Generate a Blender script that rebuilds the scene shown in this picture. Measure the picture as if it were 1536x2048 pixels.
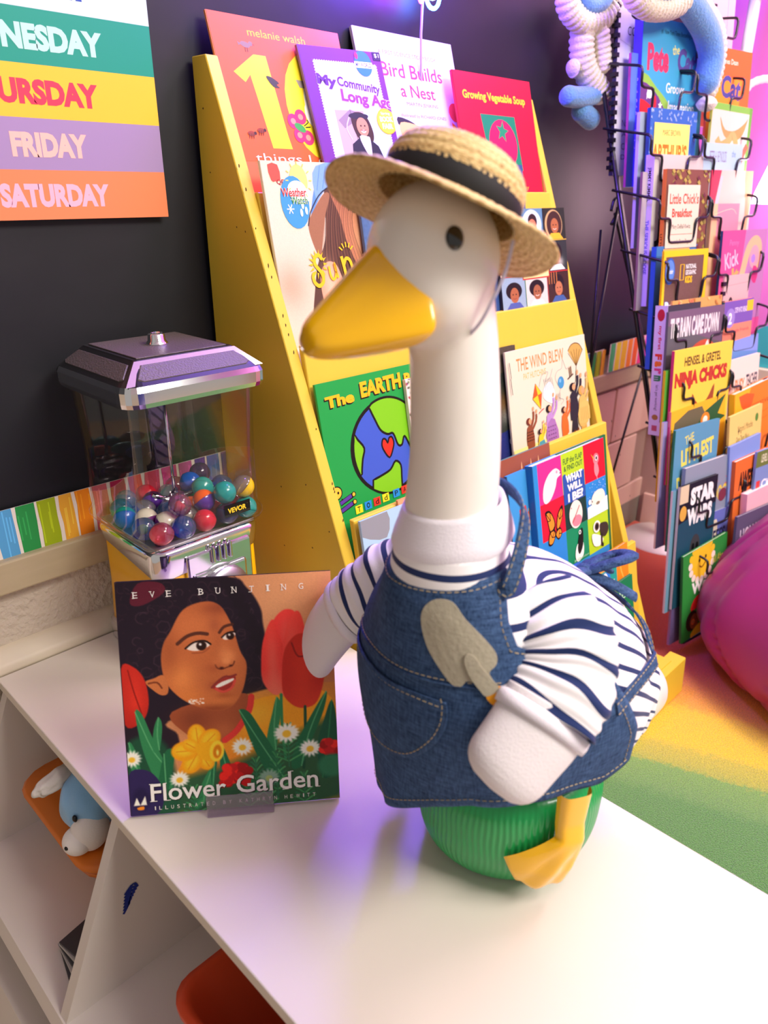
import bpy, bmesh, math, random
import numpy as np
from mathutils import Vector, Matrix, noise
from mathutils.bvhtree import BVHTree
SC = bpy.context.scene
for o in list(bpy.data.objects): bpy.data.objects.remove(o)
ZC = 1.02                      # eye height above the floor
TAU = math.tau
# ---------------------------------------------------------------- camera
cd = bpy.data.cameras.new('camera'); cam = bpy.data.objects.new('camera', cd); SC.collection.objects.link(cam)
cam.matrix_world = Matrix(((0.7062, 0.2804, -0.6508, 0), (-0.7080, 0.2838, -0.6461, 0), (0.0036, 0.9170, 0.3987, ZC), (0, 0, 0, 1)))
cd.sensor_fit = 'HORIZONTAL'; cd.sensor_width = 36.0; cd.lens = 1485.9/1536*36
cd.clip_start = 0.02; cd.clip_end = 50
cd.dof.use_dof = True; cd.dof.focus_distance = 1.0; cd.dof.aperture_fstop = 7.5
SC.camera = cam
# ---------------------------------------------------------------- world and lights
w = bpy.data.worlds.new('world'); SC.world = w; w.use_nodes = True
w.node_tree.nodes['Background'].inputs[0].default_value = (1.0, 0.93, 0.86, 1)
w.node_tree.nodes['Background'].inputs[1].default_value = 0.36
def area(name, loc, target, size, energy, color, sy=None):
    l = bpy.data.lights.new(name, 'AREA'); l.energy = energy; l.color = color; l.size = size
    if sy: l.shape = 'RECTANGLE'; l.size_y = sy
    o = bpy.data.objects.new(name, l); SC.collection.objects.link(o); o.location = loc
    o.rotation_euler = (Vector(target)-Vector(loc)).to_track_quat('-Z', 'Y').to_euler(); return o
area('ceiling_light', (1.1, -1.35, 2.5), (0.7, 0.5, 0.5), 1.3, 68, (1.0, 0.94, 0.86), 0.7)
area('ceiling_light_far', (2.0, 0.1, 2.75), (1.2, 0.5, 0.5), 1.2, 44, (1.0, 0.92, 0.84), 0.6)
def point(name, loc, energy, color, r=0.02):
    l = bpy.data.lights.new(name, 'POINT'); l.energy = energy; l.color = color; l.shadow_soft_size = r
    o = bpy.data.objects.new(name, l); SC.collection.objects.link(o); o.location = loc; return o
point('string_light_blue_glow', (1.07, 0.965, ZC+0.345), 12.0, (0.15, 0.06, 1.0), 0.045)
point('added_violet_glow', (1.0, 0.94, ZC+0.56), 26.0, (0.26, 0.10, 1.0), 0.10)  # extra unseen light, added to strengthen the violet patch on the tabletop
point('pink_lamp_glow', (2.06, 0.72, ZC+0.62), 2.8, (1.0, 0.45, 0.80), 0.09)
point('added_rose_fill', (1.87, 0.87, ZC-0.03), 3.4, (1.0, 0.68, 0.72), 0.16)  # fill light added behind the rack to brighten the black paper
point('added_violet_wall_fill', (1.66, 0.80, ZC+0.55), 1.4, (0.45, 0.22, 1.0), 0.05)  # added fill above the rack, no lamp stands here
SC.view_settings.view_transform = 'Standard'; SC.view_settings.look = 'None'
SC.view_settings.exposure = 0.26; SC.view_settings.gamma = 1.0; SC.view_settings.use_curve_mapping = False
# ---------------------------------------------------------------- helpers
def lin(h):
    if not isinstance(h, str): return tuple(h[:3])
    h = h.lstrip('#'); c = [int(h[i:i+2], 16)/255 for i in (0, 2, 4)]
    return tuple(x/12.92 if x <= 0.04045 else ((x+0.055)/1.055)**2.4 for x in c)
MATS = {}
def mat(name, col='#808080', rough=0.5, metal=0.0, noise_scale=None, noise_amt=0.06, bump=None, coat=0.0, trans=0.0, emit=None, estr=0.0, ior=1.45, spec=0.5, stretch=None, sheen=0.0):
    if name in MATS: return MATS[name]
    m = bpy.data.materials.new(name); m.use_nodes = True; nt = m.node_tree; b = nt.nodes['Principled BSDF']
    c = lin(col)
    b.inputs['Base Color'].default_value = (*c, 1); b.inputs['Roughness'].default_value = rough; b.inputs['Metallic'].default_value = metal
    b.inputs['Coat Weight'].default_value = coat; b.inputs['Transmission Weight'].default_value = trans; b.inputs['IOR'].default_value = ior
    b.inputs['Specular IOR Level'].default_value = spec; b.inputs['Sheen Weight'].default_value = sheen
    if emit: b.inputs['Emission Color'].default_value = (*lin(emit), 1); b.inputs['Emission Strength'].default_value = estr
    co = None
    if noise_scale or bump:
        tc = nt.nodes.new('ShaderNodeTexCoord'); co = tc.outputs['Object']
        if stretch:
            mp = nt.nodes.new('ShaderNodeMapping'); mp.inputs['Scale'].default_value = stretch; nt.links.new(co, mp.inputs[0]); co = mp.outputs[0]
    if noise_scale:
        n = nt.nodes.new('ShaderNodeTexNoise'); n.inputs['Scale'].default_value = noise_scale; n.inputs['Detail'].default_value = 4
        nt.links.new(co, n.inputs['Vector'])
        mx = nt.nodes.new('ShaderNodeMix'); mx.data_type = 'RGBA'; nt.links.new(n.outputs[0], mx.inputs[0])
        mx.inputs[6].default_value = (*[max(0, x*(1-noise_amt)) for x in c], 1); mx.inputs[7].default_value = (*[min(1, x*(1+noise_amt)) for x in c], 1)
        nt.links.new(mx.outputs[2], b.inputs['Base Color'])
    if bump:
        n2 = nt.nodes.new('ShaderNodeTexNoise'); n2.inputs['Scale'].default_value = bump[0]; n2.inputs['Detail'].default_value = 3
        nt.links.new(co, n2.inputs['Vector'])
        bp = nt.nodes.new('ShaderNodeBump'); bp.inputs['Strength'].default_value = bump[1]; bp.inputs['Distance'].default_value = bump[2]
        nt.links.new(n2.outputs[0], bp.inputs['Height']); nt.links.new(bp.outputs[0], b.inputs['Normal'])
    MATS[name] = m; return m
def print_mat(name='printed_paper', rough=0.5, coat=0.0, att='Col'):
    if name in MATS: return MATS[name]
    m = bpy.data.materials.new(name); m.use_nodes = True; nt = m.node_tree; b = nt.nodes['Principled BSDF']
    a = nt.nodes.new('ShaderNodeAttribute'); a.attribute_name = att; nt.links.new(a.outputs['Color'], b.inputs['Base Color'])
    b.inputs['Roughness'].default_value = rough; b.inputs['Specular IOR Level'].default_value = .25; b.inputs['Coat Weight'].default_value = coat; MATS[name] = m; return m
def tag(o, label=None, cat=None, group=None, kind=None):
    if label: o['label'] = label
    if cat: o['category'] = cat
    if group: o['group'] = group
    if kind: o['kind'] = kind
    return o
def link(o, parent=None):
    SC.collection.objects.link(o)
    if parent is not None: o.parent = parent
    return o
def empty(name, loc=(0, 0, 0), rz=0.0, mw=None):
    o = bpy.data.objects.new(name, None); o.empty_display_size = 0.02; link(o)
    if mw is not None: o.matrix_world = mw
    else: o.location = loc; o.rotation_euler = (0, 0, rz)
    return o
def obj(name, bm, m, parent=None, smooth=False, loc=None):
    me = bpy.data.meshes.new(name)
    if isinstance(bm, bmesh.types.BMesh): bm.to_mesh(me); bm.free()
    else: me.from_pydata([tuple(v) for v in bm[0]], [], bm[1]); me.update()
    for k in (m if isinstance(m, (list, tuple)) else [m]): me.materials.append(k)
    if smooth: me.polygons.foreach_set('use_smooth', [True]*len(me.polygons))
    o = bpy.data.objects.new(name, me); link(o, parent)
    if loc: o.location = loc
    return o
def box(bm, x0, y0, z0, x1, y1, z1, bevel=0.0, mi=0):
    n0 = len(bm.verts)
    vs = [bm.verts.new((x, y, z)) for z in (z0, z1) for y in (y0, y1) for x in (x0, x1)]
    fs = [bm.faces.new([vs[i] for i in q]) for q in ((0, 2, 3, 1), (4, 5, 7, 6), (0, 1, 5, 4), (2, 6, 7, 3), (0, 4, 6, 2), (1, 3, 7, 5))]
    for f in fs: f.material_index = mi
    if bevel:
        es = {e for f in fs for e in f.edges}
        bmesh.ops.bevel(bm, geom=list(es), offset=bevel, segments=2, affect='EDGES', profile=0.5)
    return vs
def boxm(x0, y0, z0, x1, y1, z1, bevel=0.0):
    bm = bmesh.new(); box(bm, x0, y0, z0, x1, y1, z1, bevel); return bm
def hexa(bm, pts):   # 8 points: bottom ring 4, top ring 4
    vs = [bm.verts.new(p) for p in pts]
    for q in ((3, 2, 1, 0), (4, 5, 6, 7), (0, 1, 5, 4), (1, 2, 6, 5), (2, 3, 7, 6), (3, 0, 4, 7)): bm.faces.new([vs[i] for i in q])
def tube(bm, path, r, n=10, cap=True, closed=False, flat=1.0, up=None):
    P = [Vector(p) for p in path]; N = len(P); rings = []
    rr = r if isinstance(r, (list, tuple)) else [r]*N
    prev = None
    for i, p in enumerate(P):
        if closed: t = (P[(i+1) % N]-P[i-1]).normalized()
        else: t = (P[min(i+1, N-1)]-P[max(i-1, 0)]).normalized()
        if prev is None:
            a = Vector(up) if up else (Vector((0, 0, 1)) if abs(t.z) < 0.9 else Vector((1, 0, 0)))
            u = (a - t*a.dot(t)).normalized()
        else: u = (prev - t*prev.dot(t)).normalized()
        prev = u; v = t.cross(u)
        rings.append([bm.verts.new(p + (u*math.cos(k*TAU/n)*flat + v*math.sin(k*TAU/n))*rr[i]) for k in range(n)])
    M = N if closed else N-1
    for i in range(M):
        a, b = rings[i], rings[(i+1) % N]
        for k in range(n): bm.faces.new((a[k], a[(k+1) % n], b[(k+1) % n], b[k]))
    if cap and not closed:
        bm.faces.new(rings[0][::-1]); bm.faces.new(rings[-1])
    return rings
def tubem(path, r, **k): bm = bmesh.new(); tube(bm, path, r, **k); return bm
def lathe(bm, prof, n=32, c=(0, 0, 0), sx=1.0, sy=1.0, cap=True, sq=2.0):
    rings = []
    for r, z in prof:
        ring = []
        for k in range(n):
            a = k*TAU/n; ca, sa = math.cos(a), math.sin(a)
            q = 1.0 if sq == 2.0 else (abs(ca)**sq+abs(sa)**sq)**(-1/sq)
            ring.append(bm.verts.new((c[0]+r*q*ca*sx, c[1]+r*q*sa*sy, c[2]+z)))
        rings.append(ring)
    for a, b in zip(rings, rings[1:]):
        for k in range(n): bm.faces.new((a[k], a[(k+1) % n], b[(k+1) % n], b[k]))
    if cap: bm.faces.new(rings[0][::-1]); bm.faces.new(rings[-1])
    return rings
def catmull(pts, n=6, closed=False):
    P = [np.array(p, float) for p in pts]; N = len(P); out = []
    for i in range(N if closed else N-1):
        if closed: a, b, c, d = P[i-1], P[i], P[(i+1) % N], P[(i+2) % N]
        else: a, b, c, d = P[max(i-1, 0)], P[i], P[i+1], P[min(i+2, N-1)]
        for k in range(n):
            t = k/n; out.append(0.5*((2*b)+(c-a)*t+(2*a-5*b+4*c-d)*t*t+(3*b-a-3*c+d)*t**3))
    if not closed: out.append(P[-1])
    return out
def ss(a, b, x): t = min(1, max(0, (x-a)/(b-a))); return t*t*(3-2*t)
# ---------------------------------------------------------------- flat print as thin coloured geometry
TXT = {}
def glyphs(s, bold=0.0, shear=0.0, spacing=1.0):
    k = (s, bold, shear, spacing)
    if k in TXT: return TXT[k]
    cu = bpy.data.curves.new('t', 'FONT'); cu.body = s; cu.offset = bold; cu.shear = shear; cu.resolution_u = 3; cu.space_character = spacing
    cu.space_line = 0.9
    o = bpy.data.objects.new('t', cu); SC.collection.objects.link(o)
    dg = bpy.context.evaluated_depsgraph_get(); me = o.evaluated_get(dg).to_mesh()
    V = [(v.co.x, v.co.y) for v in me.vertices]; F = [tuple(p.vertices) for p in me.polygons]
    o.evaluated_get(dg).to_mesh_clear(); bpy.data.objects.remove(o); bpy.data.curves.remove(cu)
    if V:
        xs = [v[0] for v in V]; ys = [v[1] for v in V]; x0, x1, y0, y1 = min(xs), max(xs), min(ys), max(ys)
        V = [((x-x0)/(x1-x0+1e-9), (y-y0)/(y1-y0+1e-9)) for x, y in V]
    TXT[k] = (V, F); return V, F
class Art:
    """print on a flat face; u to the right, v DOWN, both 0..1 over w x h metres"""
    def __init__(s, w, h, bg=None, step=2.2e-5):
        s.w, s.h, s.V, s.F, s.C, s.z, s.st = w, h, [], [], [], 1e-4, step
        if bg: s.rect(0, 0, 1, 1, bg)
    def add(s, pts, faces, col):
        pts = [(min(1, max(0, u)), min(1, max(0, v))) for u, v in pts]; n = len(s.V); c = lin(col); s.V += [(u*s.w, s.h*(1-v), s.z) for u, v in pts]
        s.F += [tuple(n+i for i in f) for f in faces]; s.C += [c]*len(faces); s.z += s.st
    def poly(s, pts, col, smooth=0):
        if smooth: pts = [tuple(p) for p in catmull(pts, smooth, True)]
        for ax, lim, sg in ((0, 0, 1), (0, 1, -1), (1, 0, 1), (1, 1, -1)):   # clip to the sheet
            if all((p[ax]-lim)*sg >= 0 for p in pts): continue
            o = []
            for i in range(len(pts)):
                a, b = pts[i-1], pts[i]; da, db = (a[ax]-lim)*sg, (b[ax]-lim)*sg
                if (da >= 0) != (db >= 0): t = da/(da-db); o.append((a[0]+(b[0]-a[0])*t, a[1]+(b[1]-a[1])*t))
                if db >= 0: o.append(b)
            pts = o
            if len(pts) < 3: return
        n = len(pts); ar = sum(pts[i][0]*pts[(i+1) % n][1]-pts[(i+1) % n][0]*pts[i][1] for i in range(n))
        if ar > 0: pts = pts[::-1]
        s.add(pts, [tuple(range(n))], col)
    def rect(s, x0, y0, x1, y1, col): s.add([(x0, y1), (x1, y1), (x1, y0), (x0, y0)], [(0, 1, 2, 3)], col)
    def ell(s, cx, cy, rx, ry, col, rot=0, n=22, a0=0, a1=360):
        cr, sr = math.cos(math.radians(rot)), math.sin(math.radians(rot)); k = s.w/s.h
        pts = []
        for i in range(n):
            a = math.radians(a0+(a1-a0)*i/(n if a1-a0 == 360 else n-1)); x, y = rx*math.cos(a), ry/k*math.sin(a)
            pts.append((cx+x*cr-y*sr, cy+(x*sr+y*cr)*k))
        s.poly(pts, col)
    def line(s, pts, wd, col, smooth=0, closed=False):
        if smooth: pts = [tuple(p) for p in catmull(pts, smooth, closed)]
        if closed: pts = list(pts)+[pts[0]]
        k = s.w/s.h; P = [(x, y/k) for x, y in pts]; L, R = [], []
        for i, (x, y) in enumerate(P):
            x0, y0 = P[max(i-1, 0)]; x1, y1 = P[min(i+1, len(P)-1)]
            if closed and i in (0, len(P)-1): x0, y0 = P[-2]; x1, y1 = P[1]
            dx, dy = x1-x0, y1-y0; d = math.hypot(dx, dy) or 1; nx, ny = -dy/d*wd/2, dx/d*wd/2
            L.append((x+nx, (y+ny)*k)); R.append((x-nx, (y-ny)*k))
        n = len(P); s.add(L+R, [(i, i+1, n+i+1, n+i) for i in range(n-1)], col)
    def text(s, t, x0, y0, x1, y1, col, bold=0.0, rot=0, shear=0.0, spacing=1.0, out=None, ow=0.03, arc=0.0):
        def put(b, c):
            V, F = glyphs(t, b, shear, spacing); k = s.w/s.h
            cx, cy = (x0+x1)/2, (y0+y1)/2; cr, sr = math.cos(math.radians(rot)), math.sin(math.radians(rot))
            g = (b-bold)*0.5*abs(y1-y0)
            pts = []
            for a, bb in V:
                x = (x0-g)+a*(x1-x0+2*g)-cx; y = ((y1+g)+(y0-y1-2*g)*bb-cy)/k - arc*(1-(2*a-1)**2)
                pts.append((cx+x*cr-y*sr, cy+(x*sr+y*cr)*k))
            s.add(pts, F, c)
        if out: put(bold+ow, out)
        put(bold, col)
    def star(s, cx, cy, r, col, n=5, inner=0.45, rot=0):
        k = s.w/s.h
        s.poly([(cx+r*(1 if i % 2 == 0 else inner)*math.sin(i*math.pi/n+rot), cy-r*k*(1 if i % 2 == 0 else inner)*math.cos(i*math.pi/n+rot)) for i in range(2*n)], col)
    def build(s, name, parent, m=None, loc=(0, 0, 0)):
        me = bpy.data.meshes.new(name); me.from_pydata(s.V, [], s.F); me.update()
        ca = me.color_attributes.new('Col', 'FLOAT_COLOR', 'CORNER'); arr = []
        for f, c in zip(s.F, s.C): arr += [c[0], c[1], c[2], 1.0]*len(f)
        ca.data.foreach_set('color', arr); me.materials.append(m or print_mat())
        o = bpy.data.objects.new(name, me); link(o, parent); o.location = loc; return o
class Paint:
    """numpy painting written to a fine grid of vertex colours; coordinates 0..1, v down"""
    def __init__(s, nx, ny, bg):
        s.nx, s.ny = nx, ny; s.a = np.zeros((ny, nx, 3)); s.a[:] = s.c(bg)
        s.U, s.V = np.meshgrid((np.arange(nx)+0.5)/nx, (np.arange(ny)+0.5)/ny); s.k = ny/nx
    def c(s, h): return np.array([int(h[i:i+2], 16)/255 for i in (1, 3, 5)]) if isinstance(h, str) else np.array(h)
    def blend(s, m, col, al=1.0): m = (m*al)[..., None]; s.a[:] = s.a*(1-m)+s.c(col)*m
    def ellm(s, cx, cy, rx, ry, rot=0, soft=0.02):
        x = s.U-cx; y = (s.V-cy)*s.k; cr, sr = math.cos(math.radians(rot)), math.sin(math.radians(rot))
        xx, yy = x*cr+y*sr, -x*sr+y*cr; d = np.sqrt((xx/rx)**2+(yy/(ry*s.k))**2)
        return np.clip((1-d)/(soft/min(rx, ry*s.k))+0.5, 0, 1)
    def ell(s, cx, cy, rx, ry, col, rot=0, soft=0.006, al=1.0): s.blend(s.ellm(cx, cy, rx, ry, rot, soft), col, al)
    def glow(s, cx, cy, rx, ry, col, al=0.5, rot=0):
        x = s.U-cx; y = (s.V-cy)*s.k; cr, sr = math.cos(math.radians(rot)), math.sin(math.radians(rot))
        xx, yy = x*cr+y*sr, -x*sr+y*cr; s.blend(np.exp(-((xx/rx)**2+(yy/(ry*s.k))**2)), col, al)
    def polym(s, pts, smooth=0, soft=0.004):
        if smooth: pts = [tuple(p) for p in catmull(pts, smooth, True)]
        xs = [p[0] for p in pts]; ys = [p[1] for p in pts]; ins = np.zeros(s.U.shape, bool); d = np.full(s.U.shape, 9.0)
        i0, i1 = max(0, int((min(ys)-.02)*s.ny)), min(s.ny, int((max(ys)+.02)*s.ny)+1); j0, j1 = max(0, int((min(xs)-.02)*s.nx)), min(s.nx, int((max(xs)+.02)*s.nx)+1)
        U, V = s.U[i0:i1, j0:j1], s.V[i0:i1, j0:j1]; I = np.zeros(U.shape, bool); D = np.full(U.shape, 9.0)
        for (ax, ay), (bx, by) in zip(pts, pts[1:]+pts[:1]):
            if ay != by: I ^= ((ay > V) != (by > V)) & (U < (bx-ax)*(V-ay)/(by-ay)+ax)
            dx, dy = bx-ax, (by-ay)*s.k; L = dx*dx+dy*dy+1e-12; t = np.clip(((U-ax)*dx+(V-ay)*s.k*dy)/L, 0, 1)
            D = np.minimum(D, np.hypot(U-ax-t*dx, (V-ay)*s.k-t*dy))
        m = np.zeros(s.U.shape); m[i0:i1, j0:j1] = np.clip(np.where(I, D, -D)/soft+0.5, 0, 1); return m
    def poly(s, pts, col, smooth=0, soft=0.004, al=1.0): s.blend(s.polym(pts, smooth, soft), col, al)
    def line(s, pts, wd, col, smooth=0, soft=0.003, al=1.0):
        if smooth: pts = [tuple(p) for p in catmull(pts, smooth)]
        xs = [p[0] for p in pts]; ys = [p[1] for p in pts]; g = wd+.01
        i0, i1 = max(0, int((min(ys)-g)*s.ny)), min(s.ny, int((max(ys)+g)*s.ny)+1); j0, j1 = max(0, int((min(xs)-g)*s.nx)), min(s.nx, int((max(xs)+g)*s.nx)+1)
        if i1 <= i0 or j1 <= j0: return
        U, V = s.U[i0:i1, j0:j1], s.V[i0:i1, j0:j1]; D = np.full(U.shape, 9.0)
        for (ax, ay), (bx, by) in zip(pts, pts[1:]):
            dx, dy = bx-ax, (by-ay)*s.k; L = dx*dx+dy*dy+1e-12; t = np.clip(((U-ax)*dx+(V-ay)*s.k*dy)/L, 0, 1)
            D = np.minimum(D, np.hypot(U-ax-t*dx, (V-ay)*s.k-t*dy))
        m = np.zeros(s.U.shape); m[i0:i1, j0:j1] = np.clip((wd/2-D)/soft+0.5, 0, 1); s.blend(m, col, al)
    def grain(s, amt, seed=1):
        r = np.random.RandomState(seed); s.a[:] = np.clip(s.a*(1+amt*(r.rand(s.ny, s.nx, 1)-0.5)), 0, 1)
    def build(s, name, w, h, parent, m=None, z=1e-4):
        nx, ny = s.nx, s.ny
        xs = np.concatenate([[0], (np.arange(nx)+0.5)/nx, [1]])*w; ys = h*(1-np.concatenate([[0], (np.arange(ny)+0.5)/ny, [1]]))
        A = np.pad(s.a, ((1, 1), (1, 1), (0, 0)), mode='edge'); A = np.where(A <= 0.04045, A/12.92, ((A+0.055)/1.055)**2.4)
        X, Y = np.meshgrid(xs, ys); H, W = X.shape; co = np.stack([X, Y, np.full_like(X, z)], -1).reshape(-1, 3)
        i = (np.arange(H-1)[:, None]*W+np.arange(W-1)[None]).ravel(); q = np.stack([i, i+W, i+W+1, i+1], -1)
        me = bpy.data.meshes.new(name); me.vertices.add(len(co)); me.vertices.foreach_set('co', co.ravel())
        me.loops.add(q.size); me.loops.foreach_set('vertex_index', q.ravel().astype(np.int32))
        me.polygons.add(len(q)); me.polygons.foreach_set('loop_start', np.arange(0, q.size, 4, dtype=np.int32)); me.update(calc_edges=True); me.validate()
        ca = me.color_attributes.new('Col', 'FLOAT_COLOR', 'POINT')
        ca.data.foreach_set('color', np.concatenate([A.reshape(-1, 3), np.ones((len(co), 1))], 1).ravel())
        me.materials.append(m or print_mat()); o = bpy.data.objects.new(name, me); link(o, parent); return o
def frame(origin, U, Up):
    U = Vector(U).normalized(); Up = Vector(Up); Up = (Up-U*Up.dot(U)).normalized(); N = U.cross(Up)
    m = Matrix((U, Up, N)).transposed().to_4x4(); m.translation = Vector(origin); return m
# ================================================================ the room
WY, WX = 1.02, 2.22
def struct(name, bm, m, parent=None, **k):
    o = obj(name, bm, m, parent, **k)
    if parent is None: o['kind'] = 'structure'
    return o
# black roll paper with soft creases, glossy enough to pick up the coloured lamps
black_paper = mat('black_roll_paper', '#15161b', 0.48, noise_scale=3, noise_amt=0.3, bump=(5, 0.25, 0.01))
plaster = mat('rough_plaster', '#cdbfae', 0.8, bump=(95, 0.9, 0.006), noise_scale=30, noise_amt=0.05)
trimw = mat('cream_trim_paint', '#d8cbb4', 0.45, noise_scale=25, noise_amt=0.06)
woodstrip = mat('beige_chair_rail_wood', '#b9a988', 0.5, noise_scale=12, noise_amt=0.12, stretch=(1, 1, 8))
struct('wall_back', boxm(-1.2, WY, 0, WX+.1, WY+.1, 2.8), plaster)
struct('wall_right', boxm(WX, -1.6, 0, WX+.1, WY, 2.8), mat('pink_paper', '#e27ad2', 0.55, noise_scale=2, noise_amt=0.05))
struct('ceiling', boxm(-1.2, -1.6, 2.8, WX+.1, WY+.1, 2.9), mat('white_ceiling', '#e8e4dc', 0.9))
struct('floor', boxm(-1.2, -1.6, -0.05, WX+.1, WY+.1, 0), mat('tan_floor_tile', '#b79d78', 0.5, noise_scale=6, noise_amt=0.1))
# black paper: a thin sheet with wavy relief, from the border up
bm = bmesh.new(); nx, nz = 90, 40
def pz(x, z): return WY-0.004-0.004*noise.noise(Vector((x*2.3, z*1.7, 3)))-0.0035*noise.noise(Vector((x*7, z*4, 8)))
g = [[bm.verts.new((-1.2+(WX+1.2)*i/nx, pz(-1.2+(WX+1.2)*i/nx, ZC-.42+1.9*k/nz), ZC-.42+1.9*k/nz)) for i in range(nx+1)] for k in range(nz+1)]
for k in range(nz):
    for i in range(nx): bm.faces.new((g[k][i], g[k][i+1], g[k+1][i+1], g[k+1][i]))
o = obj('paper_backdrop', bm, black_paper, smooth=True); tag(o, 'black roll paper covering the back wall behind the yellow bookcase', 'paper')
# chair rail wood strip, moulded trim above the cabinet
struct('trim_1', boxm(-1.2, WY-.022, ZC-.516, WX, WY, ZC-.468, .003), woodstrip)
bm = bmesh.new()
prof = [(WY, ZC-.602), (WY-.012, ZC-.604), (WY-.016, ZC-.612), (WY-.024, ZC-.616), (WY-.030, ZC-.628), (WY-.028, ZC-.636), (WY, ZC-.637)]
ra = [bm.verts.new((-1.2, y, z)) for y, z in prof]; rb = [bm.verts.new((.636, y, z)) for y, z in prof]
for i in range(len(prof)-1): bm.faces.new((ra[i], ra[i+1], rb[i+1], rb[i]))
struct('trim_2', bm, trimw, smooth=True)
struct('baseboard_back', boxm(-1.2, WY-.014, 0, WX, WY, .095, .003), mat('grey_baseboard', '#8b8378', .5))
# the painted stripe border: printed paper strip
def border(name, length, seq, seed, pitch=.031, hh=.071):
    a = Art(length, hh, '#f3e9df'); r = random.Random(seed); x = 0.0; k = 0
    while x < length:
        wv = pitch*r.uniform(.85, 1.15); c = seq[k % len(seq)]; g = .0035
        u0, u1 = (x+g)/length, min(1, (x+wv-g*.4)/length); j = [r.uniform(-.0012, .0012)/length for _ in range(8)]
        a.poly([(u0+j[0], 0), (u1+j[1], 0), (u1+j[2], .4), (u1+j[3], .75), (u1+j[4], 1), (u0+j[5], 1), (u0+j[6], .6), (u0+j[7], .3)], c)
        cc = [min(255, int(int(c[i:i+2], 16)*1.14)+8) for i in (1, 3, 5)]; c2 = '#%02x%02x%02x' % tuple(cc)
        for q in range(3):
            s = r.uniform(u0, u1-.002/length); a.rect(s, r.uniform(0, .3), s+.0018/length, r.uniform(.6, 1), c2)
        x += wv; k += 1
    return a
seq = ['#4a2a8c', '#5aa7dd', '#2f9a4e', '#a3b81c', '#f2b13a', '#f28a1e', '#e4707c', '#c22a5c', '#e8452a', '#d9566e', '#cf3f86', '#c0509a', '#5a2f9a', '#4a6fc0']
a = border('b', 1.62, seq, 4, .0262)
mw = frame((.248, WY-.010, ZC-.470), (1, 0, 0), (0, 0, 1)); e = empty('paper_border', mw=mw); tag(e, 'bright painted stripe border along the foot of the black paper', 'border')
obj('backing', boxm(0, 0, -.001, 1.62, .071, 0), mat('white_card', '#e8e0d6', .6), e); a.build('stripe_print', e)
a = border('b', .75, ['#e8452a', '#d9566e', '#5a2f9a', '#4a6fc0', '#3fae6a', '#f6e23a', '#f28a1e', '#f2572a', '#e8309a', '#d048c0'], 9, .034, .075)
# right of the bookcase the same border goes on
mw = frame((1.87, WY-.026, ZC-.462), (1, 0, 0), (0, 0, 1)); e = empty('paper_border', mw=mw); tag(e, 'short rainbow border piece seen between the yellow bookcase and the wire rack', 'border')
a = border('b', .34, ['#4fbf78', '#f2e437', '#f4c52a', '#f58a2c', '#f0622c', '#ea3d8c', '#e040c0', '#8a50d8'], 9, .031, .078)
obj('backing', boxm(0, 0, -.001, .34, .078, 0), mat('white_card'), e); a.build('stripe_print', e)
# right wall: teal scalloped border, rail, painted blocks
e = empty('scalloped_border', (WX-.004, 0, ZC-.455)); tag(e, 'teal scalloped glitter border low on the pink wall', 'border')
def scallop(length, hh, amp, n):
    pts = [(0, 0), (length, 0)]
    for i in range(n*8+1):
        t = 1-i/(n*8); pts.append((length*t, hh+amp*abs(math.sin(t*n*math.pi))))
    return pts
bm = bmesh.new(); vs = [bm.verts.new((0, -1.55+x, z)) for x, z in scallop(2.5, .085, .03, 26)]; f = bm.faces.new(vs)
r = bmesh.ops.extrude_face_region(bm, geom=[f]); bmesh.ops.translate(bm, verts=[v for v in r['geom'] if isinstance(v, bmesh.types.BMVert)], vec=(.003, 0, 0))
bmesh.ops.recalc_face_normals(bm, faces=bm.faces)
tealm = mat('teal_glitter', '#3fb3c0', .45, noise_scale=700, noise_amt=.35)
obj('scalloped_strip', bm, tealm, e)
struct('trim_3', boxm(WX-.022, -1.6, ZC-.505, WX, WY-.022, ZC-.456, .003), trimw)
blockm = mat('painted_block', '#e2bdae', .5, bump=(60, .3, .002))
gw = struct('trim_4', boxm(WX-.004, -1.6, 0, WX, WY, ZC-.505), mat('block_joint', '#b3968a', .8))
bmk = boxm(0, 0, 0, .012, .392, .194, .003); proto = None
for row in range(3):
    z0 = ZC-.508-.2*(row+1)
    y = WY-.03-(.2 if row % 2 else .0)
    while y > -.6:
        if proto is None: proto = obj('block', bmk, blockm, gw); o = proto
        else: o = proto.copy(); SC.collection.objects.link(o); o.parent = gw
        o.location = (WX-.0155, y-.392, z0+.003); y -= .398
proto2 = None
gb = struct('trim_5', boxm(.66, WY-.004, 0, WX, WY, ZC-.52), mat('block_joint'))
for row in range(3):
    for i in range(4):
        x0 = 1.20+.27*i
        if proto2 is None: proto2 = obj('block', boxm(0, 0, 0, .262, .010, .162, .003), blockm, gb); o = proto2
        else: o = proto2.copy(); SC.collection.objects.link(o); o.parent = gb
        o.location = (x0-(.10 if row % 2 else 0)-.04, WY-.0135, ZC-.522-.168*(row+1))
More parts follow.
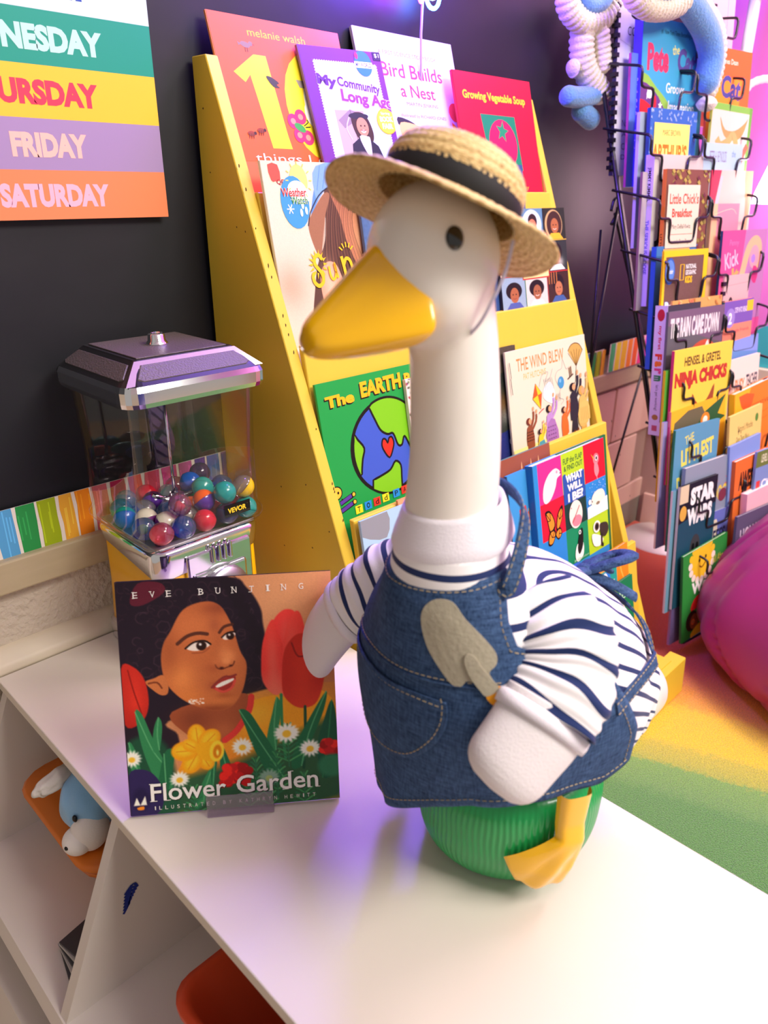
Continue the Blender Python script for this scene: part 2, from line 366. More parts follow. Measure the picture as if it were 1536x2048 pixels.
# rainbow rug: arcs of pile
rug = boxm(.70, -1.2, 0.0, 2.19, 1.0, .012, .004)
m = bpy.data.materials.new('rainbow_rug'); m.use_nodes = True; nt = m.node_tree; b = nt.nodes['Principled BSDF']; b.inputs['Roughness'].default_value = 1.0; b.inputs['Sheen Weight'].default_value = .3
tc = nt.nodes.new('ShaderNodeTexCoord'); gr = nt.nodes.new('ShaderNodeVectorMath'); gr.operation = 'DOT_PRODUCT'; gr.inputs[1].default_value = (1.0, .37, 0)
nz = nt.nodes.new('ShaderNodeTexNoise'); nz.inputs['Scale'].default_value = 90; nz.inputs['Detail'].default_value = 4
ad = nt.nodes.new('ShaderNodeMath'); ad.operation = 'MULTIPLY_ADD'; ad.inputs[1].default_value = .05
ad2 = nt.nodes.new('ShaderNodeMapRange'); ad2.inputs[1].default_value = 1.0; ad2.inputs[2].default_value = 1.9
cr = nt.nodes.new('ShaderNodeValToRGB'); el = cr.color_ramp; el.interpolation = 'LINEAR'
stops = [(0.0, '#4f8a38'), (.27, '#5a9440'), (.30, '#6ea04a'), (.375, '#7cab48'), (.39, '#b4b83a'), (.45, '#ccc02e'), (.47, '#f4cc0e'), (.60, '#f6c608'), (.625, '#f2a818'), (.70, '#ec8c22'), (.80, '#e0552c')]
while len(el.elements) < len(stops): el.elements.new(.5)
for s_, (p_, c_) in zip(el.elements, stops): s_.position = p_; s_.color = (*lin(c_), 1)
nt.links.new(tc.outputs['Object'], gr.inputs[0]); nt.links.new(tc.outputs['Object'], nz.inputs['Vector'])
nt.links.new(nz.outputs[0], ad.inputs[0]); nt.links.new(gr.outputs['Value'], ad.inputs[2]); nt.links.new(ad.outputs[0], ad2.inputs[0]); nt.links.new(ad2.outputs[0], cr.inputs[0])
n3 = nt.nodes.new('ShaderNodeTexNoise'); n3.inputs['Scale'].default_value = 420; n3.inputs['Detail'].default_value = 2; nt.links.new(tc.outputs['Object'], n3.inputs['Vector'])
mx = nt.nodes.new('ShaderNodeMix'); mx.data_type = 'RGBA'; mx.blend_type = 'MULTIPLY'; mx.inputs[0].default_value = .8
r3 = nt.nodes.new('ShaderNodeMapRange'); r3.inputs[1].default_value = .3; r3.inputs[2].default_value = .65; r3.inputs[3].default_value = .62; r3.inputs[4].default_value = 1.35
nt.links.new(n3.outputs[0], r3.inputs[0]); nt.links.new(cr.outputs[0], mx.inputs[6]); nt.links.new(r3.outputs[0], mx.inputs[7]); nt.links.new(mx.outputs[2], b.inputs['Base Color'])
bp = nt.nodes.new('ShaderNodeBump'); bp.inputs['Strength'].default_value = .9; bp.inputs['Distance'].default_value = .006; nt.links.new(n3.outputs[0], bp.inputs['Height']); nt.links.new(bp.outputs[0], b.inputs['Normal'])
o = obj('rug', rug, m); tag(o, 'rainbow striped pile rug on the floor right of the white cabinet', 'rug')
# ---------------------------------------------------------------- weekday poster
PW, PH = .46, .0565*6
e = empty('weekday_poster', mw=frame((.58-PW, WY-.016, ZC-.037), (1, 0, 0), (0, 0, 1))); tag(e, 'weekday poster of coloured bands hanging on the black paper', 'poster')
obj('sheet', boxm(0, 0, -.0008, PW, PH, 0), mat('white_card'), e)
a = Art(PW, PH)
bands = [('#fa8658', 'SATURDAY', '#f3b3c6'), ('#a189b3', 'FRIDAY', '#f7bcae'), ('#fcc23c', 'THURSDAY', '#ee3f57'), ('#23977f', 'WEDNESDAY', '#b5e2d8'), ('#c8dfe4', 'TUESDAY', '#3050a8'), ('#f2a0a8', 'MONDAY', '#f6ead0')]
spans = [(.318, .522), (.332, .478), (.29, .506), (.2, .51), (.24, .50), (.25, .5)]
for i, (bg, t, fg) in enumerate(bands):
    v1 = 1-i/6; v0 = v1-1/6; a.rect(0, v0, 1, v1, bg)
for i, (bg, t, fg) in enumerate(bands):
    v1 = 1-i/6; v0 = v1-1/6
    xa, xb = [(.359, .497), (.382, .476), (.335, .499), (.316, .513), (.345, .505), (.35, .5)][i]
    sx = (.58-PW); a.text(t, (xa-sx)/PW, v0+.045, (xb-sx)/PW, v0+.125, fg, bold=.055, spacing=1.0)
a.build('weekday_print', e, print_mat('satin_poster', .5))
# ================================================================ white cubby cabinet (slanted front towards -X)
TZ = ZC-.63; TX0, TX1, TY0, TY1 = .228, .632, -.32, .988
lam = mat('white_laminate', '#ddd5c9', .45, noise_scale=8, noise_amt=.02, coat=.9)
lam.node_tree.nodes['Principled BSDF'].inputs['Coat Roughness'].default_value = .5
lam2 = mat('white_melamine_inside', '#dcd4cc', .5)
cab = empty('white_cabinet', (.43, .33, 0)); tag(cab, 'low white cubby cabinet with a sloped open front carrying the goose', 'cabinet')
def cpart(name, bm, m=lam2):
    o = obj(name, bm, m, cab); o.location = (-.43, -.33, 0); return o
def topm():
    return boxm(TX0, TY0, TZ-.016, TX1, TY1, TZ, .0015)
cpart('top', topm(), lam)
sl = .425
def fx(z, inset=0): return TX0+.006-(TZ-.016-z)*sl+inset
def slab_y(y0, y1, z0=.0, z1=None, inset=0):   # upright panel, front edge follows the slope
    z1 = TZ-.016 if z1 is None else z1; bm = bmesh.new()
    hexa(bm, [(fx(z0, inset), y0, z0), (TX1-.012, y0, z0), (TX1-.012, y1, z0), (fx(z0, inset), y1, z0), (fx(z1, inset), y0, z1), (TX1-.012, y0, z1), (TX1-.012, y1, z1), (fx(z1, inset), y1, z1)]); return bm
cpart('side_panel', slab_y(TY1-.018, TY1-.002)); cpart('side_panel', slab_y(TY0+.002, TY0+.018))
for yy in (.652, .20): cpart('divider', slab_y(yy-.008, yy+.008))
cpart('back_panel', boxm(TX1-.012, TY0+.002, 0, TX1-.002, TY1-.002, TZ-.016))
def shelf(z0, z1):
    bm = bmesh.new(); hexa(bm, [(fx(z0, -.002), TY0, z0), (TX1-.012, TY0, z0), (TX1-.012, TY1-.002, z0), (fx(z0, -.002), TY1-.002, z0), (fx(z1, -.002), TY0, z1), (TX1-.012, TY0, z1), (TX1-.012, TY1-.002, z1), (fx(z1, -.002), TY1-.002, z1)]); return bm
cpart('shelf', shelf(.118, .136)); cpart('plinth', slab_y(TY0+.02, TY1-.02, 0, .05, .01))
# pen scribble on the divider face
a = Art(.045, .045); 
for k in range(7): a.line([(.3+.02*k, .8-.1*k), (.5+.03*k, .55-.09*k), (.42+.06*k, .62-.07*k)], .07, '#1c2f86', 4)
sc = a.build('pen_scribble', cab, print_mat(), (0, 0, 0)); sc.matrix_world = frame((.205, .6435, .232), (1, 0, 0), (0, 0, 1)); sc.matrix_parent_inverse = Matrix.Identity(4); sc.matrix_basis = Matrix.Translation((-.43, -.33, 0)) @ frame((.205, .6435, .232), (1, 0, 0), (0, 0, 1))
sc['label'] = 'blue pen scribble'
# ---- bins and toys inside
orange = mat('orange_plastic', '#d9741c', .4); redo = mat('red_orange_plastic', '#d94a22', .4)
def bin_(name, x, y, z, wx, wy, h, m, label, lid=False):
    e = empty(name, (x, y, z)); tag(e, label, 'bin')
    bm = bmesh.new(); t = .004; rim = .010
    def ring(sx, sy, zz, r=.03):
        pts = []
        for cx, cy, a0 in ((sx-r, sy-r, 0), (-sx+r, sy-r, 90), (-sx+r, -sy+r, 180), (sx-r, -sy+r, 270)):
            for k in range(5): a = math.radians(a0+k*22.5); pts.append(bm.verts.new((cx+r*math.cos(a), cy+r*math.sin(a), zz)))
        return pts
    R = [ring(wx*.82/2, wy*.82/2, 0), ring(wx*.98/2, wy*.98/2, h-.012), ring(wx/2+rim, wy/2+rim, h-.010), ring(wx/2+rim, wy/2+rim, h), ring(wx/2-.001, wy/2-.001, h), ring(wx*.82/2-t, wy*.82/2-t, t)]
    for p, q in zip(R, R[1:]):
        for k in range(20): bm.faces.new((p[k], p[(k+1) % 20], q[(k+1) % 20], q[k]))
    bm.faces.new(R[0][::-1]); bm.faces.new(R[-1]); obj('tub', bm, m, e, True)
    if lid:
        bm = bmesh.new(); R = [ring(wx/2+.016, wy/2+.016, h+.001, .04), ring(wx/2+.018, wy/2+.018, h+.008, .04), ring(wx/2+.014, wy/2+.014, h+.014, .04), ring(wx/2-.01, wy/2-.01, h+.012, .03)]
        for p, q in zip(R, R[1:]):
            for k in range(20): bm.faces.new((p[k], p[(k+1) % 20], q[(k+1) % 20], q[k]))
        bm.faces.new(R[0][::-1]); bm.faces.new(R[-1]); obj('lid', bm, m, e, True)
    return e
bin_('storage_bin', .362, .815, .1365, .28, .20, .112, orange, 'orange lidded plastic bin in the left cubby under the blue plush', True)
rb = bin_('storage_bin', .352, .395, .1365, .28, .23, .115, redo, 'open red-orange plastic bin in the second cubby')
# a blue knob toy, an orange stick toy, a paper card and a clear cup inside it
bm = bmesh.new(); bmesh.ops.create_icosphere(bm, subdivisions=3, radius=.022)
for v in bm.verts: v.co *= 1+.06*math.sin(v.co.x*300)*math.sin(v.co.y*300)
o = obj('toy_ball', bm, mat('deep_blue_rubber', '#17307e', .4), smooth=True, loc=(.330, .385, .165)); tag(o, 'deep blue knobbly ball in the red-orange bin', 'toy')
o = obj('paper_card', boxm(-.002, -.035, 0, .001, .035, .09, .0004), mat('white_card'), loc=(.350, .345, .146)); o.rotation_euler = (0, 0, .3); tag(o, 'white folded card standing in the red-orange bin', 'card')
bm = boxm(-.008, -.07, -.008, .008, .07, .008, .003); o = obj('toy_block', bm, mat('amber_plastic', '#e08a12', .4), loc=(.31, .335, .19)); o.rotation_euler = (.5, 0, .5); tag(o, 'amber plastic bar leaning over the red-orange bin', 'toy')
e = empty('plastic_cup', (.268, .330, .145)); tag(e, 'small clear plastic cup at the edge of the red-orange bin', 'cup')
bm = bmesh.new(); lathe(bm, [(.014, 0), (.018, .03), (.0195, .032), (.0195, .034), (.017, .033), (.013, .002)], 24, cap=True); o = obj('cup_body', bm, mat('milky_plastic', '#cfcac8', .3), e, True)
# papers and magazines lying low in the first cubby
o = None
for k in range(5):
    q = obj('magazine', boxm(-.05, -.035, 0, .05, .035, .004, .0006), mat('dark_magazine_%d' % (k % 2), ('#3a3b40', '#b9b4ae')[k % 2], .4), loc=(.21+.003*k, .70+.002*k, .1365+.0045*k)); q.rotation_euler = (0, 0, .1*k-.2); tag(q, ['thin dark magazine lowest of the small stack in the left cubby', 'thin grey magazine second from the bottom of the cubby stack', 'thin dark magazine in the middle of the cubby stack', 'thin grey magazine second from the top of the cubby stack', 'thin dark magazine topmost of the small stack in the left cubby'][k], 'magazine', 'magazines stacked in the left cubby')
# blue plush head
pl = empty('plush_toy', (.25, .765, .265)); tag(pl, 'light blue plush animal with grey ear lying on the orange bin lid', 'plush')
bluef = mat('light_blue_plush', '#82b4dc', .9, bump=(400, .4, .001), sheen=.5); whitef = mat('white_plush', '#e6e0da', .95, bump=(400, .4, .001), sheen=.5)
def blob(name, c, r, m, parent, rot=(0, 0, 0), sub=4, dent=0):
    bm = bmesh.new(); bmesh.ops.create_icosphere(bm, subdivisions=sub, radius=1)
    M = Matrix.Rotation(rot[2], 3, 'Z') @ Matrix.Rotation(rot[1], 3, 'Y') @ Matrix.Rotation(rot[0], 3, 'X')
    for v in bm.verts:
        k = 1+dent*noise.noise(v.co*2+Vector(c)*9); v.co = M @ Vector((v.co.x*r[0]*k, v.co.y*r[1]*k, v.co.z*r[2]*k))+Vector(c)
    return obj(name, bm, m, parent, True)
blob('head', (0, 0, .052), (.038, .037, .046), bluef, pl, (0, .3, 0), dent=.1)
blob('face_patch', (-.017, -.022, .026), (.023, .022, .030), whitef, pl, (0, .1, 0))
blob('muzzle', (-.033, -.020, .016), (.019, .019, .017), whitef, pl)
blob('eye', (-.033, -.024, .054), (.003, .004, .005), mat('black_bead', '#0a0a0c', .15), pl, sub=2)
blob('nostril', (-.050, -.026, .020), (.0025, .003, .0025), mat('black_bead'), pl, sub=2)
blob('ear', (-.030, .022, .084), (.032, .012, .010), mat('grey_plush', '#b9b2aa', .95, bump=(400, .4, .001)), pl, (.2, -.1, .2), dent=.2)
blob('body', (.06, .015, .035), (.055, .045, .036), bluef, pl, dent=.1)
# ================================================================ yellow bookcase
yel = mat('yellow_paint', '#e0bc38', .5, noise_scale=9, noise_amt=.06, stretch=(1, 1, .35), bump=(60, .12, .002))
def yf(z): return .975-.424*(.163-(z-ZC))       # world z in, front line out
shf = empty('yellow_bookcase', (1.02, .75, 0)); tag(shf, 'tall yellow painted wooden bookcase with slanted sides and display tiers', 'bookcase')
def sp(name, bm, m=yel, smooth=False):
    o = obj(name, bm, m, shf, smooth); o.location = (-1.02, -.75, 0); return o
ZT, ZB = ZC+.163, .0
def side(x0, x1):
    bm = bmesh.new(); zb = .0125; zt = ZT
    yb = 1.008
    hexa(bm, [(x0, yf(zb+.10), zb), (x1, yf(zb+.10), zb), (x1, yb, zb), (x0, yb, zb), (x0, yf(zt), zt), (x1, yf(zt), zt), (x1, yb, zt), (x0, yb, zt)])
    bmesh.ops.bevel(bm, geom=bm.edges[:], offset=.0012, segments=1, affect='EDGES'); return bm
sp('side_panel', side(.642, .662)); sp('side_panel', side(1.375, 1.395))
TIER = {1: ZC-.005, 2: ZC-.203, 3: ZC-.440, 4: ZC-.678}
def board_y(i, z, off=0.0):
    if i == 0: return .952+.30*(z-(ZC-.005))-off
    z0 = TIER[i]; return yf(z0)+.2*(z-z0)-off
def board(i, zlo, th=.010):
    zt = ZC+.12 if i == 0 else TIER[i]; bm = bmesh.new(); x0, x1 = .662, 1.375
    hexa(bm, [(x0, board_y(i, zlo), zlo), (x1, board_y(i, zlo), zlo), (x1, board_y(i, zlo)+th, zlo), (x0, board_y(i, zlo)+th, zlo), (x0, board_y(i, zt), zt), (x1, board_y(i, zt), zt), (x1, board_y(i, zt)+th, zt), (x0, board_y(i, zt)+th, zt)])
    bmesh.ops.bevel(bm, geom=bm.edges[:], offset=.0012, segments=1, affect='EDGES'); return bm
LOW = {0: ZC-.095, 1: ZC-.285, 2: ZC-.52, 3: ZC-.76, 4: .10}
for i in range(5): sp('tier_board', board(i, LOW[i]))
for i in range(4):   # pocket floors
    z = LOW[i]; y1 = board_y(i, z)+.006; y0 = board_y(i+1, z)
    sp('pocket_floor', boxm(.662, min(y0, y1-.03), z-.010, 1.375, y1, z))
sp('pocket_floor', boxm(.662, .50, .09, 1.375, board_y(4, .1)+.006, .10)); sp('back_board', boxm(.662, 1.000, .0125, 1.375, 1.008, ZT-.02))
# front foot board, sticking out a little past the side panel
bm = bmesh.new(); x0, x1 = .640, 1.412
hexa(bm, [(x0, .479, .0125), (x1, .479, .0125), (x1, .50, .0125), (x0, .50, .0125), (x0, .484, .097), (x1, .484, .097), (x1, .520, .097), (x0, .520, .097)]); bmesh.ops.bevel(bm, geom=bm.edges[:], offset=.0015, segments=1, affect='EDGES'); sp('foot_board', bm)
# nail heads / worn spots on the left panel
bm = bmesh.new(); rr = random.Random(3)
for (y, z) in [(.93, -.05), (.91, -.055), (.885, -.05), (.86, -.42), (.80, -.40), (.79, -.5), (.86, -.52), (.75, -.46), (.72, -.40), (.99, .10), (.985, .02)]:
    c = Vector((.6417, y, ZC+z)); n = 6; vs = [bm.verts.new(c+Vector((0, math.cos(k*TAU/n), math.sin(k*TAU/n)))*rr.uniform(.0008, .0018)) for k in range(n)]; bm.faces.new(vs[::-1])
for k in range(26):   # chips on the front edges
    z = rr.uniform(-.60, .1); xx = .642 if k < 16 else 1.395; y = yf(ZC+z)-.0004; vs = []
    for q in range(5): a = q*TAU/5; vs.append(bm.verts.new((xx+(.0012 if xx < 1 else -.0012)+.0012*math.cos(a), y-.0008+.0004*math.sin(a)*.4, ZC+z+.0025*math.sin(a)*rr.uniform(.5, 1.6))))
    bm.faces.new(vs)
sp('paint_chips', bm, mat('dark_wood_chip', '#4a3412', .8))['kind'] = 'stuff'
# ================================================================ books
def book(name, label, tl, U, Up, w, h, th, cover, spine=None, art=None, group=None, pages='#e9e1cf', rest=None, cat='book', roundc=False):
    """tl: top left front corner (world); front face looks along U x Up"""
    U_ = Vector(U).normalized(); Up_ = Vector(Up); Up_ = (Up_-U_*Up_.dot(U_)).normalized()
    o0 = Vector(tl)-Up_*h; N_ = U_.cross(Up_)
    mw = frame(o0+U_*(w/2), U_, Up_); e = empty(name, mw=mw); tag(e, label, cat, group)
    bm = bmesh.new(); x0, x1 = -w/2, w/2; c = .0012
    box(bm, x0, 0, -c, x1, h, 0); box(bm, x0, 0, -th, x1, h, -th+c); box(bm, x0-.0004, 0, -th+.0002, x0+c, h, -.0002)
    cc = mat('cover_'+cover.lstrip('#'), cover, .4)
    obj('cover', bm, cc, e)
    if spine: obj('spine', boxm(x0-.0010, .0002, -th+.0002, x0-.0003, h-.0002, -.0002), mat('cover_'+spine.lstrip('#'), spine, .4), e)
    obj('pages', boxm(x0+c, .002, -th+c, x1-.002, h-.002, -c), mat('paper_'+pages.lstrip('#'), pages, .8, noise_scale=400, noise_amt=.12, stretch=(1, 1, 30)), e)
    if art is not None:
        a = art if not isinstance(art, tuple) else None
        if isinstance(art, Art): art.build('cover_art', e).matrix_basis = Matrix.Translation((x0, 0, .0001))
        elif isinstance(art, Paint): art.build('cover_art', w, h, e, z=.0003).matrix_basis = Matrix.Translation((x0, 0, 0))
        else:
            art[0].build('cover_art', w, h, e, z=.0003).matrix_basis = Matrix.Translation((x0, 0, 0)); art[1].build('cover_lettering', e).matrix_basis = Matrix.Translation((x0, 0, .0006))
    return e
def tilt(s, roll=0): # shelf board lean s, in-plane roll in degrees
    a = math.radians(roll); U = Vector((math.cos(a), 0, math.sin(a))); Up = Vector((-math.sin(a), s, math.cos(a))); return U, Up
def zfloor(i): return LOW[i]+.0005
def shelfbook(name, label, i, x, y, z, w, th, cover, art=None, spine=None, roll=0, h=None, s=None, **k):
    s = (.30 if i == 0 else .2) if s is None else s
    U, Up = tilt(s, roll); L = math.hypot(1, s)
    hh = h if h else (z+ZC-zfloor(i))*L
    vis = k.pop('vis', None) or hh
    e = book(name, label, (x, y, z+ZC), U, Up, w, hh, th, cover, spine, None, 'picture books on the yellow bookcase', **k)
    if art:
        A_ = art(w, vis); dy = hh-vis
        if isinstance(A_, tuple):
            A_[0].build('cover_art', w, vis, e, z=.0003).matrix_basis = Matrix.Translation((-w/2, dy, 0)); A_[1].build('cover_lettering', e).matrix_basis = Matrix.Translation((-w/2, dy, .0006))
        elif isinstance(A_, Paint): A_.build('cover_art', w, vis, e, z=.0003).matrix_basis = Matrix.Translation((-w/2, dy, 0))
        else: A_.build('cover_art', e).matrix_basis = Matrix.Translation((-w/2, dy, .0001))
    return e
# --------------------------------------------------------------- tier 0
def art_ten(w, h):
    a = Art(w, h, '#f4622a')
    a.text('melanie walsh', .26, .075, .70, .13, '#f6c21e')
    Y = '#efd927'
    a.poly([(.10, .39), (.27, .255), (.36, .255), (.405, .80), (.42, .905), (.27, .905), (.24, .62), (.215, .40), (.17, .455)], Y)
    a.ell(.70, .585, .255, .34*h/w*w/h*1.17, Y); a.ell(.70, .57, .105, .24*1.0, '#f2f0e6')
    a.ell(.70, .63, .12, .13, '#f2f0e6'); a.poly([(.56, .395), (.80, .41), (.78, .46), (.58, .45)], '#9a8c86')
    for p in [(.215, .235, 5), (.0, 0, 0)][:1]:
        a.ell(.225, .195, .035, .02, '#8d7466', 10); a.ell(.265, .185, .016, .016, '#8d7466'); a.poly([(.17, .18), (.20, .195), (.175, .205)], '#8d7466'); a.poly([(.278, .183), (.295, .19), (.278, .195)], '#d0442a'); a.line([(.22, .215), (.22, .245)], .005, '#5a4030'); a.line([(.235, .215), (.235, .245)], .005, '#5a4030')
    a.poly([(.33, .40), (.37, .40), (.42, .435), (.40, .45), (.42, .47), (.37, .465)], '#3b3a2c', 3)
    for (x, y, c) in [(.47, .70, '#cf2f6c'), (.535, .665, '#cf2f6c'), (.50, .80, '#cf2f6c'), (.565, .815, '#cf2f6c')]: a.ell(x, y, .045, .055, c); a.ell(x, y, .02, .022, '#f2907a')
    a.ell(.515, .745, .045, .028, '#3aa04a', 25); a.line([(.55, .73), (.59, .70), (.58, .685)], .006, '#203020', 3); a.line([(.56, .74), (.60, .735)], .006, '#203020')
    for x, y in [(.13, .81), (.205, .785)]:
        a.ell(x, y, .028, .018, '#8a3a1c'); a.ell(x+.028, y-.004, .010, .012, '#3a2014')
        for q in (-.015, 0, .015): a.line([(x+q, y), (x+q-.006, y+.035)], .004, '#3a2014')
    a.text('things I can', .12, .945, .80, 1.03, '#f4efe4', bold=-.005); return a
shelfbook('picture_book', 'orange picture book with a big yellow number ten, top left in the bookcase', 0, .6645, 1.000, .219, .236, .004, '#f4622a', art_ten, spine='#e98a50', vis=0.192)
def art_comm(w, h):
    a = Art(w, h, '#6d2f8c')
    wv = []
    def side(x0, y0, x1, y1, n):
        for k in range(n):
            t = k/n; wv.append((x0+(x1-x0)*t, y0+(y1-y0)*t)); nx, ny = (y1-y0), -(x1-x0); L = math.hypot(nx, ny); t2 = (k+.5)/n; wv.append((x0+(x1-x0)*t2-nx/L*.014, y0+(y1-y0)*t2-ny/L*.010))
    side(.13, .11, .93, .11, 28); side(.93, .11, .93, .97, 36); side(.93, .97, .13, .97, 28); side(.13, .97, .13, .11, 36)
    a.poly(wv, '#d9d3e2')
    P = [(.26, .54), (.80, .54), (.80, .97), (.26, .97)]
    a.poly(P, '#b9a5a2'); a.poly([(.62, .54), (.86, .54), (.86, .97), (.60, .97)], '#bfd6ea'); a.poly([(.28, .63), (.45, .53), (.60, .58), (.50, .63), (.34, .70)], '#8d7d82'); a.line([(.45, .54), (.47, .8)], .008, '#6a5a5c')
    a.poly([(.44, .60), (.50, .555), (.60, .56), (.66, .62), (.69, .74), (.66, .82), (.60, .80), (.50, .80), (.45, .72)], '#3a241c', 4)
    a.poly([(.42, .60), (.46, .565), (.64, .57), (.66, .60), (.56, .62)], '#23222e', 3)
    a.ell(.565, .685, .075, .085, '#c98a64'); a.ell(.545, .675, .010, .008, '#2a1a14'); a.ell(.595, .675, .010, .008, '#2a1a14'); a.poly([(.535, .715), (.60, .715), (.585, .738), (.55, .738)], '#f2e6dc', 2); a.line([(.53, .712), (.568, .722), (.605, .712)], .008, '#a04038')
    a.poly([(.36, .97), (.39, .84), (.50, .78), (.62, .79), (.72, .86), (.76, .97)], '#1c1f30'); a.poly([(.50, .77), (.60, .77), (.63, .80), (.60, .97), (.54, .90)], '#d8d2d0', 3); a.line([(.42, .60), (.36, .70), (.40, .80)], .012, '#cfc2c8', 3)
    a.text('My', .13, .24, .36, .36, '#5c2a80', bold=.05, out='#e6daf0', ow=.03, rot=6); a.text('Community', .37, .27, .90, .38, '#5c2a80', bold=.03, out='#e6daf0', ow=.03, rot=6)
    a.text('Long Ago', .38, .38, 1.04, .52, '#8c3aa0', bold=.04, out='#e6daf0', ow=.04, rot=5)
    a.ell(.755, .115, .11, .115, '#2a7ad0'); a.rect(.64, .10, .87, .155, '#f0f0ee'); a.text('MY WORLD', .655, .108, .855, .147, '#2a4070', bold=.02); a.ell(.68, .05, .022, .03, '#d03040')
    a.rect(.90, .0, 1.0, .075, '#2a2030'); a.text('$1', .92, .015, .98, .055, '#ffffff')
    a.ell(.90, .63, .13, .12, '#f4b81c'); a.ell(.90, .63, .12, .11, '#f8c838'); a.text('Spring', .84, .545, .96, .575, '#fff6dc'); a.text('BOOK', .815, .585, .985, .635, '#fff6dc', bold=.03); a.text('FAIR', .83, .65, .97, .70, '#fff6dc', bold=.03)
    return a
shelfbook('picture_book', 'purple bordered picture book with a smiling girl photo before the orange ten book', 0, .8056, .983, .193, .168, .005, '#6d2f8c', art_comm, spine='#8a6ab0', vis=0.165, roll=2.2, s=.31)
def art_bird(w, h):
    a = Art(w, h, '#d9d0df')
    a.text('A FIRST SCIENCE STORYBOOK', .20, .135, .80, .165, '#5a5566'); a.text('Bird Builds', .20, .22, .83, .325, '#dc3a56', bold=.01); a.text('a Nest', .36, .37, .72, .465, '#dc3a56', bold=.01)
    a.text('MARTIN JENKINS', .40, .50, .73, .535, '#4a4656'); a.text('illustrated by RICHARD JONES', .32, .59, .80, .622, '#4a4656')
    a.ell(.915, .545, .07, .075, '#ee5a4a'); a.poly([(.86, .62), (.99, .78), (1.0, .90), (.90, .80)], '#f08a28', 3)
    a.poly([(.28, .62), (.44, .66), (.52, .75), (.30, .70)], '#2e2a34', 3); a.poly([(.30, .66), (.50, .68), (.60, .74), (.56, .83), (.42, .84), (.30, .78)], '#e9b46a', 4); a.ell(.56, .735, .055, .05, '#d9a06a'); a.ell(.585, .73, .008, .008, '#111111'); a.poly([(.61, .735), (.66, .765), (.60, .755)], '#3a3038')
    for k in range(14): x = .58+.02*k; a.line([(x, .80+.01*(k % 3)), (x+.09*math.sin(k), .90-.03*(k % 4))], .004, '#4a4048')
    for k in range(12): x = .70+.025*k; a.line([(x, .86), (x+.02, .76+.01*(k % 5))], .004, '#5a4a48'); a.ell(x+.02, .76, .008, .014, ['#c05030', '#50506a'][k % 2])
    a.poly([(.30, .80), (.44, .86), (.52, 1), (.30, 1)], '#e7e0e8'); a.poly([(.30, .84), (.40, .84), (.56, .98), (.50, 1.0)], '#33303c', 3); a.poly([(.28, .86), (.36, .90), (.42, 1), (.26, 1)], '#ef8a3a'); a.line([(.4, .84), (.38, .90)], .004, '#333333'); return a
shelfbook('picture_book', 'pale lilac picture book about a bird nest at the top middle of the bookcase', 0, .9395, 1.0095, .236, .24, .006, '#ece4ee', art_bird, spine='#d8ccd8', vis=0.212)
def art_soup(w, h):
    a = Art(w, h, '#ec1430'); a.text('Growing Vegetable Soup', .085, .145, .90, .235, '#f7c52a', bold=.035, rot=0)
    a.poly([(.27, .33), (.72, .33), (.75, .80), (.33, .80)], '#0f8058'); a.ell(.525, .575, .185, .185*1.15, '#f01c50'); a.star(.53, .465, .085, '#1c8a5a', 5, .42, .2)
    a.text('illustrated by', .40, .93, .80, .975, '#f0a040'); return a
shelfbook('picture_book', 'bright red vegetable soup picture book with a tomato at the top right of the bookcase', 0, 1.139, .970, .191, .232, .005, '#ec1430', art_soup, spine='#d01030', vis=0.205, s=.27)
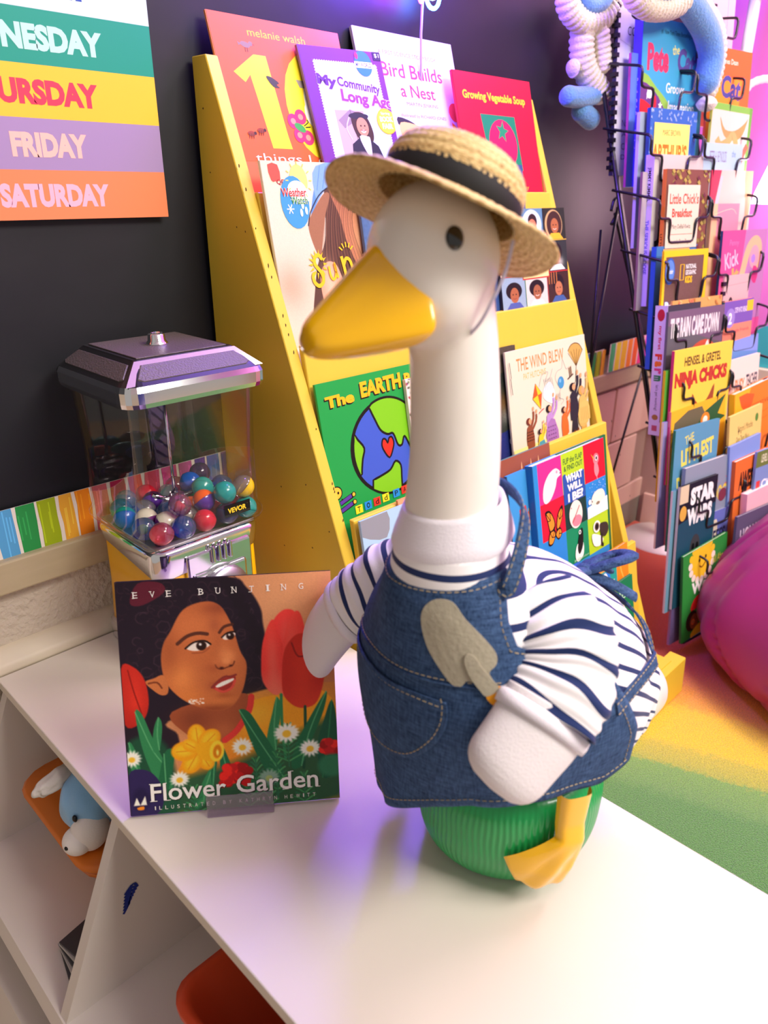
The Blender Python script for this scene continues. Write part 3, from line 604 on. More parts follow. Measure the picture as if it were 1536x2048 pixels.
# --------------------------------------------------------------- tier 1
def art_sun(w, h):
    p = Paint(250, 330, '#ddd0b8'); g = p
    p.glow(.2, .75, .5, .25, '#d8c8b0', .6); p.glow(.1, .66, .15, .12, '#c98a6a', .5)
    p.poly([(.62, .06), (1, .02), (1, 1.0), (.30, 1.0), (.36, .62), (.52, .40)], '#4a2c20', 5, al=.9)
    p.poly([(.64, .13), (1.0, .12), (1.0, .62), (.86, .62), (.74, .45), (.70, .3)], '#c8835e', 5)     # face
    p.glow(.93, .42, .10, .09, '#e6a880', .9); p.glow(.98, .5, .05, .08, '#a05040', .5); p.line([(.80, .26), (.86, .225), (.93, .24)], .014, '#4a2a1c', 4); p.ell(.87, .265, .03, .012, '#2a1a16', -10)
    p.line([(.88, .53), (.96, .515), (1.0, .50)], .016, '#a4443c', 4); p.glow(.8, .18, .12, .07, '#7a4230', .6)
    for k in range(26):
        x = .50+.012*k; p.line([(x+.10, .16), (x+.02, .35), (x-.04+.006*k, .60), (x+.02+.01*k, .95)], .008, ['#7a4a30', '#2a1812', '#9a6644', '#4a2a1c'][k % 4], 5, al=.45)
    p.poly([(.40, .30), (.48, .22), (.60, .14), (.74, .10), (1, .085), (1, .02), (.72, .01), (.56, .05), (.46, .16)], '#5b8fce', 5); p.poly([(.52, .02), (1, 0), (1, .10), (.70, .10), (.56, .16), (.48, .20)], '#7ba7d8', 4)
    for k in range(9): p.line([(.5+.06*k, .15-.01*k), (.56+.06*k, .02)], .006, '#3f6fae', al=.6)
    p.poly([(.36, .34), (.42, .27), (.56, .17), (.62, .18), (.54, .30), (.47, .46), (.43, .52), (.38, .44)], '#9a6a4c', 5); p.line([(.36, .34), (.42, .25), (.60, .14), (1, .085)], .010, '#20242c', 5)
    p.poly([(.40, .64), (.48, .55), (.58, .56), (.64, .66), (.70, .80), (.80, .90), (.74, 1.0), (.52, 1.0), (.42, .84)], '#e0a382', 5); p.glow(.50, .66, .06, .10, '#f2c4a4', .8); p.glow(.62, .9, .08, .1, '#f0bca0', .6)
    for k in range(5): p.ell(.84+.03*k, .70+.025*k, .05, .03, '#e8b090', 40)
    p.poly([(.36, .92), (.48, .86), (.56, 1.0), (.34, 1.0)], '#e86a60', 3); p.poly([(.46, .90), (.56, .84), (.76, 1.0), (.48, 1.0)], '#f2dede', 3)
    p.grain(.05)
    a = Art(w, h)
    a.poly([(.06, .02), (.15, .02), (.16, .095), (.11, .105), (.075, .10)], '#ee5548', 2); a.text('QEB', .12, .095, .22, .125, '#a03030', bold=.02)
    a.ell(.33, .10, .085, .085, '#f4dc7a'); a.ell(.265, .215, .135, .14, '#3f94cf'); a.ell(.30, .15, .09, .05, '#d4dee6'); a.ell(.38, .175, .06, .035, '#dfe6ea')
    for q in range(12): t = q*TAU/12; a.line([(.33+.10*math.cos(t), .10+.08*math.sin(t)), (.33+.125*math.cos(t), .10+.10*math.sin(t))], .008, '#f2d25a')
    for sx, sy in ((.21, .25), (.26, .20)): 
        for q in range(3): t = q*math.pi/3; a.line([(sx-.035*math.cos(t), sy-.028*math.sin(t)), (sx+.035*math.cos(t), sy+.028*math.sin(t))], .008, '#eef4fa')
    for sx, sy in ((.33, .23), (.36, .26), (.31, .27)): a.ell(sx, sy, .014, .022, '#bfe2f4')
    a.text('Weather', .145, .14, .385, .185, '#c03a3a', bold=.02, out='#f2ece0'); a.text('Watch', .225, .185, .385, .225, '#3f8a48', bold=.02, out='#f2ece0')
    Yc = '#f2c024'
    for q in range(14): t = q*TAU/14; a.poly([(.395+.055*math.cos(t-.16), .555+.05*math.sin(t-.16)), (.395+.10*math.cos(t), .555+.085*math.sin(t)), (.395+.055*math.cos(t+.16), .555+.05*math.sin(t+.16))], Yc)
    a.line([(.44, .53), (.41, .505), (.37, .515), (.36, .55), (.395, .585), (.425, .61), (.42, .655), (.375, .675), (.335, .655), (.325, .62), (.345, .60)], .030, Yc, 5)
    a.line([(.50, .57), (.505, .62), (.525, .645), (.555, .635), (.57, .60), (.56, .555), (.568, .60), (.585, .64)], .022, Yc, 4)
    a.line([(.645, .52), (.66, .58), (.67, .635)], .030, Yc); a.line([(.66, .57), (.69, .535), (.73, .545), (.755, .60), (.775, .635)], .028, Yc, 4); a.rect(.65, .63, .70, .645, Yc); a.rect(.745, .63, .80, .645, Yc)
    for q in range(5): t = -2.5+q*.45; a.line([(.71+.055*math.cos(t), .51+.04*math.sin(t)), (.71+.095*math.cos(t), .51+.07*math.sin(t))], .012, Yc)
    return (p, a)
shelfbook('picture_book', 'large sun weather picture book with a girl in a blue denim hat', 1, .6635, .8975, .0345, .186, .005, '#efe6d4', art_sun, vis=0.25)
def art_denim(w, h):
    p = Paint(60, 90, '#4a6a94'); r = random.Random(2); p.poly([(0, 0), (1, 0), (1, .16), (0, .07)], '#e8d8d8'); 
    for k in range(40): x = r.random(); y = .1+r.random()*.9; p.line([(x, y), (x+.03, y+.1)], .012, ['#38547c', '#6a8ab4', '#22406a'][k % 3], al=.6)
    p.grain(.12); return p
shelfbook('picture_book', 'denim blue picture book half hidden behind the goose head', 1, .828, .8875, .031, .22, .005, '#6a7fa8', art_denim)
shelfbook('picture_book', 'plain navy blue book whose corner shows right of the straw hat', 1, 1.126, .881, .041, .116, .005, '#35508a', lambda w, h: Art(w, h, '#37528c'))
def art_photo(w, h):
    p = Paint(230, 300, '#2a2830'); r = random.Random(4)
    cells = [(0, 0, .33, .30, '#bfa890'), (.33, 0, .66, .30, '#5c86a8'), (.66, 0, 1, .30, '#20281c'), (.66, .31, 1, .60, '#26302e'), (.66, .61, 1, .92, '#3a241c'), (0, .62, .33, .92, '#8fa6bc'), (.33, .62, .66, .92, '#cfc8c2'), (0, .31, .33, .61, '#d7c8b4')]
    skin = ['#c98a64', '#d47a5c', '#a8643c', '#8a5636', '#b4704c', '#a5603c', '#9a5c3c', '#c08a68']
    for i, (x0, y0, x1, y1, bg) in enumerate(cells):
        m = ((p.U > x0) & (p.U < x1) & (p.V > y0) & (p.V < y1)).astype(float); p.blend(m, bg); cx, cy = (x0+x1)/2, (y0+y1)/2
        b = p.a.copy()
        if i == 2: p.ell(cx-.01, cy+.01, .135, .145, '#c4a070'); p.ell(cx, cy+.01, .115, .13, '#3a2418')
        elif i == 1: p.ell(cx, cy, .14, .14, '#cfdcec'); p.ell(cx+.01, cy-.03, .065, .07, '#2a1a18')
        elif i in (5, 6): p.ell(cx, cy-.02, .11, .08, '#16110f')
        else: p.ell(cx, cy-.03, .09, .09, '#181210')
        p.ell(cx+.005, cy+.02, .060, .072, skin[i]); p.ell(cx-.018, cy+.012, .008, .006, '#20120c'); p.ell(cx+.026, cy+.012, .008, .006, '#20120c'); p.line([(cx-.02, cy+.048), (cx+.004, cy+.056), (cx+.028, cy+.048)], .008, '#f0dcd0' if i in (2, 6) else '#903c34', 2)
        p.poly([(cx-.12, y1), (cx-.06, cy+.09), (cx+.07, cy+.09), (cx+.13, y1)], ['#c8a088', '#9ab8dc', '#f2b02a', '#e8e8ea', '#3c5c98', '#4c5ca0', '#d8d0d0', '#406090'][i], 0)
        if i == 3: p.glow(cx+.06, cy+.07, .05, .05, '#dcd4d0', .7)
        if i == 4:
            for k in range(4): p.line([(x0+.03+.04*k, y0), (x0+.03+.04*k, y0+.12)], .01, '#c87a3c')
        p.a = np.where(m[..., None] > 0, p.a, b)
    p.grain(.08)
    a = Art(w, h); R = '#c8302c'
    for c, d in ((R, 0), ('#f4e49c', .012)): a.rect(.30+d, .235+d, .70-d, .66-d, c)
    a.text('WHAT', .44, .27, .66, .315, '#8a6a30'); a.text('WE ARE', .40, .34, .66, .38, '#8a6a30'); a.text('by JEAN MARZOLLO', .40, .47, .66, .495, '#6a4a28'); a.text('Photographed by', .42, .52, .66, .545, '#6a4a28'); a.text('NANCY SHEEHAN', .41, .56, .66, .585, '#6a4a28')
    for y, x0 in ((.303, 0), (.61, 0)): a.rect(x0, y, .30, y+.008, R); a.rect(.70, y, 1, y+.008, R if y > .5 else '#d8b040')
    for x in (.33, .66): a.rect(x-.004, 0, x+.004, .235, '#101418'); a.rect(x-.004, .66, x+.004, .95, '#4c8a60' if x < .5 else '#b02828')
    return (p, a)
shelfbook('picture_book', 'dark photo grid picture book of many children on the second tier at the right', 1, 1.137, .8585, -.0325, .222, .006, '#2a2830', art_photo, s=.2, h=.255, vis=0.19)
shelfbook('picture_book', 'pale photo book partly seen behind the goose neck beside the photo grid book', 1, 1.02, .880, -.035, .16, .004, '#b8aaa6', lambda w, h: Art(w, h, '#b3a5a3'), s=.2)
# --------------------------------------------------------------- tier 2
def art_earth(w, h):
    a = Art(w, h, '#1f9a44'); Y = '#fbb81c'; K = '#16120c'
    for t, x0, y0, x1, y1 in (('The', .06, .095, .30, .175), ('EARTH', .36, .045, .73, .155), ('Book', .765, .055, 1.02, .145)):
        a.text(t, x0-.010, y0+.010, x1-.010, y1+.010, K, bold=.05, rot=-1); a.text(t, x0, y0, x1, y1, Y, bold=.05, rot=-1)
    cx, cy, R = .545, .545, .345; k = w/h
    a.ell(cx, cy, R, R*1.02, K, n=44); a.ell(cx, cy, R*.925, R*.945, '#3f5cc0', n=44)
    def land(pts):
        P = [(cx+x*R*.925, cy+y*R*.925*k) for x, y in pts]; a.poly(P, '#7cc41c', 0); a.line(P, .016, K, 0, True)
    arc = lambda a0, a1, n=14: [(math.cos(math.radians(a0+(a1-a0)*i/n)), math.sin(math.radians(a0+(a1-a0)*i/n))) for i in range(n+1)]
    land([tuple(p) for p in catmull([(-.42, -.88), (-.30, -.60), (-.18, -.36), (.0, -.24), (.16, -.22), (.26, .04), (.38, .06), (.48, -.10), (.62, .16), (.70, .20), (.74, -.05), (.80, -.30)], 4)]+arc(-22, -110, 16)[1:])
    land(arc(155, 205, 8)+[tuple(p) for p in catmull([(-.84, -.30), (-.70, -.10), (-.78, .10), (-.84, .30), (-.86, .40)], 3)])
    land(arc(78, 128, 10)+[tuple(p) for p in catmull([(-.58, .60), (-.30, .56), (-.05, .50), (.12, .36), (.26, .48), (.24, .75), (.22, .96)], 3)])
    H = [(0, .16), (-.15, .0), (-.20, -.13), (-.15, -.24), (-.06, -.23), (0, -.14), (.06, -.23), (.15, -.24), (.20, -.13), (.15, .0)]; P = [(cx-.01+x*R*.8, cy+.03+y*R*.95*k) for x, y in H]; a.poly(P, '#f2301c', 3); a.line(P, .014, K, 3, True)
    def kid(x, y, fx, c, hairc):
        a.ell(x, y, .05, .05, K); a.ell(x, y, .042, .042, '#f4c03c'); a.ell(x+.015*fx, y, .008, .010, K)
        for dy in (.05, .105): a.line([(x+.02*fx, y+dy+.03), (x+.13*fx, y+dy)], .034, K); a.line([(x+.02*fx, y+dy+.03), (x+.12*fx, y+dy)], .024, c); a.ell(x+.14*fx, y+dy-.004, .018, .020, K); a.ell(x+.14*fx, y+dy-.004, .012, .014, '#f4c03c')
    kid(.035, .76, 1, '#5a3a98', K); kid(1.0, .60, -1, '#ee5aa0', K)
    cs = ['#f4e22a', '#2a8fd8', '#e03a2a', '#f4e22a', '#2a8fd8', '#e03a2a', '#f4e22a', '#2a8fd8']
    for i, ch in enumerate('ToddPARR'):
        x = .17+.082*i+(.02 if i > 3 else 0); y = .925-.004*i; a.rect(x, y-.030, x+.062, y+.030, cs[i]); a.text(ch, x+.016, y-.02, x+.046, y+.02, K, bold=.01)
    return a
shelfbook('picture_book', 'green earth picture book with a heart on a blue and green globe', 2, .6635, .7985, -.2545, .235, .004, '#1f9a44', art_earth, vis=0.213)
def art_speck(w, h):
    p = Paint(70, 130, '#e8dcd0'); r = random.Random(7)
    for k in range(420): p.ell(r.random(), r.random(), .02, .008, ['#b03040', '#40503a', '#d0a070', '#50405a', '#7a8a50'][k % 5], r.random()*180)
    for k in range(10): p.line([(.2+.06*k, 1), (.25+.05*k, .5), (.1+.08*k, .1)], .02, '#b06a60', al=.5)
    p.poly([(.05, .04), (.9, .02), (.9, .10), (.05, .12)], '#e6dcc8', al=.8); return p
shelfbook('picture_book', 'speckled cream picture book peeking out left of the goose neck', 2, .838, .787, -.274, .15, .006, '#e8dcd0', art_speck, h=.22)
def art_cyc(w, h):
    p = Paint(60, 130, '#2a3028'); p.poly([(0, 0), (1, 0), (1, .2), (0, .25)], '#5a4c3a', al=.7); p.glow(.6, .5, .25, .1, '#8a5a28', .7); p.glow(.8, .62, .3, .08, '#c8c4c0', .8); p.poly([(0, .78), (1, .74), (1, 1), (0, 1)], '#1e2a6c'); p.grain(.2)
    a = Art(w, h); a.text('cyc', .62, .83, 1.0, .93, '#e8e8f0', bold=.01); return (p, a)
shelfbook('picture_book', 'dark encyclopedia with a navy foot band behind the wind book', 2, 1.035, .8005, -.262, .11, .006, '#2a3028', art_cyc, vis=0.2)
def art_dino(w, h):
    a = Art(w, h, '#8fc8e8'); a.poly([(0, .55), (1, .45), (1, 1), (0, 1)], '#f4cc3a'); a.poly([(.3, .3), (.9, .2), (1, .5), (.5, .6)], '#e87a5a', 4); a.poly([(.5, .6), (.9, .56), (.9, .9), (.5, .95)], '#5a9a50', 4); return a
shelfbook('picture_book', 'sky blue and yellow book sliver right of the goose neck', 2, .955, .790, -.275, .10, .005, '#8fc8e8', art_dino, h=.23)
def art_wind(w, h):
    a = Art(w, h, '#ddd4ba'); O = '#d9884a'
    a.text('THE WIND BLEW', .115, .085, .70, .205, O, bold=.01, rot=0); a.text('PAT HUTCHINS', .185, .235, .46, .295, '#cbb05a', bold=.005)
    a.poly([(.76, .13), (.80, .08), (.86, .065), (.92, .09), (.96, .155), (.86, .30)], '#c8a050', 0)
    for q in range(6): a.line([(.86, .30), (.76+.04*q, .12+.012*abs(q-2.5))], .005, '#5a4018')
    a.line([(.76, .13), (.80, .08), (.86, .065), (.92, .09), (.96, .155)], .006, '#5a4018', 3); a.line([(.86, .30), (.835, .45), (.825, .475), (.81, .46)], .006, '#3a2a20')
    a.poly([(.745, .30), (.79, .28), (.80, .38), (.76, .40)], '#b59a78'); a.rect(.755, .30, .765, .39, '#3a2a20'); a.rect(.775, .29, .785, .385, '#3a2a20'); a.line([(.73, .41), (.81, .37)], .012, '#4a382a')
    a.ell(.64, .42, .042, .062, '#3f8fc0'); a.ell(.63, .40, .014, .02, '#7ab4da'); a.line([(.63, .48), (.60, .44), (.57, .36), (.60, .30), (.66, .28), (.68, .20), (.72, .30), (.76, .28)], .003, '#8a8a90', 5); a.line([(.36, .40), (.40, .30), (.48, .28), (.44, .36), (.50, .34), (.54, .26)], .003, '#8a8a90', 5); a.line([(.63, .48), (.60, .56), (.66, .60), (.62, .64)], .003, '#8a8a90', 5)
    K = [(.315, .36), (.385, .465), (.36, .62), (.27, .50)]; a.poly(K, '#f6c62a'); a.poly([K[0], (.335, .475), K[3]], '#ee5a22'); a.poly([(.335, .475), K[1], K[2]], '#ee5a22'); a.line(K, .004, '#7a3a18', 0, True)
    for d in (.0, .012): a.poly([(.42+d, .42), (.50, .38), (.55, .50), (.53, .60), (.44, .56), (.40, .50)], '#cfdde4' if d == 0 else '#e4eaea', 4)
    for q in range(6): a.line([(.42+.02*q, .34), (.44+.02*q, .46)], .003, '#70767e', 3)
    for q in range(5): a.line([(.56+.015*q, .52), (.53+.02*q, .60)], .003, '#70767e', 3)
    for q in range(4): a.line([(.33+.012*q, .66-.01*q), (.345+.018*q, .64-.006*q)], .006, '#c03a3a')
    a.rect(0, .93, .50, 1, '#eadf8a')
    def person(x, y, s_, body, legs, hair, hat=None, arms=1):
        a.poly([(x-.035*s_, y+.30*s_), (x+.02*s_, y+.28*s_), (x+.03*s_, y+.44*s_), (x-.06*s_, y+.44*s_)], legs); a.poly([(x-.05*s_, y+.07*s_), (x+.025*s_, y+.06*s_), (x+.045*s_, y+.30*s_), (x-.06*s_, y+.32*s_)], body, 2)
        a.line([(x, y+.09*s_), (x+.05*s_, y-.02*s_), (x+.055*s_, y-.10*s_)], .026*s_, body, 2); a.line([(x+.01*s_, y+.12*s_), (x+.085*s_, y+.02*s_), (x+.095*s_, y-.06*s_)], .024*s_, body, 2)
        for q in ((.055, -.13), (.098, -.09)): a.ell(x+q[0]*s_, y+q[1]*s_, .013*s_, .024*s_, '#e2a070', 15)
        a.ell(x-.02*s_, y, .034*s_, .042*s_, hair); a.ell(x-.002*s_, y+.002*s_, .022*s_, .030*s_, '#e2a070'); a.line([(x-.035*s_, y+.44*s_), (x-.01*s_, y+.44*s_)], .018*s_, '#6a3a1c'); a.line([(x+.01*s_, y+.43*s_), (x+.035*s_, y+.43*s_)], .018*s_, '#6a3a1c')
    person(.215, .70, .85, '#8a4a2c', '#eab058', '#6a3020'); person(.47, .64, .95, '#b48ac4', '#9a5a9c', '#1a1614'); a.poly([(.43, .78), (.52, .76), (.56, 1), (.40, 1)], '#a070ac', 2)
    person(.66, .70, .82, '#ee6a28', '#f2b82a', '#3a2018'); person(.80, .50, 1.05, '#2a2630', '#2a2630', '#141214'); person(.92, .56, 1.15, '#d8b060', '#d0a04c', '#c89a4c'); a.poly([(.86, .70), (.98, .69), (1.0, .88), (.84, .90)], '#dcb664', 2)
    for q in range(5): a.line([(.875+.022*q, .74), (.87+.026*q, .88)], .004, '#a07a30')
    for q in range(16): a.ell(.17+.022*(q % 4), .80+.028*(q//4), .005, .006, '#3a1c10')
    for q in range(16): a.ell(.43+.028*(q % 4), .82+.04*(q//4), .005, .006, '#6a3a70')
    person(.33, .83, .65, '#f2cc2a', '#4a9aa8', '#141214'); a.poly([(.30, .93), (.36, .92), (.38, 1), (.28, 1)], '#4a9aa8')
    for q in (.10, .25): a.line([(.022, q), (.03, q+.15)], .006, '#3a3430')
    return a
shelfbook('picture_book', 'cream picture book of people chasing a kite and umbrella in the wind', 2, 1.101, .7895, -.269, .268, .004, '#ece4cc', art_wind, spine='#e4d8bc', vis=0.195)
# --------------------------------------------------------------- tier 3
def art_tree(w, h):
    a = Art(w, h, '#a9cbe0'); a.poly([(.0, .0), (.4, .0), (.35, .16), (.0, .10)], '#8f9298', 3); a.ell(.30, .30, .20, .08, '#f2efe6', -8); a.ell(.45, .28, .02, .02, '#222222'); a.line([(.14, .30), (.40, .29)], .01, '#333333')
    for q in range(8): a.line([(.05+.05*q, .36), (.10+.05*q, .75)], .008, '#6f9fc4')
    a.ell(1.0, .75, .62, .62, '#6a9a3a', n=40)
    for q in range(40): t = q*2.4; rr_ = .1+.46*((q*37 % 40)/40); a.ell(1.0+rr_*math.cos(t), .75+rr_*math.sin(t), .035, .018, '#3f6a24', 35)
    return a
shelfbook('picture_book', 'pale blue picture book with a round leafy green tree left of the goose', 3, .6635, .707, -.437, .135, .005, '#a9cbe0', art_tree, vis=0.24)
shelfbook('picture_book', 'orange topped book behind the leafy tree book', 3, .75, .716, -.432, .12, .004, '#ee9a6a', lambda w, h: Art(w, h, '#f0a070'))
def art_brown(w, h):
    a = Art(w, h, '#5f8a84'); a.poly([(.32, .0), (1.0, 0), (1.0, .18), (.88, .22), (.70, .30), (.42, .28)], '#93503a', 3)
    for x in (.62, .74, .84): a.poly([(x-.03, .20), (x, .06), (x+.02, .20)], '#e8b07a')
    for q in range(6): a.poly([(.10+.05*q, .52), (.14+.05*q, .38), (.17+.05*q, .55)], '#c83c2c')
    a.poly([(.05, .5), (.35, .45), (.4, .7), (.1, .8)], '#4a8a4a', 3); return a
shelfbook('picture_book', 'teal and brown picture book standing at the back of the third tier', 3, .916, .7135, -.432, .238, .005, '#5f8a84', art_brown, vis=0.24)
def art_im(w, h):
    a = Art(w, h, '#3f96d8'); a.text("I'm", .20, .26, .62, .44, '#e03a34', bold=.04, rot=-8); a.text('m', .38, .29, .62, .42, '#e8b020', bold=.03, rot=-8); a.poly([(.45, .55), (.8, .42), (.95, .6), (.9, .9), (.55, .98), (.4, .8)], '#d8a82a', 4)
    for q in range(30): a.ell(.5+.4*((q*7 % 30)/30), .55+.38*((q*11 % 30)/30), .025, .016, '#8a5a20')
    return a
shelfbook('picture_book', 'sky blue picture book with a golden animal left of the animal grid book', 3, 1.005, .6985, -.457, .145, .006, '#3f96d8', art_im, vis=0.24, spine='#3a5a80')
def art_what(w, h):
    a = Art(w, h, '#f2efe8'); x = [.055, .37, .685, 1.0]; y = [0, .345, .665, 1.0]
    C_ = [['#d8308c', '#b4d426', '#d8142c'], ['#e01a34', '#123a34', '#2a86d2'], ['#2a86d2', '#0f8a5c', '#b4d426']]
    for r_ in range(3):
        for c_ in range(3): a.rect(x[c_], y[r_], x[c_+1], y[r_+1], C_[r_][c_])
    a.rect(0, 0, .055, 1, '#2a8ad0')
    a.text('FLIP the FLAP', .395, .045, .665, .095, '#1e5c34', bold=.01); a.text('& FIND OUT', .40, .11, .665, .155, '#1e5c34', bold=.01)
    a.rect(.375, .20, .68, .40, '#2754a8'); a.ell(.40, .20, .025, .025, '#2754a8'); a.rect(.375, .345, .68, .44, '#2754a8')
    a.text('WHAT', .415, .19, .655, .26, '#f2f2ec', bold=.05); a.text('WILL', .43, .275, .64, .34, '#f2f2ec', bold=.05); a.text('I BE?', .43, .355, .65, .43, '#f2f2ec', bold=.05)
    W_ = '#f4dfe4'; a.poly([(.10, .30), (.12, .20), (.19, .12), (.28, .09), (.335, .12), (.35, .16), (.30, .18), (.27, .25), (.20, .33), (.13, .35)], W_, 4); a.ell(.30, .125, .012, .012, '#e89ab0'); a.ell(.345, .145, .007, .007, '#222222')
    a.ell(.865, .16, .045, .05, '#f07a84'); a.ell(.872, .155, .020, .024, '#f6f0ea'); a.ell(.872, .155, .012, .016, '#101010'); a.poly([(.83, .14), (.79, .10), (.835, .17)], '#f2b02a'); a.poly([(.84, .19), (.88, .20), (.90, .28), (.86, .32), (.83, .27)], '#f28a94', 3); a.line([(.86, .31), (.87, .35)], .008, '#f2a0a0')
    O = '#f0902a'; K = '#181210'
    for pts in ([(.16, .62), (.13, .50), (.11, .42), (.17, .42), (.22, .50), (.23, .58)], [(.24, .60), (.27, .48), (.34, .42), (.34, .50), (.30, .58), (.26, .62)], [(.12, .70), (.15, .60), (.22, .60), (.22, .66), (.17, .72)], [(.22, .64), (.29, .60), (.31, .66), (.26, .70)]):
        a.poly([(px_, py_) for px_, py_ in pts], K, 3); cx_ = sum(p_[0] for p_ in pts)/len(pts); cy_ = sum(p_[1] for p_ in pts)/len(pts); a.poly([(cx_+(px_-cx_)*.78, cy_+(py_-cy_)*.78) for px_, py_ in pts], O, 3)
        for q in range(3): a.line([(cx_, cy_), pts[q+1]], .007, K)
    a.ell(.52, .56, .095, .125, '#f4e6da'); a.ell(.53, .62, .07, .05, '#ef8a98')
    for q in range(14): a.ell(.46+.12*((q*5 % 14)/14), .49+.14*((q*9 % 14)/14), .006, .007, '#b0504a')
    a.poly([(.69, .56), (1.0, .53), (1.0, .665), (.685, .665)], '#e8f0f4'); a.poly([(.75, .54), (.78, .47), (.86, .44), (.94, .46), (.965, .53), (.90, .56), (.80, .57)], '#f2ead8', 4); a.ell(.73, .52, .022, .025, '#dce8f0'); a.ell(.765, .525, .008, .008, '#111111'); a.ell(.85, .56, .03, .015, '#8a7a60')
    a.poly([(.47, .93), (.50, .84), (.58, .82), (.60, .88), (.58, .96), (.50, .99)], '#e8f2ea', 4); a.poly([(.56, .72), (.60, .72), (.59, .86), (.53, .93), (.51, .86)], '#101814', 3); a.ell(.555, .735, .018, .02, '#e8f2ea'); a.ell(.555, .735, .009, .011, '#101010')
    a.ell(.81, .77, .055, .055, '#f2efe6'); a.ell(.81, .77, .035, .038, '#6a5440'); a.ell(.81, .77, .022, .026, '#101010'); a.poly([(.86, .76), (.97, .78), (.985, .86), (.92, .90), (.86, .84)], '#3a3228', 4); a.poly([(.73, .82), (.84, .86), (.90, .92), (.84, .96), (.75, .93)], '#f2efe6', 3); a.line([(.88, .85), (.87, .95), (.90, .97)], .03, '#2a2620', 2)
    r = random.Random(3)
    for q in range(40): 
        px_, py_ = r.uniform(.70, .98), r.uniform(.36, .50); a.ell(px_, py_, .003, .003, '#dff0ff')
    a.text('Gaia Cornwall'.replace('Gaia Cornwall', '& Quinlan'), .44, .955, .66, .98, '#a8d8b0'); return a
shelfbook('board_book', 'square flap book of nine bright animal panels on the third tier', 3, 1.061, .6855, -.4495, .244, .016, '#2a8ad0', art_what, vis=0.223, spine='#1f6ab0', h=.29)
shelfbook('picture_book', 'dark green cover edge behind the animal panel book', 3, 1.157, .6965, -.452, .176, .004, '#1d6a3c', lambda w, h: Art(w, h, '#1d6a3c'))
# --------------------------------------------------------------- tier 4
def art_orange(w, h):
    a = Art(w, h, '#f28a1c')
    for pts in ([(.05, .05), (.45, .12), (.5, .4)], [(.45, .12), (.8, .0)], [(.5, .4), (.95, .36)], [(.8, 0), (.85, .2), (.95, .36)], [(.3, .0), (.2, .25), (.5, .4)]): a.line(pts, .02, '#f8b84a')
    a.text('SPACE', .28, .28, .92, .40, '#20180c', bold=.06); return a
shelfbook('picture_book', 'orange honeycomb patterned book on the lowest tier at the right', 4, 1.127, .6125, -.660, .195, .006, '#f28a1c', art_orange)
shelfbook('picture_book', 'small blue book beside the orange honeycomb book', 4, 1.055, .6120, -.640, .085, .005, '#3460b8', lambda w, h: Art(w, h, '#3668c0'))
def art_teal(w, h):
    a = Art(w, h, '#1f9a90'); a.ell(.55, .16, .22, .24, '#2a7ad8'); a.ell(.55, .16, .14, .16, '#e6f0f8'); a.text('OK', .56, .10, .92, .26, '#f2f6f4', bold=.06); return a
shelfbook('picture_book', 'teal book with a round blue emblem standing before the orange book', 4, 1.165, .6005, -.690, .10, .005, '#1f9a90', art_teal)
def art_gfe(w, h):
    a = Art(w, h, '#127a4c'); a.text('fe', .62, .08, .80, .20, '#bfe0c8'); a.poly([(.4, .35), (.75, .25), (.8, .6), (.5, .7)], '#e4cf9a', 0); return a
shelfbook('picture_book', 'dark green book at the very front of the lowest tier', 4, 1.165, .5885, -.722, .15, .005, '#127a4c', art_gfe)
shelfbook('picture_book', 'mid blue book seen low between the goose wing and apron', 4, .672, .612, -.668, .16, .005, '#3f86b8', lambda w, h: Art(w, h, '#3f86b8'))
# ================================================================ capsule vending machine (square body, clear globe, chrome and black lid)
GX, GY = .484, .900
MC = empty('capsule_machine', (GX, GY, TZ)); tag(MC, 'yellow and chrome capsule vending machine with a clear square globe', 'vending machine')
chrome = mat('chrome', '#e6e6ea', .10, 1.0); chrome_s = mat('satin_chrome', '#b9b9bd', .38, 1.0, bump=(900, .4, .0004))
ambery = mat('amber_yellow_enamel', '#fbb40e', .3, coat=.4); blackp = mat('black_plastic', '#141416', .35); hammer = mat('hammered_grey_vinyl', '#5a504e', .42, bump=(420, .8, .0012))
def rr(bm, hw, z, r, n=6, hd=None, cx=0, cy=0):
    hd = hw if hd is None else hd; R = []
    for sx, sy, a0 in ((1, 1, 0), (-1, 1, 90), (-1, -1, 180), (1, -1, 270)):
        for k in range(n): a = math.radians(a0+k*90/(n-1)); R.append(bm.verts.new((cx+sx*(hw-r)+r*math.cos(a), cy+sy*(hd-r)+r*math.sin(a), z)))
    return R
def stack(prof, cap0=True, cap1=True, n=6):   # (half width, z, corner radius)
    bm = bmesh.new(); P = [rr(bm, hw, z, r, n) for hw, z, r in prof]
    for a, b in zip(P, P[1:]):
        m = len(a)
        for k in range(m): bm.faces.new((a[k], a[(k+1) % m], b[(k+1) % m], b[k]))
    if cap0: bm.faces.new(P[0][::-1])
    if cap1: bm.faces.new(P[-1])
    return bm
obj('foot_ring', stack([(.089, .0, .022), (.0905, .003, .024), (.0905, .030, .024), (.087, .036, .022)]), chrome, MC, True)
obj('body', stack([(.0855, .034, .020), (.082, .10, .02), (.0805, .182, .02)]), ambery, MC, True)
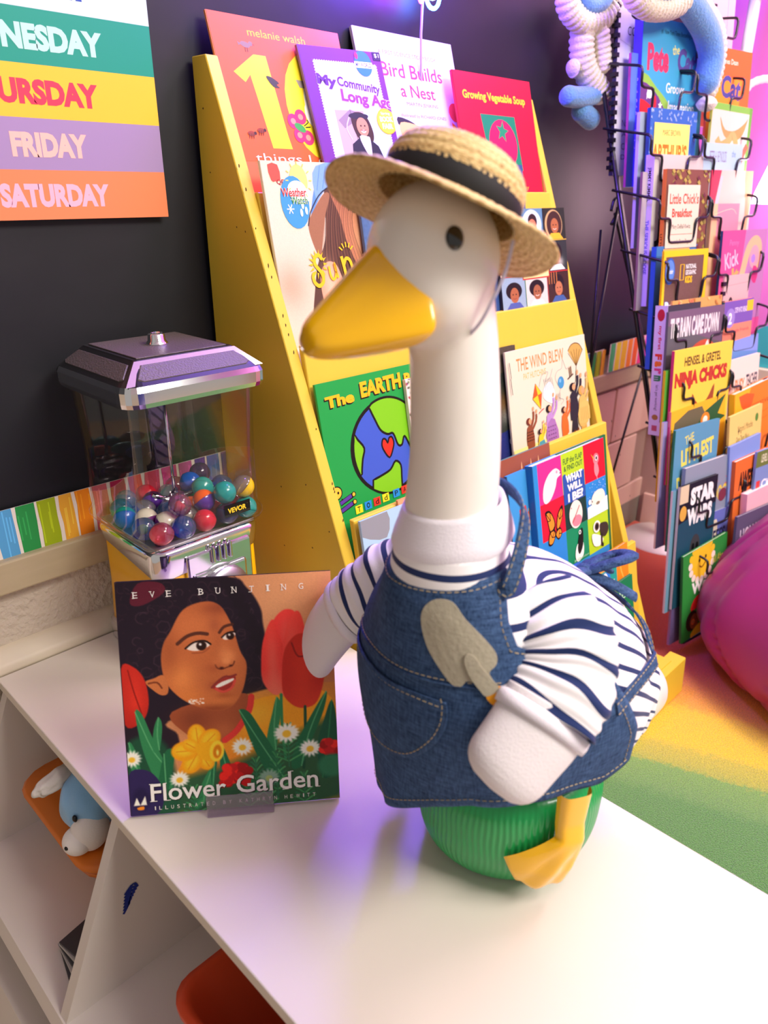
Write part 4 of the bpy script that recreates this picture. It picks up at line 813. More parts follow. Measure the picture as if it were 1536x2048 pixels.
# chrome collar deep at the front-left corner and front (wavy lower edge)
bm = bmesh.new(); n = 14; A, B = [], []
R0 = rr(bm, .0825, 0, .022, n); R1 = rr(bm, .0835, 0, .022, n); R2 = rr(bm, .0865, 0, .024, n); R3 = rr(bm, .084, 0, .022, n)
for k, v in enumerate(R0):
    low = .0
    cx, cy = v.co.x, v.co.y
    d1 = math.hypot(cx+.08, cy+.08); d2 = math.hypot(cx-.08, cy+.08); low = .022*math.exp(-(d1/.035)**2)+.010*math.exp(-(d2/.04)**2)
    v.co.z = .166-low; R1[k].co.z = .168-low; R2[k].co.z = .186; R3[k].co.z = .192
for a, b in ((R0, R1), (R1, R2), (R2, R3)):
    for k in range(len(a)): bm.faces.new((a[k], a[(k+1) % len(a)], b[(k+1) % len(a)], b[k]))
bm.faces.new(R3); obj('collar', bm, chrome, MC, True)
# coin mechanism plate, ribs, knob
obj('coin_plate', boxm(-.042, -.0905, .030, .062, -.080, .176, .003), chrome, MC)
for k in range(4):
    obj('rib', boxm(-.006+.0095*k, -.0945, .156, -.001+.0095*k, -.089, .182, .0018), chrome, MC)
cm = obj('coin_bezel', boxm(-.036, -.0945, .060, .050, -.088, .148, .004), chrome, MC)
bm = bmesh.new(); lathe(bm, [(.034, 0), (.036, .004), (.034, .009), (.020, .011)], 40); 
kn = obj('coin_dial', bm, chrome_s, MC, True); kn.rotation_euler = (math.radians(90), 0, 0); kn.location = (.010, -.0935, .112)
bm = bmesh.new(); hexa(bm, [(-.030, -.008, 0), (.030, -.008, 0), (.030, .008, 0), (-.030, .008, 0), (-.022, -.004, .018), (.022, -.004, .018), (.022, .004, .018), (-.022, .004, .018)]); bmesh.ops.bevel(bm, geom=bm.edges[:], offset=.002, segments=2, affect='EDGES')
hd = obj('handle', bm, chrome, kn); hd.location = (0, -.002, .009); hd.rotation_euler = (0, 0, math.radians(12))
bm = boxm(-.016, -.1, .128, .030, -.094, .140, .001); obj('coin_slot', bm, mat('dark_slot', '#1c1c20', .4), MC)
# clear globe
glass = bpy.data.materials.new('clear_globe'); glass.use_nodes = True; nt = glass.node_tree; b = nt.nodes['Principled BSDF']; nt.nodes.remove(b)
tr_ = nt.nodes.new('ShaderNodeBsdfTransparent'); tr_.inputs[0].default_value = (.93, .92, .90, 1); gl = nt.nodes.new('ShaderNodeBsdfGlossy'); gl.inputs['Roughness'].default_value = .03; gl.inputs[0].default_value = (1, 1, 1, 1)
fr = nt.nodes.new('ShaderNodeMath'); fr.operation = 'MULTIPLY_ADD'; fr.inputs[1].default_value = .42; fr.inputs[2].default_value = .035; lw = nt.nodes.new('ShaderNodeLayerWeight'); lw.inputs[0].default_value = .22; nt.links.new(lw.outputs['Facing'], fr.inputs[0]); ms = nt.nodes.new('ShaderNodeMixShader'); nt.links.new(fr.outputs[0], ms.inputs[0]); nt.links.new(tr_.outputs[0], ms.inputs[1]); nt.links.new(gl.outputs[0], ms.inputs[2]); nt.links.new(ms.outputs[0], nt.nodes['Material Output'].inputs[0])
Gp = [(.078, .194, .02), (.090, .198, .022), (.0945, .206, .024), (.0945, .212, .024), (.090, .222, .024), (.0895, .30, .024), (.0925, .402, .024)]
g = obj('globe', stack(Gp, True, False, 8), glass, MC, True)
obj('globe_floor', boxm(-.078, -.078, .1935, .078, .078, .1955, .001), chrome_s, MC)
# lid
lid = obj('lid', stack([(.0985, .392, .022), (.1015, .395, .024), (.1025, .400, .024), (.1025, .412, .024), (.0995, .416, .022), (.071, .440, .004), (.0695, .4415, .004)]), blackp, MC, False)
bm = bmesh.new(); P = [rr(bm, hw, z, r, 6) for hw, z, r in [(.1022, .3915, .024), (.1034, .397, .024), (.1036, .4105, .024), (.1005, .4170, .022)]]
keep = [k for k in range(24)]
for a, b_ in zip(P, P[1:]):
    for k in range(24):
        if a[k].co.y < -.078 or a[(k+1) % 24].co.y < -.078: bm.faces.new((a[k], a[(k+1) % 24], b_[(k+1) % 24], b_[k]))
c1 = [bm.verts.new(p) for p in [(-.0970, -.0955, .4176), (.0970, -.0955, .4176), (.071, -.071, .4408), (-.071, -.071, .4408)]]; bm.faces.new(c1)
bmesh.ops.delete(bm, geom=[v for v in bm.verts if not v.link_faces], context='VERTS')
obj('lid_front_trim', bm, chrome, MC, False)
obj('lid_panel', boxm(-.064, -.064, .4412, .064, .064, .4432, .001), hammer, MC)
def slope_panel(rot):
    bm = bmesh.new(); n_ = 5; lo = []; 
    a_, b2 = Vector((0, -.0950, .4192)), Vector((0, -.0745, .4378)); d = (b2-a_); nrm = Vector((0, -d.z, d.y)).normalized()*-1
    if nrm.z < 0: nrm = -nrm
    def P_(x, t, o): return a_+d*t+Vector((x, 0, 0))+nrm*o
    w0, w1 = .079, .066; pts = [(-w0+.006, .06), (w0-.006, .06), (w0, .22), (w1, .94), (-w1, .94), (-w0, .22)]
    bot = [bm.verts.new(P_(x, t, 0)) for x, t in pts]; top = [bm.verts.new(P_(x*.985, .5+(t-.5)*.93, .0012)) for x, t in pts]
    m = len(pts)
    for k in range(m): bm.faces.new((bot[k], bot[(k+1) % m], top[(k+1) % m], top[k]))
    bm.faces.new(top)
    bmesh.ops.rotate(bm, verts=bm.verts, cent=(0, 0, 0), matrix=Matrix.Rotation(rot, 3, 'Z')); bmesh.ops.recalc_face_normals(bm, faces=bm.faces); return bm
for k in range(4): obj('lid_side_panel', slope_panel(k*math.pi/2), hammer, MC)
bm = bmesh.new(); lathe(bm, [(.015, .443), (.014, .445), (.0115, .448), (.0105, .456), (.0085, .4575), (.008, .456), (.003, .456)], 32); obj('lock', bm, chrome, MC, True)
# centre rod, wheel with spring
obj('rod', tubem([(0, 0, .215), (0, 0, .40)], .0022, n=10), chrome, MC, True)
bm = bmesh.new(); lathe(bm, [(.026, .212), (.018, .222), (.008, .226), (.006, .230)], 6); obj('agitator', bm, chrome_s, MC)
bm = bmesh.new(); lathe(bm, [(.0055, .228), (.0055, .234), (.003, .236)], 6); obj('nut', bm, chrome, MC)
sp_ = [(.008+.035*t, .0+.0028*math.cos(t*TAU*16)-.002, .226+.0028*math.sin(t*TAU*16)+.004*t) for t in np.linspace(0, 1, 200)]
obj('spring', tubem(sp_, .0007, n=5), chrome, MC, True); obj('spring_stub', tubem([(-.008, .0, .226), (-.025, .006, .233), (-.030, .008, .236)], .0034, n=8), chrome, MC, True)
# brand plate
lab = Art(.042, .0175, '#141210'); lab.text('VEVOR', .12, .30, .84, .74, '#f5d033', bold=.04); lab.ell(.89, .3, .015, .015, '#a09048')
lm_ = lab.build('name_plate', MC); lm_.matrix_basis = Matrix.Translation((.022, -.0912, .2155)) @ Matrix.Rotation(math.radians(90), 4, 'X')
# capsules: two half shells, small toy inside; packed on the globe floor
clearc = bpy.data.materials.new('clear_capsule'); clearc.use_nodes = True; nt = clearc.node_tree; nt.nodes.remove(nt.nodes['Principled BSDF'])
def clear_mat(name, tint):
    m = bpy.data.materials.new(name); m.use_nodes = True; nt = m.node_tree; nt.nodes.remove(nt.nodes['Principled BSDF'])
    t = nt.nodes.new('ShaderNodeBsdfTransparent'); t.inputs[0].default_value = (*lin(tint), 1); g2 = nt.nodes.new('ShaderNodeBsdfGlossy'); g2.inputs['Roughness'].default_value = .06
    df = nt.nodes.new('ShaderNodeBsdfDiffuse'); df.inputs[0].default_value = (*lin(tint), 1)
    m1 = nt.nodes.new('ShaderNodeMixShader'); m1.inputs[0].default_value = .16; nt.links.new(t.outputs[0], m1.inputs[1]); nt.links.new(df.outputs[0], m1.inputs[2])
    f = nt.nodes.new('ShaderNodeMath'); f.operation = 'MULTIPLY_ADD'; f.inputs[1].default_value = .45; f.inputs[2].default_value = .05; lw = nt.nodes.new('ShaderNodeLayerWeight'); lw.inputs[0].default_value = .25; nt.links.new(lw.outputs['Facing'], f.inputs[0]); m2 = nt.nodes.new('ShaderNodeMixShader'); nt.links.new(f.outputs[0], m2.inputs[0]); nt.links.new(m1.outputs[0], m2.inputs[1]); nt.links.new(g2.outputs[0], m2.inputs[2]); nt.links.new(m2.outputs[0], nt.nodes['Material Output'].inputs[0]); return m
CAPC = {'teal': '#0f9a94', 'blue': '#1450b8', 'red': '#cf1c34', 'purple': '#7a2a80', 'violet': '#5a2a96', 'orange': '#f2641e', 'yellow': '#f6cf1e', 'green': '#178a3c', 'pink': '#ee6a72', 'cream': '#e9e2cc', 'navy': '#2c2f62'}
capm = {k: mat('capsule_'+k, v, .22, coat=.5) for k, v in CAPC.items()}
clr = {'clear': clear_mat('capsule_clear', '#e4dcdc'), 'pink': clear_mat('capsule_clear_pink', '#dd96b0'), 'blue': clear_mat('capsule_clear_blue', '#7ca6d8'), 'violet': clear_mat('capsule_clear_violet', '#a060b0'), 'red': clear_mat('capsule_clear_red', '#d87078')}
CR = .0156
def hemi(sgn, r=CR):
    bm = bmesh.new(); prof = [(r*math.cos(a), sgn*r*math.sin(a)) for a in np.linspace(0, math.pi/2, 9)]; prof[-1] = (1e-5, prof[-1][1])
    lathe(bm, [(r*1.03, -.0004*sgn), (r*1.03, .001*sgn)]+prof[1:], 28, cap=False); return bm
MS = {}
def capsule(loc, low, up, toy, rot, label):
    c = empty('toy_capsule', loc); c.rotation_euler = rot; tag(c, label, 'capsule', 'toy capsules in the globe')
    for part, sgn, col in (('lower_shell', -1, low), ('upper_shell', 1, up)):
        m = capm[col] if col in capm and not col.startswith('~') else clr[col[1:]]
        k = (part, m.name)
        if k not in MS:
            o = obj(part, hemi(sgn), m, c, True); MS[k] = o.data
        else: o = bpy.data.objects.new(part, MS[k]); link(o, c)
    if toy:
        k = ('t', toy)
        if k not in MS:
            bm = bmesh.new(); bmesh.ops.create_icosphere(bm, subdivisions=2, radius=.0075)
            for v in bm.verts: v.co *= 1+.15*math.sin(v.co.x*700)
            o = obj('toy', bm, capm[toy], c, True); MS[k] = o.data
        else: o = bpy.data.objects.new('toy', MS[k]); link(o, c)
        o.location = (.001, .001, -.003)
    return c
# measured layout: local x, y, layer (z), colours
Z1, Z2, Z3 = .1955+CR*1.05, .1955+CR*2.75, .1955+CR*4.2
caps = [(-.052, -.070, Z1, 'pink', '~pink', None, 'coral pink capsule low at the left corner of the globe'),
 (-.022, -.076, Z1, 'blue', '~blue', None, 'blue capsule with clear blue top low at the front'),
 (.006, -.074, Z1, 'red', 'red', None, 'solid red capsule low at the front of the globe'),
 (.034, -.072, Z1, 'navy', '~violet', None, 'dark indigo capsule behind the black name plate'),
 (.062, -.070, Z1, 'teal', 'teal', None, 'teal capsule right of the black name plate'),
 (-.075, -.040, Z1, 'blue', '~blue', 'yellow', 'clear blue capsule with a yellow toy at the left pane'),
 (-.018, -.060, Z2, '~violet', '~pink', 'orange', 'clear violet capsule holding an orange toy'),
 (.012, -.052, Z2, 'violet', 'orange', None, 'purple and orange capsule behind the clear violet one'),
 (.002, -.046, Z1, '~clear', '~clear', 'cream', 'clear capsule with a cream toy in the middle row'),
 (.040, -.058, Z2, 'teal', 'teal', None, 'large looking teal capsule in the middle of the pile'),
 (.068, -.046, Z2, 'red', '~clear', None, 'red and clear capsule right of the teal pair'),
 (.076, -.068, Z2-.006, 'yellow', '~clear', None, 'yellow and clear capsule at the right front corner'),
 (.080, -.038, Z2, 'red', '~red', None, 'clear red capsule against the right pane'),
 (.036, -.030, Z2+.006, 'teal', 'teal', None, 'second teal capsule just behind the front teal one'),
 (.074, -.020, Z3-.010, 'blue', '~blue', 'pink', 'clear blue capsule with a coral toy near the top of the pile'),
 (.056, .002, Z3, 'blue', 'blue', None, 'solid blue capsule near the top of the pile'),
 (.050, .026, Z3, '~violet', '~violet', 'purple', 'clear purple capsule at the top right of the pile'),
 (.022, .042, Z3, 'teal', '~clear', None, 'teal and clear capsule topmost of the pile'),
 (.026, .014, Z2, 'purple', '~pink', None, 'purple and pink capsule under the spring'),
 (-.014, .040, Z2, 'violet', '~violet', 'cream', 'clear purple capsule with a cream toy behind the rod'),
 (-.036, -.034, Z1, 'purple', 'cream', None, 'cream and purple capsule in the left middle'),
 (-.058, -.008, Z1, 'purple', 'cream', None, 'smaller looking cream and purple capsule further back'),
 (-.010, -.020, Z1, 'green', '~blue', None, 'green capsule with clear blue top at the middle'),
 (.014, -.018, Z1, 'orange', 'orange', None, 'orange red capsule beside the agitator'),
 (-.076, .004, Z1, 'blue', 'teal', None, 'blue capsule at the far left of the globe'),
 (-.060, .030, Z2-.008, 'teal', '~blue', None, 'teal capsule at the back left of the globe'),
 (-.034, .034, Z1, 'blue', '~clear', None, 'dark teal capsule deep behind the agitator'),
 (.076, .050, Z1, 'yellow', '~clear', None, 'clear capsule at the back right of the globe'),
 (-.002, .068, Z1, 'red', 'red', None, 'red capsule at the very back of the globe'),
 (.040, .060, Z1, 'pink', '~pink', None, 'pink capsule at the back behind the pile'),
 (-.046, .066, Z1, 'violet', '~clear', None, 'violet capsule in the back left corner'),
 (.052, -.030, Z1, 'navy', '~blue', None, 'navy capsule buried under the pile'), (.050, .022, Z1, 'green', '~clear', None, 'green capsule buried under the pile'),
 (.076, .012, Z1, 'orange', '~clear', None, 'orange capsule low by the right pane')]
rr2 = random.Random(5)
PTS = [np.array([min(.0722, max(-.0722, c[0]*.90)), min(.0722, max(-.0722, c[1]*.92)), c[2]]) for c in caps]
for it in range(260):   # push spheres apart until they only touch
    for i in range(len(PTS)):
        for j in range(i+1, len(PTS)):
            d = PTS[j]-PTS[i]; L = np.linalg.norm(d)+1e-9; need = CR*2.07
            if L < need: s_ = d/L*(need-L)*.5; PTS[i] = PTS[i]-s_; PTS[j] = PTS[j]+s_
    for i in range(len(PTS)):
        p = PTS[i]; r_ = math.hypot(p[0], p[1])
        if r_ < .022 and p[2] < .245: k = .022/max(r_, 1e-3); p[0] *= k; p[1] *= k
        p[0] = min(.0705, max(-.0705, p[0])); p[1] = min(.0705, max(-.0705, p[1])); p[2] = max(Z1, p[2]-.0004)
for c, p in zip(caps, PTS):
    rot = (rr2.uniform(-.9, .9), rr2.uniform(-.9, .9), rr2.uniform(0, 6)); capsule((GX+p[0], GY+p[1], TZ+p[2]), c[3], c[4], c[5], rot, c[6])
# ================================================================ the porch goose (x forward, y its left, z up)
GO = empty('goose_figure', (.5267, .3183, TZ), math.radians(161))
tag(GO, 'white plastic porch goose in striped shirt and denim apron on the white cabinet', 'goose figure')
def voxel(parts, vox, smooth=0):
    bm = bmesh.new()
    for p in parts:
        if p[0] == 'e':
            _, c, r, rot = p; g = bmesh.ops.create_icosphere(bm, subdivisions=5, radius=1)
            M = Matrix.Rotation(rot, 3, 'Y')
            for v in g['verts']: v.co = M @ Vector((v.co.x*r[0], v.co.y*r[1], v.co.z*r[2]))+Vector(c)
        else: tube(bm, p[1], p[2], n=28, flat=p[3] if len(p) > 3 else 1.0, up=p[4] if len(p) > 4 else None)
    me = bpy.data.meshes.new('v'); bm.to_mesh(me); bm.free(); o = bpy.data.objects.new('v', me); link(o)
    md = o.modifiers.new('r', 'REMESH'); md.mode = 'VOXEL'; md.voxel_size = vox
    if smooth: sm = o.modifiers.new('s', 'SMOOTH'); sm.factor = .6; sm.iterations = smooth
    dg = bpy.context.evaluated_depsgraph_get(); me2 = bpy.data.meshes.new_from_object(o.evaluated_get(dg)); bpy.data.objects.remove(o)
    me2.polygons.foreach_set('use_smooth', [True]*len(me2.polygons)); return me2
def mobj(name, me, m, parent):
    me.name = name; me.materials.clear(); me.materials.append(m); o = bpy.data.objects.new(name, me); link(o, parent); return o
white = mat('goose_white_plastic', '#f3ece4', .34, coat=.25)
yellow = mat('goose_yellow_plastic', '#fdc00c', .22, coat=.5)
TORSO = [('e', (.008, -.008, .212), (.148, .103, .099), -math.radians(42)), ('e', (.066, -.014, .222), (.088, .112, .112), 0), ('e', (.082, -.006, .288), (.062, .082, .062), 0),
         ('t', [(-.045, -.004, .195), (-.09, -.003, .162), (-.130, 0, .140), (-.160, 0, .132), (-.176, 0, .130)], [.078, .060, .044, .028, .012])]
NECK = [('t', catmull([(.085, 0, .28), (.098, 0, .33), (.102, 0, .38), (.100, 0, .44), (.102, -.002, .50), (.106, -.003, .54), (.114, -.003, .575)], 5), [x for x in np.interp(np.linspace(0, 6, 31), range(7), [.072, .050, .0385, .0358, .034, .033, .034])]),
        ('e', (.124, -.002, .585), (.047, .0470, .052), 0), ('e', (.130, -.001, .566), (.037, .0475, .040), 0)]
body = voxel(TORSO+NECK, .004, 8); body_o = mobj('body', body, white, GO)
# beak, its own yellow moulded piece
def beak():
    bm = bmesh.new(); S = []
    # stations: x, z centre of top ridge, z bottom, half width at mid, z of widest
    st = [(.115, .606, .545, .044, .555), (.144, .6085, .533, .0490, .549), (.160, .6035, .5285, .0470, .547), (.178, .590, .5255, .0400, .544), (.194, .5745, .524, .0320, .541), (.207, .562, .5235, .0255, .5385), (.217, .553, .5245, .0195, .5365), (.2235, .546, .5275, .0125, .535)]
    st = [(a, b, c, d*1.02, e_) for a, b, c, d, e_ in st]; n = 24
    for x, zt, zb, hw, zm in st:
        ring = []
        for k in range(n):
            a = k*TAU/n; ca, sa = math.cos(a), math.sin(a)
            y = hw*(abs(ca)**.75)*(1 if ca > 0 else -1)
            if sa >= 0:
                z = zm+(zt-zm)*(sa**.95); y = hw*ca if abs(ca) > .99 else hw*(1-(sa**1.25))*(1 if ca > 0 else -1) if abs(ca) > 1e-6 else 0
                y += .006*(1 if ca > 0 else -1)*math.sin(a*2)*0 + (.0045*math.copysign(1, ca) if abs(ca) > .05 and sa > .5 else 0)*min(1, hw/.03)
            else: z = zm+(zm-zb)*sa
            ring.append(bm.verts.new((max(x, .1505*(1-max(0, sa)**2)+x*max(0, sa)**2)-.06*abs(y), y, z)))
        S.append(ring)
    for a, b in zip(S, S[1:]):
        for k in range(n): bm.faces.new((a[k], a[(k+1) % n], b[(k+1) % n], b[k]))
    bm.faces.new(S[0][::-1]); bm.faces.new(S[-1]); bmesh.ops.recalc_face_normals(bm, faces=bm.faces)
    me = bpy.data.meshes.new('bk'); bm.to_mesh(me); bm.free(); o = bpy.data.objects.new('bk', me); link(o)
    s = o.modifiers.new('s', 'SUBSURF'); s.levels = 2; s.render_levels = 2
    dg = bpy.context.evaluated_depsgraph_get(); m2 = bpy.data.meshes.new_from_object(o.evaluated_get(dg)); bpy.data.objects.remove(o)
    m2.polygons.foreach_set('use_smooth', [True]*len(m2.polygons)); return m2
bk = mobj('beak', beak(), yellow, GO); bk['label'] = 'yellow beak'
HB = BVHTree.FromPolygons([v.co.copy() for v in body.vertices], [tuple(p.vertices) for p in body.polygons])
def cast(p, d):
    r = HB.ray_cast(Vector(p), Vector(d).normalized()); return r[0], r[1]
for sy in (1, -1):
    p, nrm = cast((.1330, .2*sy, .6015), (0, -sy, 0)); bm = bmesh.new(); bmesh.ops.create_icosphere(bm, subdivisions=3, radius=1)
    t1 = nrm.cross(Vector((0, 0, 1))).normalized(); t2 = t1.cross(nrm)
    for v in bm.verts: v.co = p+t1*v.co.x*.0062+t2*v.co.y*.0078+nrm*v.co.z*.0040
    eo = obj('eye', bm, mat('glossy_black_eye', '#050506', .08, coat=1), GO, True)
# ---- green base with fine vertical ridges
def base():
    bm = bmesh.new(); n = 540; prof = [(.052, .0), (.060, .001), (.0655, .005), (.073, .015), (.080, .030), (.0845, .05), (.086, .07), (.086, .09), (.082, .106), (.072, .117), (.05, .123), (.0, .125)]
    P = catmull([(r, z) for r, z in prof], 4); rings = []; n = 720
    for r, z in [(a_*1.055, b_) for a_, b_ in P]:
        ring = []
        for k in range(n):
            a = k*TAU/n; am = (.00045*math.sin(a*104+1.0*math.sin(z*50+a*3)+.7*math.sin(z*130+a*7)))*ss(.004, .02, z)*(1-ss(.1, .115, z))
            fr = 1+.09*max(0, math.cos(a))**2
            ring.append(bm.verts.new((max(0, r+am)*math.cos(a)*fr, max(0, r+am)*math.sin(a), z)))
        rings.append(ring)
    for a, b in zip(rings, rings[1:]):
        for k in range(n): bm.faces.new((a[k], a[(k+1) % n], b[(k+1) % n], b[k]))
    bm.faces.new(rings[0][::-1]); bmesh.ops.remove_doubles(bm, verts=bm.verts, dist=1e-6); return bm
green = mat('green_plastic_base', '#0a9a4c', .3, coat=.3)
bs = obj('base', base(), green, GO, True, loc=(.012, -.005, 0)); bs['label'] = 'green ridged grass base'
def bpt(a, z, off):   # on the base surface, angle a (0 = front, + = left)
    r = float(np.interp(z, [0, .005, .015, .03, .05, .07, .09, .106], [.06, .0655, .073, .08, .0845, .086, .086, .082]))*1.055+off
    return Vector((r*math.cos(a)*(1+.09*max(0, math.cos(a))**2), r*math.sin(a), z))
def foot(sg):
    bm = bmesh.new(); D = math.radians
    NI, NJ = 24, 36; A = []
    for j in range(NJ+1):
        v = j/NJ; row = []                       # v 0 at leg top, 1 at the toes
        z = .142-.118*v
        if v < .42: c_, hw = 80-2*v, 10.5-4*v
        else:
            t = (v-.42)/.58; c_ = 79-17*t**1.1; hw = 9+10*t**.9
        for i in range(NI+1):
            u = -1+2*i/NI; a = D(c_+hw*u)
            toe = 0 if v < .4 else (.0035*(abs(math.cos(u*math.pi*1.0)))*(v-.4)/.6)
            zz = z-toe*(1 if v > .5 else v) + (.0 if v < .42 else float(np.interp(u, [-1, -.65, 0, 1], [.042, .009, 0, .002]))*(v-.42)/.58)
            edge = 1-abs(u)**6
            h_ = .0105*edge*(1-.35*v)+(.0035*abs(math.cos(u*math.pi))**2*ss(.45, .7, v)-.0035*ss(.45, .7, v))
            if j == NJ: h_ = .0
            row.append(bm.verts.new(bpt(sg*a, max(.004, zz), h_-.0015)))
        A.append(row)
    for j in range(NJ):
        for i in range(NI):
            q = (A[j][i], A[j][i+1], A[j+1][i+1], A[j+1][i]); bm.faces.new(q if sg < 0 else q[::-1])
    return bm
for sg in (1, -1): f_ = obj('foot', foot(sg), yellow, GO, True, loc=(.003, .009 if sg > 0 else -.019, 0)); f_['label'] = 'yellow webbed foot relief'
# ---- shirt: an offset of the torso with folds; stripe phase carried per vertex
def cloth_mat(name, base_, stripe, period, duty, att='phase', rough=.8):
    m = bpy.data.materials.new(name); m.use_nodes = True; nt = m.node_tree; b = nt.nodes['Principled BSDF']; b.inputs['Roughness'].default_value = rough; b.inputs['Sheen Weight'].default_value = .15; b.inputs['Specular IOR Level'].default_value = .25
    a = nt.nodes.new('ShaderNodeAttribute'); a.attribute_name = att
    q = nt.nodes.new('ShaderNodeMath'); q.operation = 'DIVIDE'; q.inputs[1].default_value = period; nt.links.new(a.outputs['Fac'], q.inputs[0])
    fr = nt.nodes.new('ShaderNodeMath'); fr.operation = 'FRACT'; nt.links.new(q.outputs[0], fr.inputs[0])
    c = nt.nodes.new('ShaderNodeMath'); c.operation = 'LESS_THAN'; c.inputs[1].default_value = duty; nt.links.new(fr.outputs[0], c.inputs[0])
    mx = nt.nodes.new('ShaderNodeMix'); mx.data_type = 'RGBA'; mx.inputs[6].default_value = (*lin(base_), 1); mx.inputs[7].default_value = (*lin(stripe), 1)
    nt.links.new(c.outputs[0], mx.inputs[0]); nt.links.new(mx.outputs[2], b.inputs['Base Color'])
    tc = nt.nodes.new('ShaderNodeTexCoord'); n = nt.nodes.new('ShaderNodeTexNoise'); n.inputs['Scale'].default_value = 900; nt.links.new(tc.outputs['Object'], n.inputs['Vector'])
    bp = nt.nodes.new('ShaderNodeBump'); bp.inputs['Strength'].default_value = .3; bp.inputs['Distance'].default_value = .0006; nt.links.new(n.outputs[0], bp.inputs['Height']); nt.links.new(bp.outputs[0], b.inputs['Normal'])
    return m
knit = cloth_mat('striped_knit', '#f4f0f2', '#1a2c5e', .0205, .27)
whitek = mat('white_rib_knit', '#efe9f2', .85, bump=(700, .5, .0008), sheen=.2)
def setatt(me, name, vals):
    a = me.attributes.new(name, 'FLOAT', 'POINT'); a.data.foreach_set('value', vals)
SHT = voxel(TORSO+NECK[:1], .0042, 10)
bm = bmesh.new(); bm.from_mesh(SHT); bm.normal_update()
ph = {}
for v in bm.verts:
    p = v.co.copy(); fold = .0022*math.sin(p.x*95+p.z*60+3*noise.noise(p*14))*ss(.02, -.12, p.x)+.003*noise.noise(p*22)
    v.co = p+v.normal*(.0048+fold)
# trim below the hem and above the collar
dele = [v for v in bm.verts if (v.co.z > .372) or (v.co.z < .105) or v.co.x < -.120]
bmesh.ops.delete(bm, geom=dele, context='VERTS')
bm.verts.ensure_lookup_table(); vals = []
for v in bm.verts:
    p = v.co; back = ss(.060, .000, p.x-.25*max(0, .27-p.z))
    A_ = Vector((.02, -.004, .215)); D_ = Vector((-.86, 0, -.50)).normalized(); q = p-A_; q = q-D_*q.dot(D_); UPV = Vector((-.50, 0, .86)); al = math.atan2(abs(q.y+.004), q.dot(UPV))
    vals.append((p.z-.0045)*(1-back)+(.349-.118*al)*back+.0022*noise.noise(p*18))
me = bpy.data.meshes.new('shirt'); bm.to_mesh(me); bm.free(); setatt(me, 'phase', vals)
me.polygons.foreach_set('use_smooth', [True]*len(me.polygons))
shirt = mobj('shirt', me, knit, GO); shirt['label'] = 'navy and white striped shirt'
so = shirt.modifiers.new('sol', 'SOLIDIFY'); so.thickness = .0016; so.offset = 0
# collar: a wide rib band around the foot of the neck
bm = bmesh.new(); prof = [(.0485, .366), (.0500, .371), (.0480, .379), (.0448, .388), (.0415, .398), (.0398, .402), (.038, .400), (.038, .385), (.042, .362)]
lathe(bm, prof, 64, (.099, 0, 0), 1.02, .98, cap=False)
for v in bm.verts: v.co.z += -.12*(v.co.x-.099)
obj('collar', bm, whitek, shirt, True)
# ---- wings in sleeves
def arm(sg, path, rad, flat, cuff_t, tip_r, up):
    P = catmull(path, 8); N = len(P)
    bm = bmesh.new(); R = list(np.interp(np.linspace(0, 1, N), np.linspace(0, 1, len(rad)), rad))
    k = int(cuff_t*(N-1)); PP = [Vector(p) for p in P]
    # sleeve, fine rings
    fine = catmull([tuple(p) for p in PP[:k+1]], 3); rf = list(np.interp(np.linspace(0, k, len(fine)), range(N), R))
    rf = [r*(1+.03*math.sin(i*.9)+.02*math.sin(i*.37)) for i, r in enumerate(rf)]
    rings = tube(bm, fine, rf, n=44, cap=False, flat=flat, up=up)
    L = 0; vals = {}
    for i, ring in enumerate(rings):
        if i: L += (Vector(fine[i])-Vector(fine[i-1])).length
        for j, v in enumerate(ring):
            a = j*TAU/44; vals[v] = .004+L+.004*math.sin(a)+.003*noise.noise(v.co*25)
            v.co += v.co.normalized()*0+Vector((noise.noise(v.co*26+Vector((5, 0, 0))), noise.noise(v.co*26+Vector((0, 7, 0))), noise.noise(v.co*26)))*.0045
    bm.verts.index_update(); lst = [vals[v] for v in bm.verts]; me = bpy.data.meshes.new('sleeve'); bm.to_mesh(me); bm.free(); setatt(me, 'phase', lst)
    me.polygons.foreach_set('use_smooth', [True]*len(me.polygons)); sl_ = mobj('sleeve', me, knit, GO)
    s2 = sl_.modifiers.new('sol', 'SOLIDIFY'); s2.thickness = .0016; s2.offset = 0
    # cuff band
    cb = fine[-3:]; ext = Vector(fine[-1])+(Vector(fine[-1])-Vector(fine[-2])).normalized()*.011
    bm = bmesh.new(); rc = rf[-1]; tube(bm, [fine[-2], fine[-1], (Vector(fine[-1])+ext)/2, ext, Vector(ext)-(ext-Vector(fine[-1]))*.1], [rc*.99, rc*1.05, rc*1.06, rc*1.03, rc*.93], n=44, cap=False, flat=flat, up=up)
    obj('cuff', bm, whitek, sl_, True)
    # wing: flat rounded mitt coming out of the cuff
    W = [Vector(fine[-6])]+[v for v in PP[k+1:]]; bm = bmesh.new(); n = len(W); rw = []
    for i in range(n):
        t = i/(n-1); rw.append(rc*.93*(1-.10*t)*math.sqrt(max(0.0, 1-max(0, (t-.62)/.38)**2.2))+.0008)
    W2 = catmull([tuple(x) for x in W], 5); rw2 = np.interp(np.linspace(0, n-1, len(W2)), range(n), rw)
    tube(bm, W2, list(rw2), n=36, flat=flat, up=up)
    for v in bm.verts: v.co += Vector((noise.noise(v.co*20), noise.noise(v.co*20+Vector((3, 3, 3))), 0))*.0016
    obj('wing', bm, mat('wing_white_felt', '#e9e2e4', .9, bump=(500, .5, .0008)), GO, True); return sl_
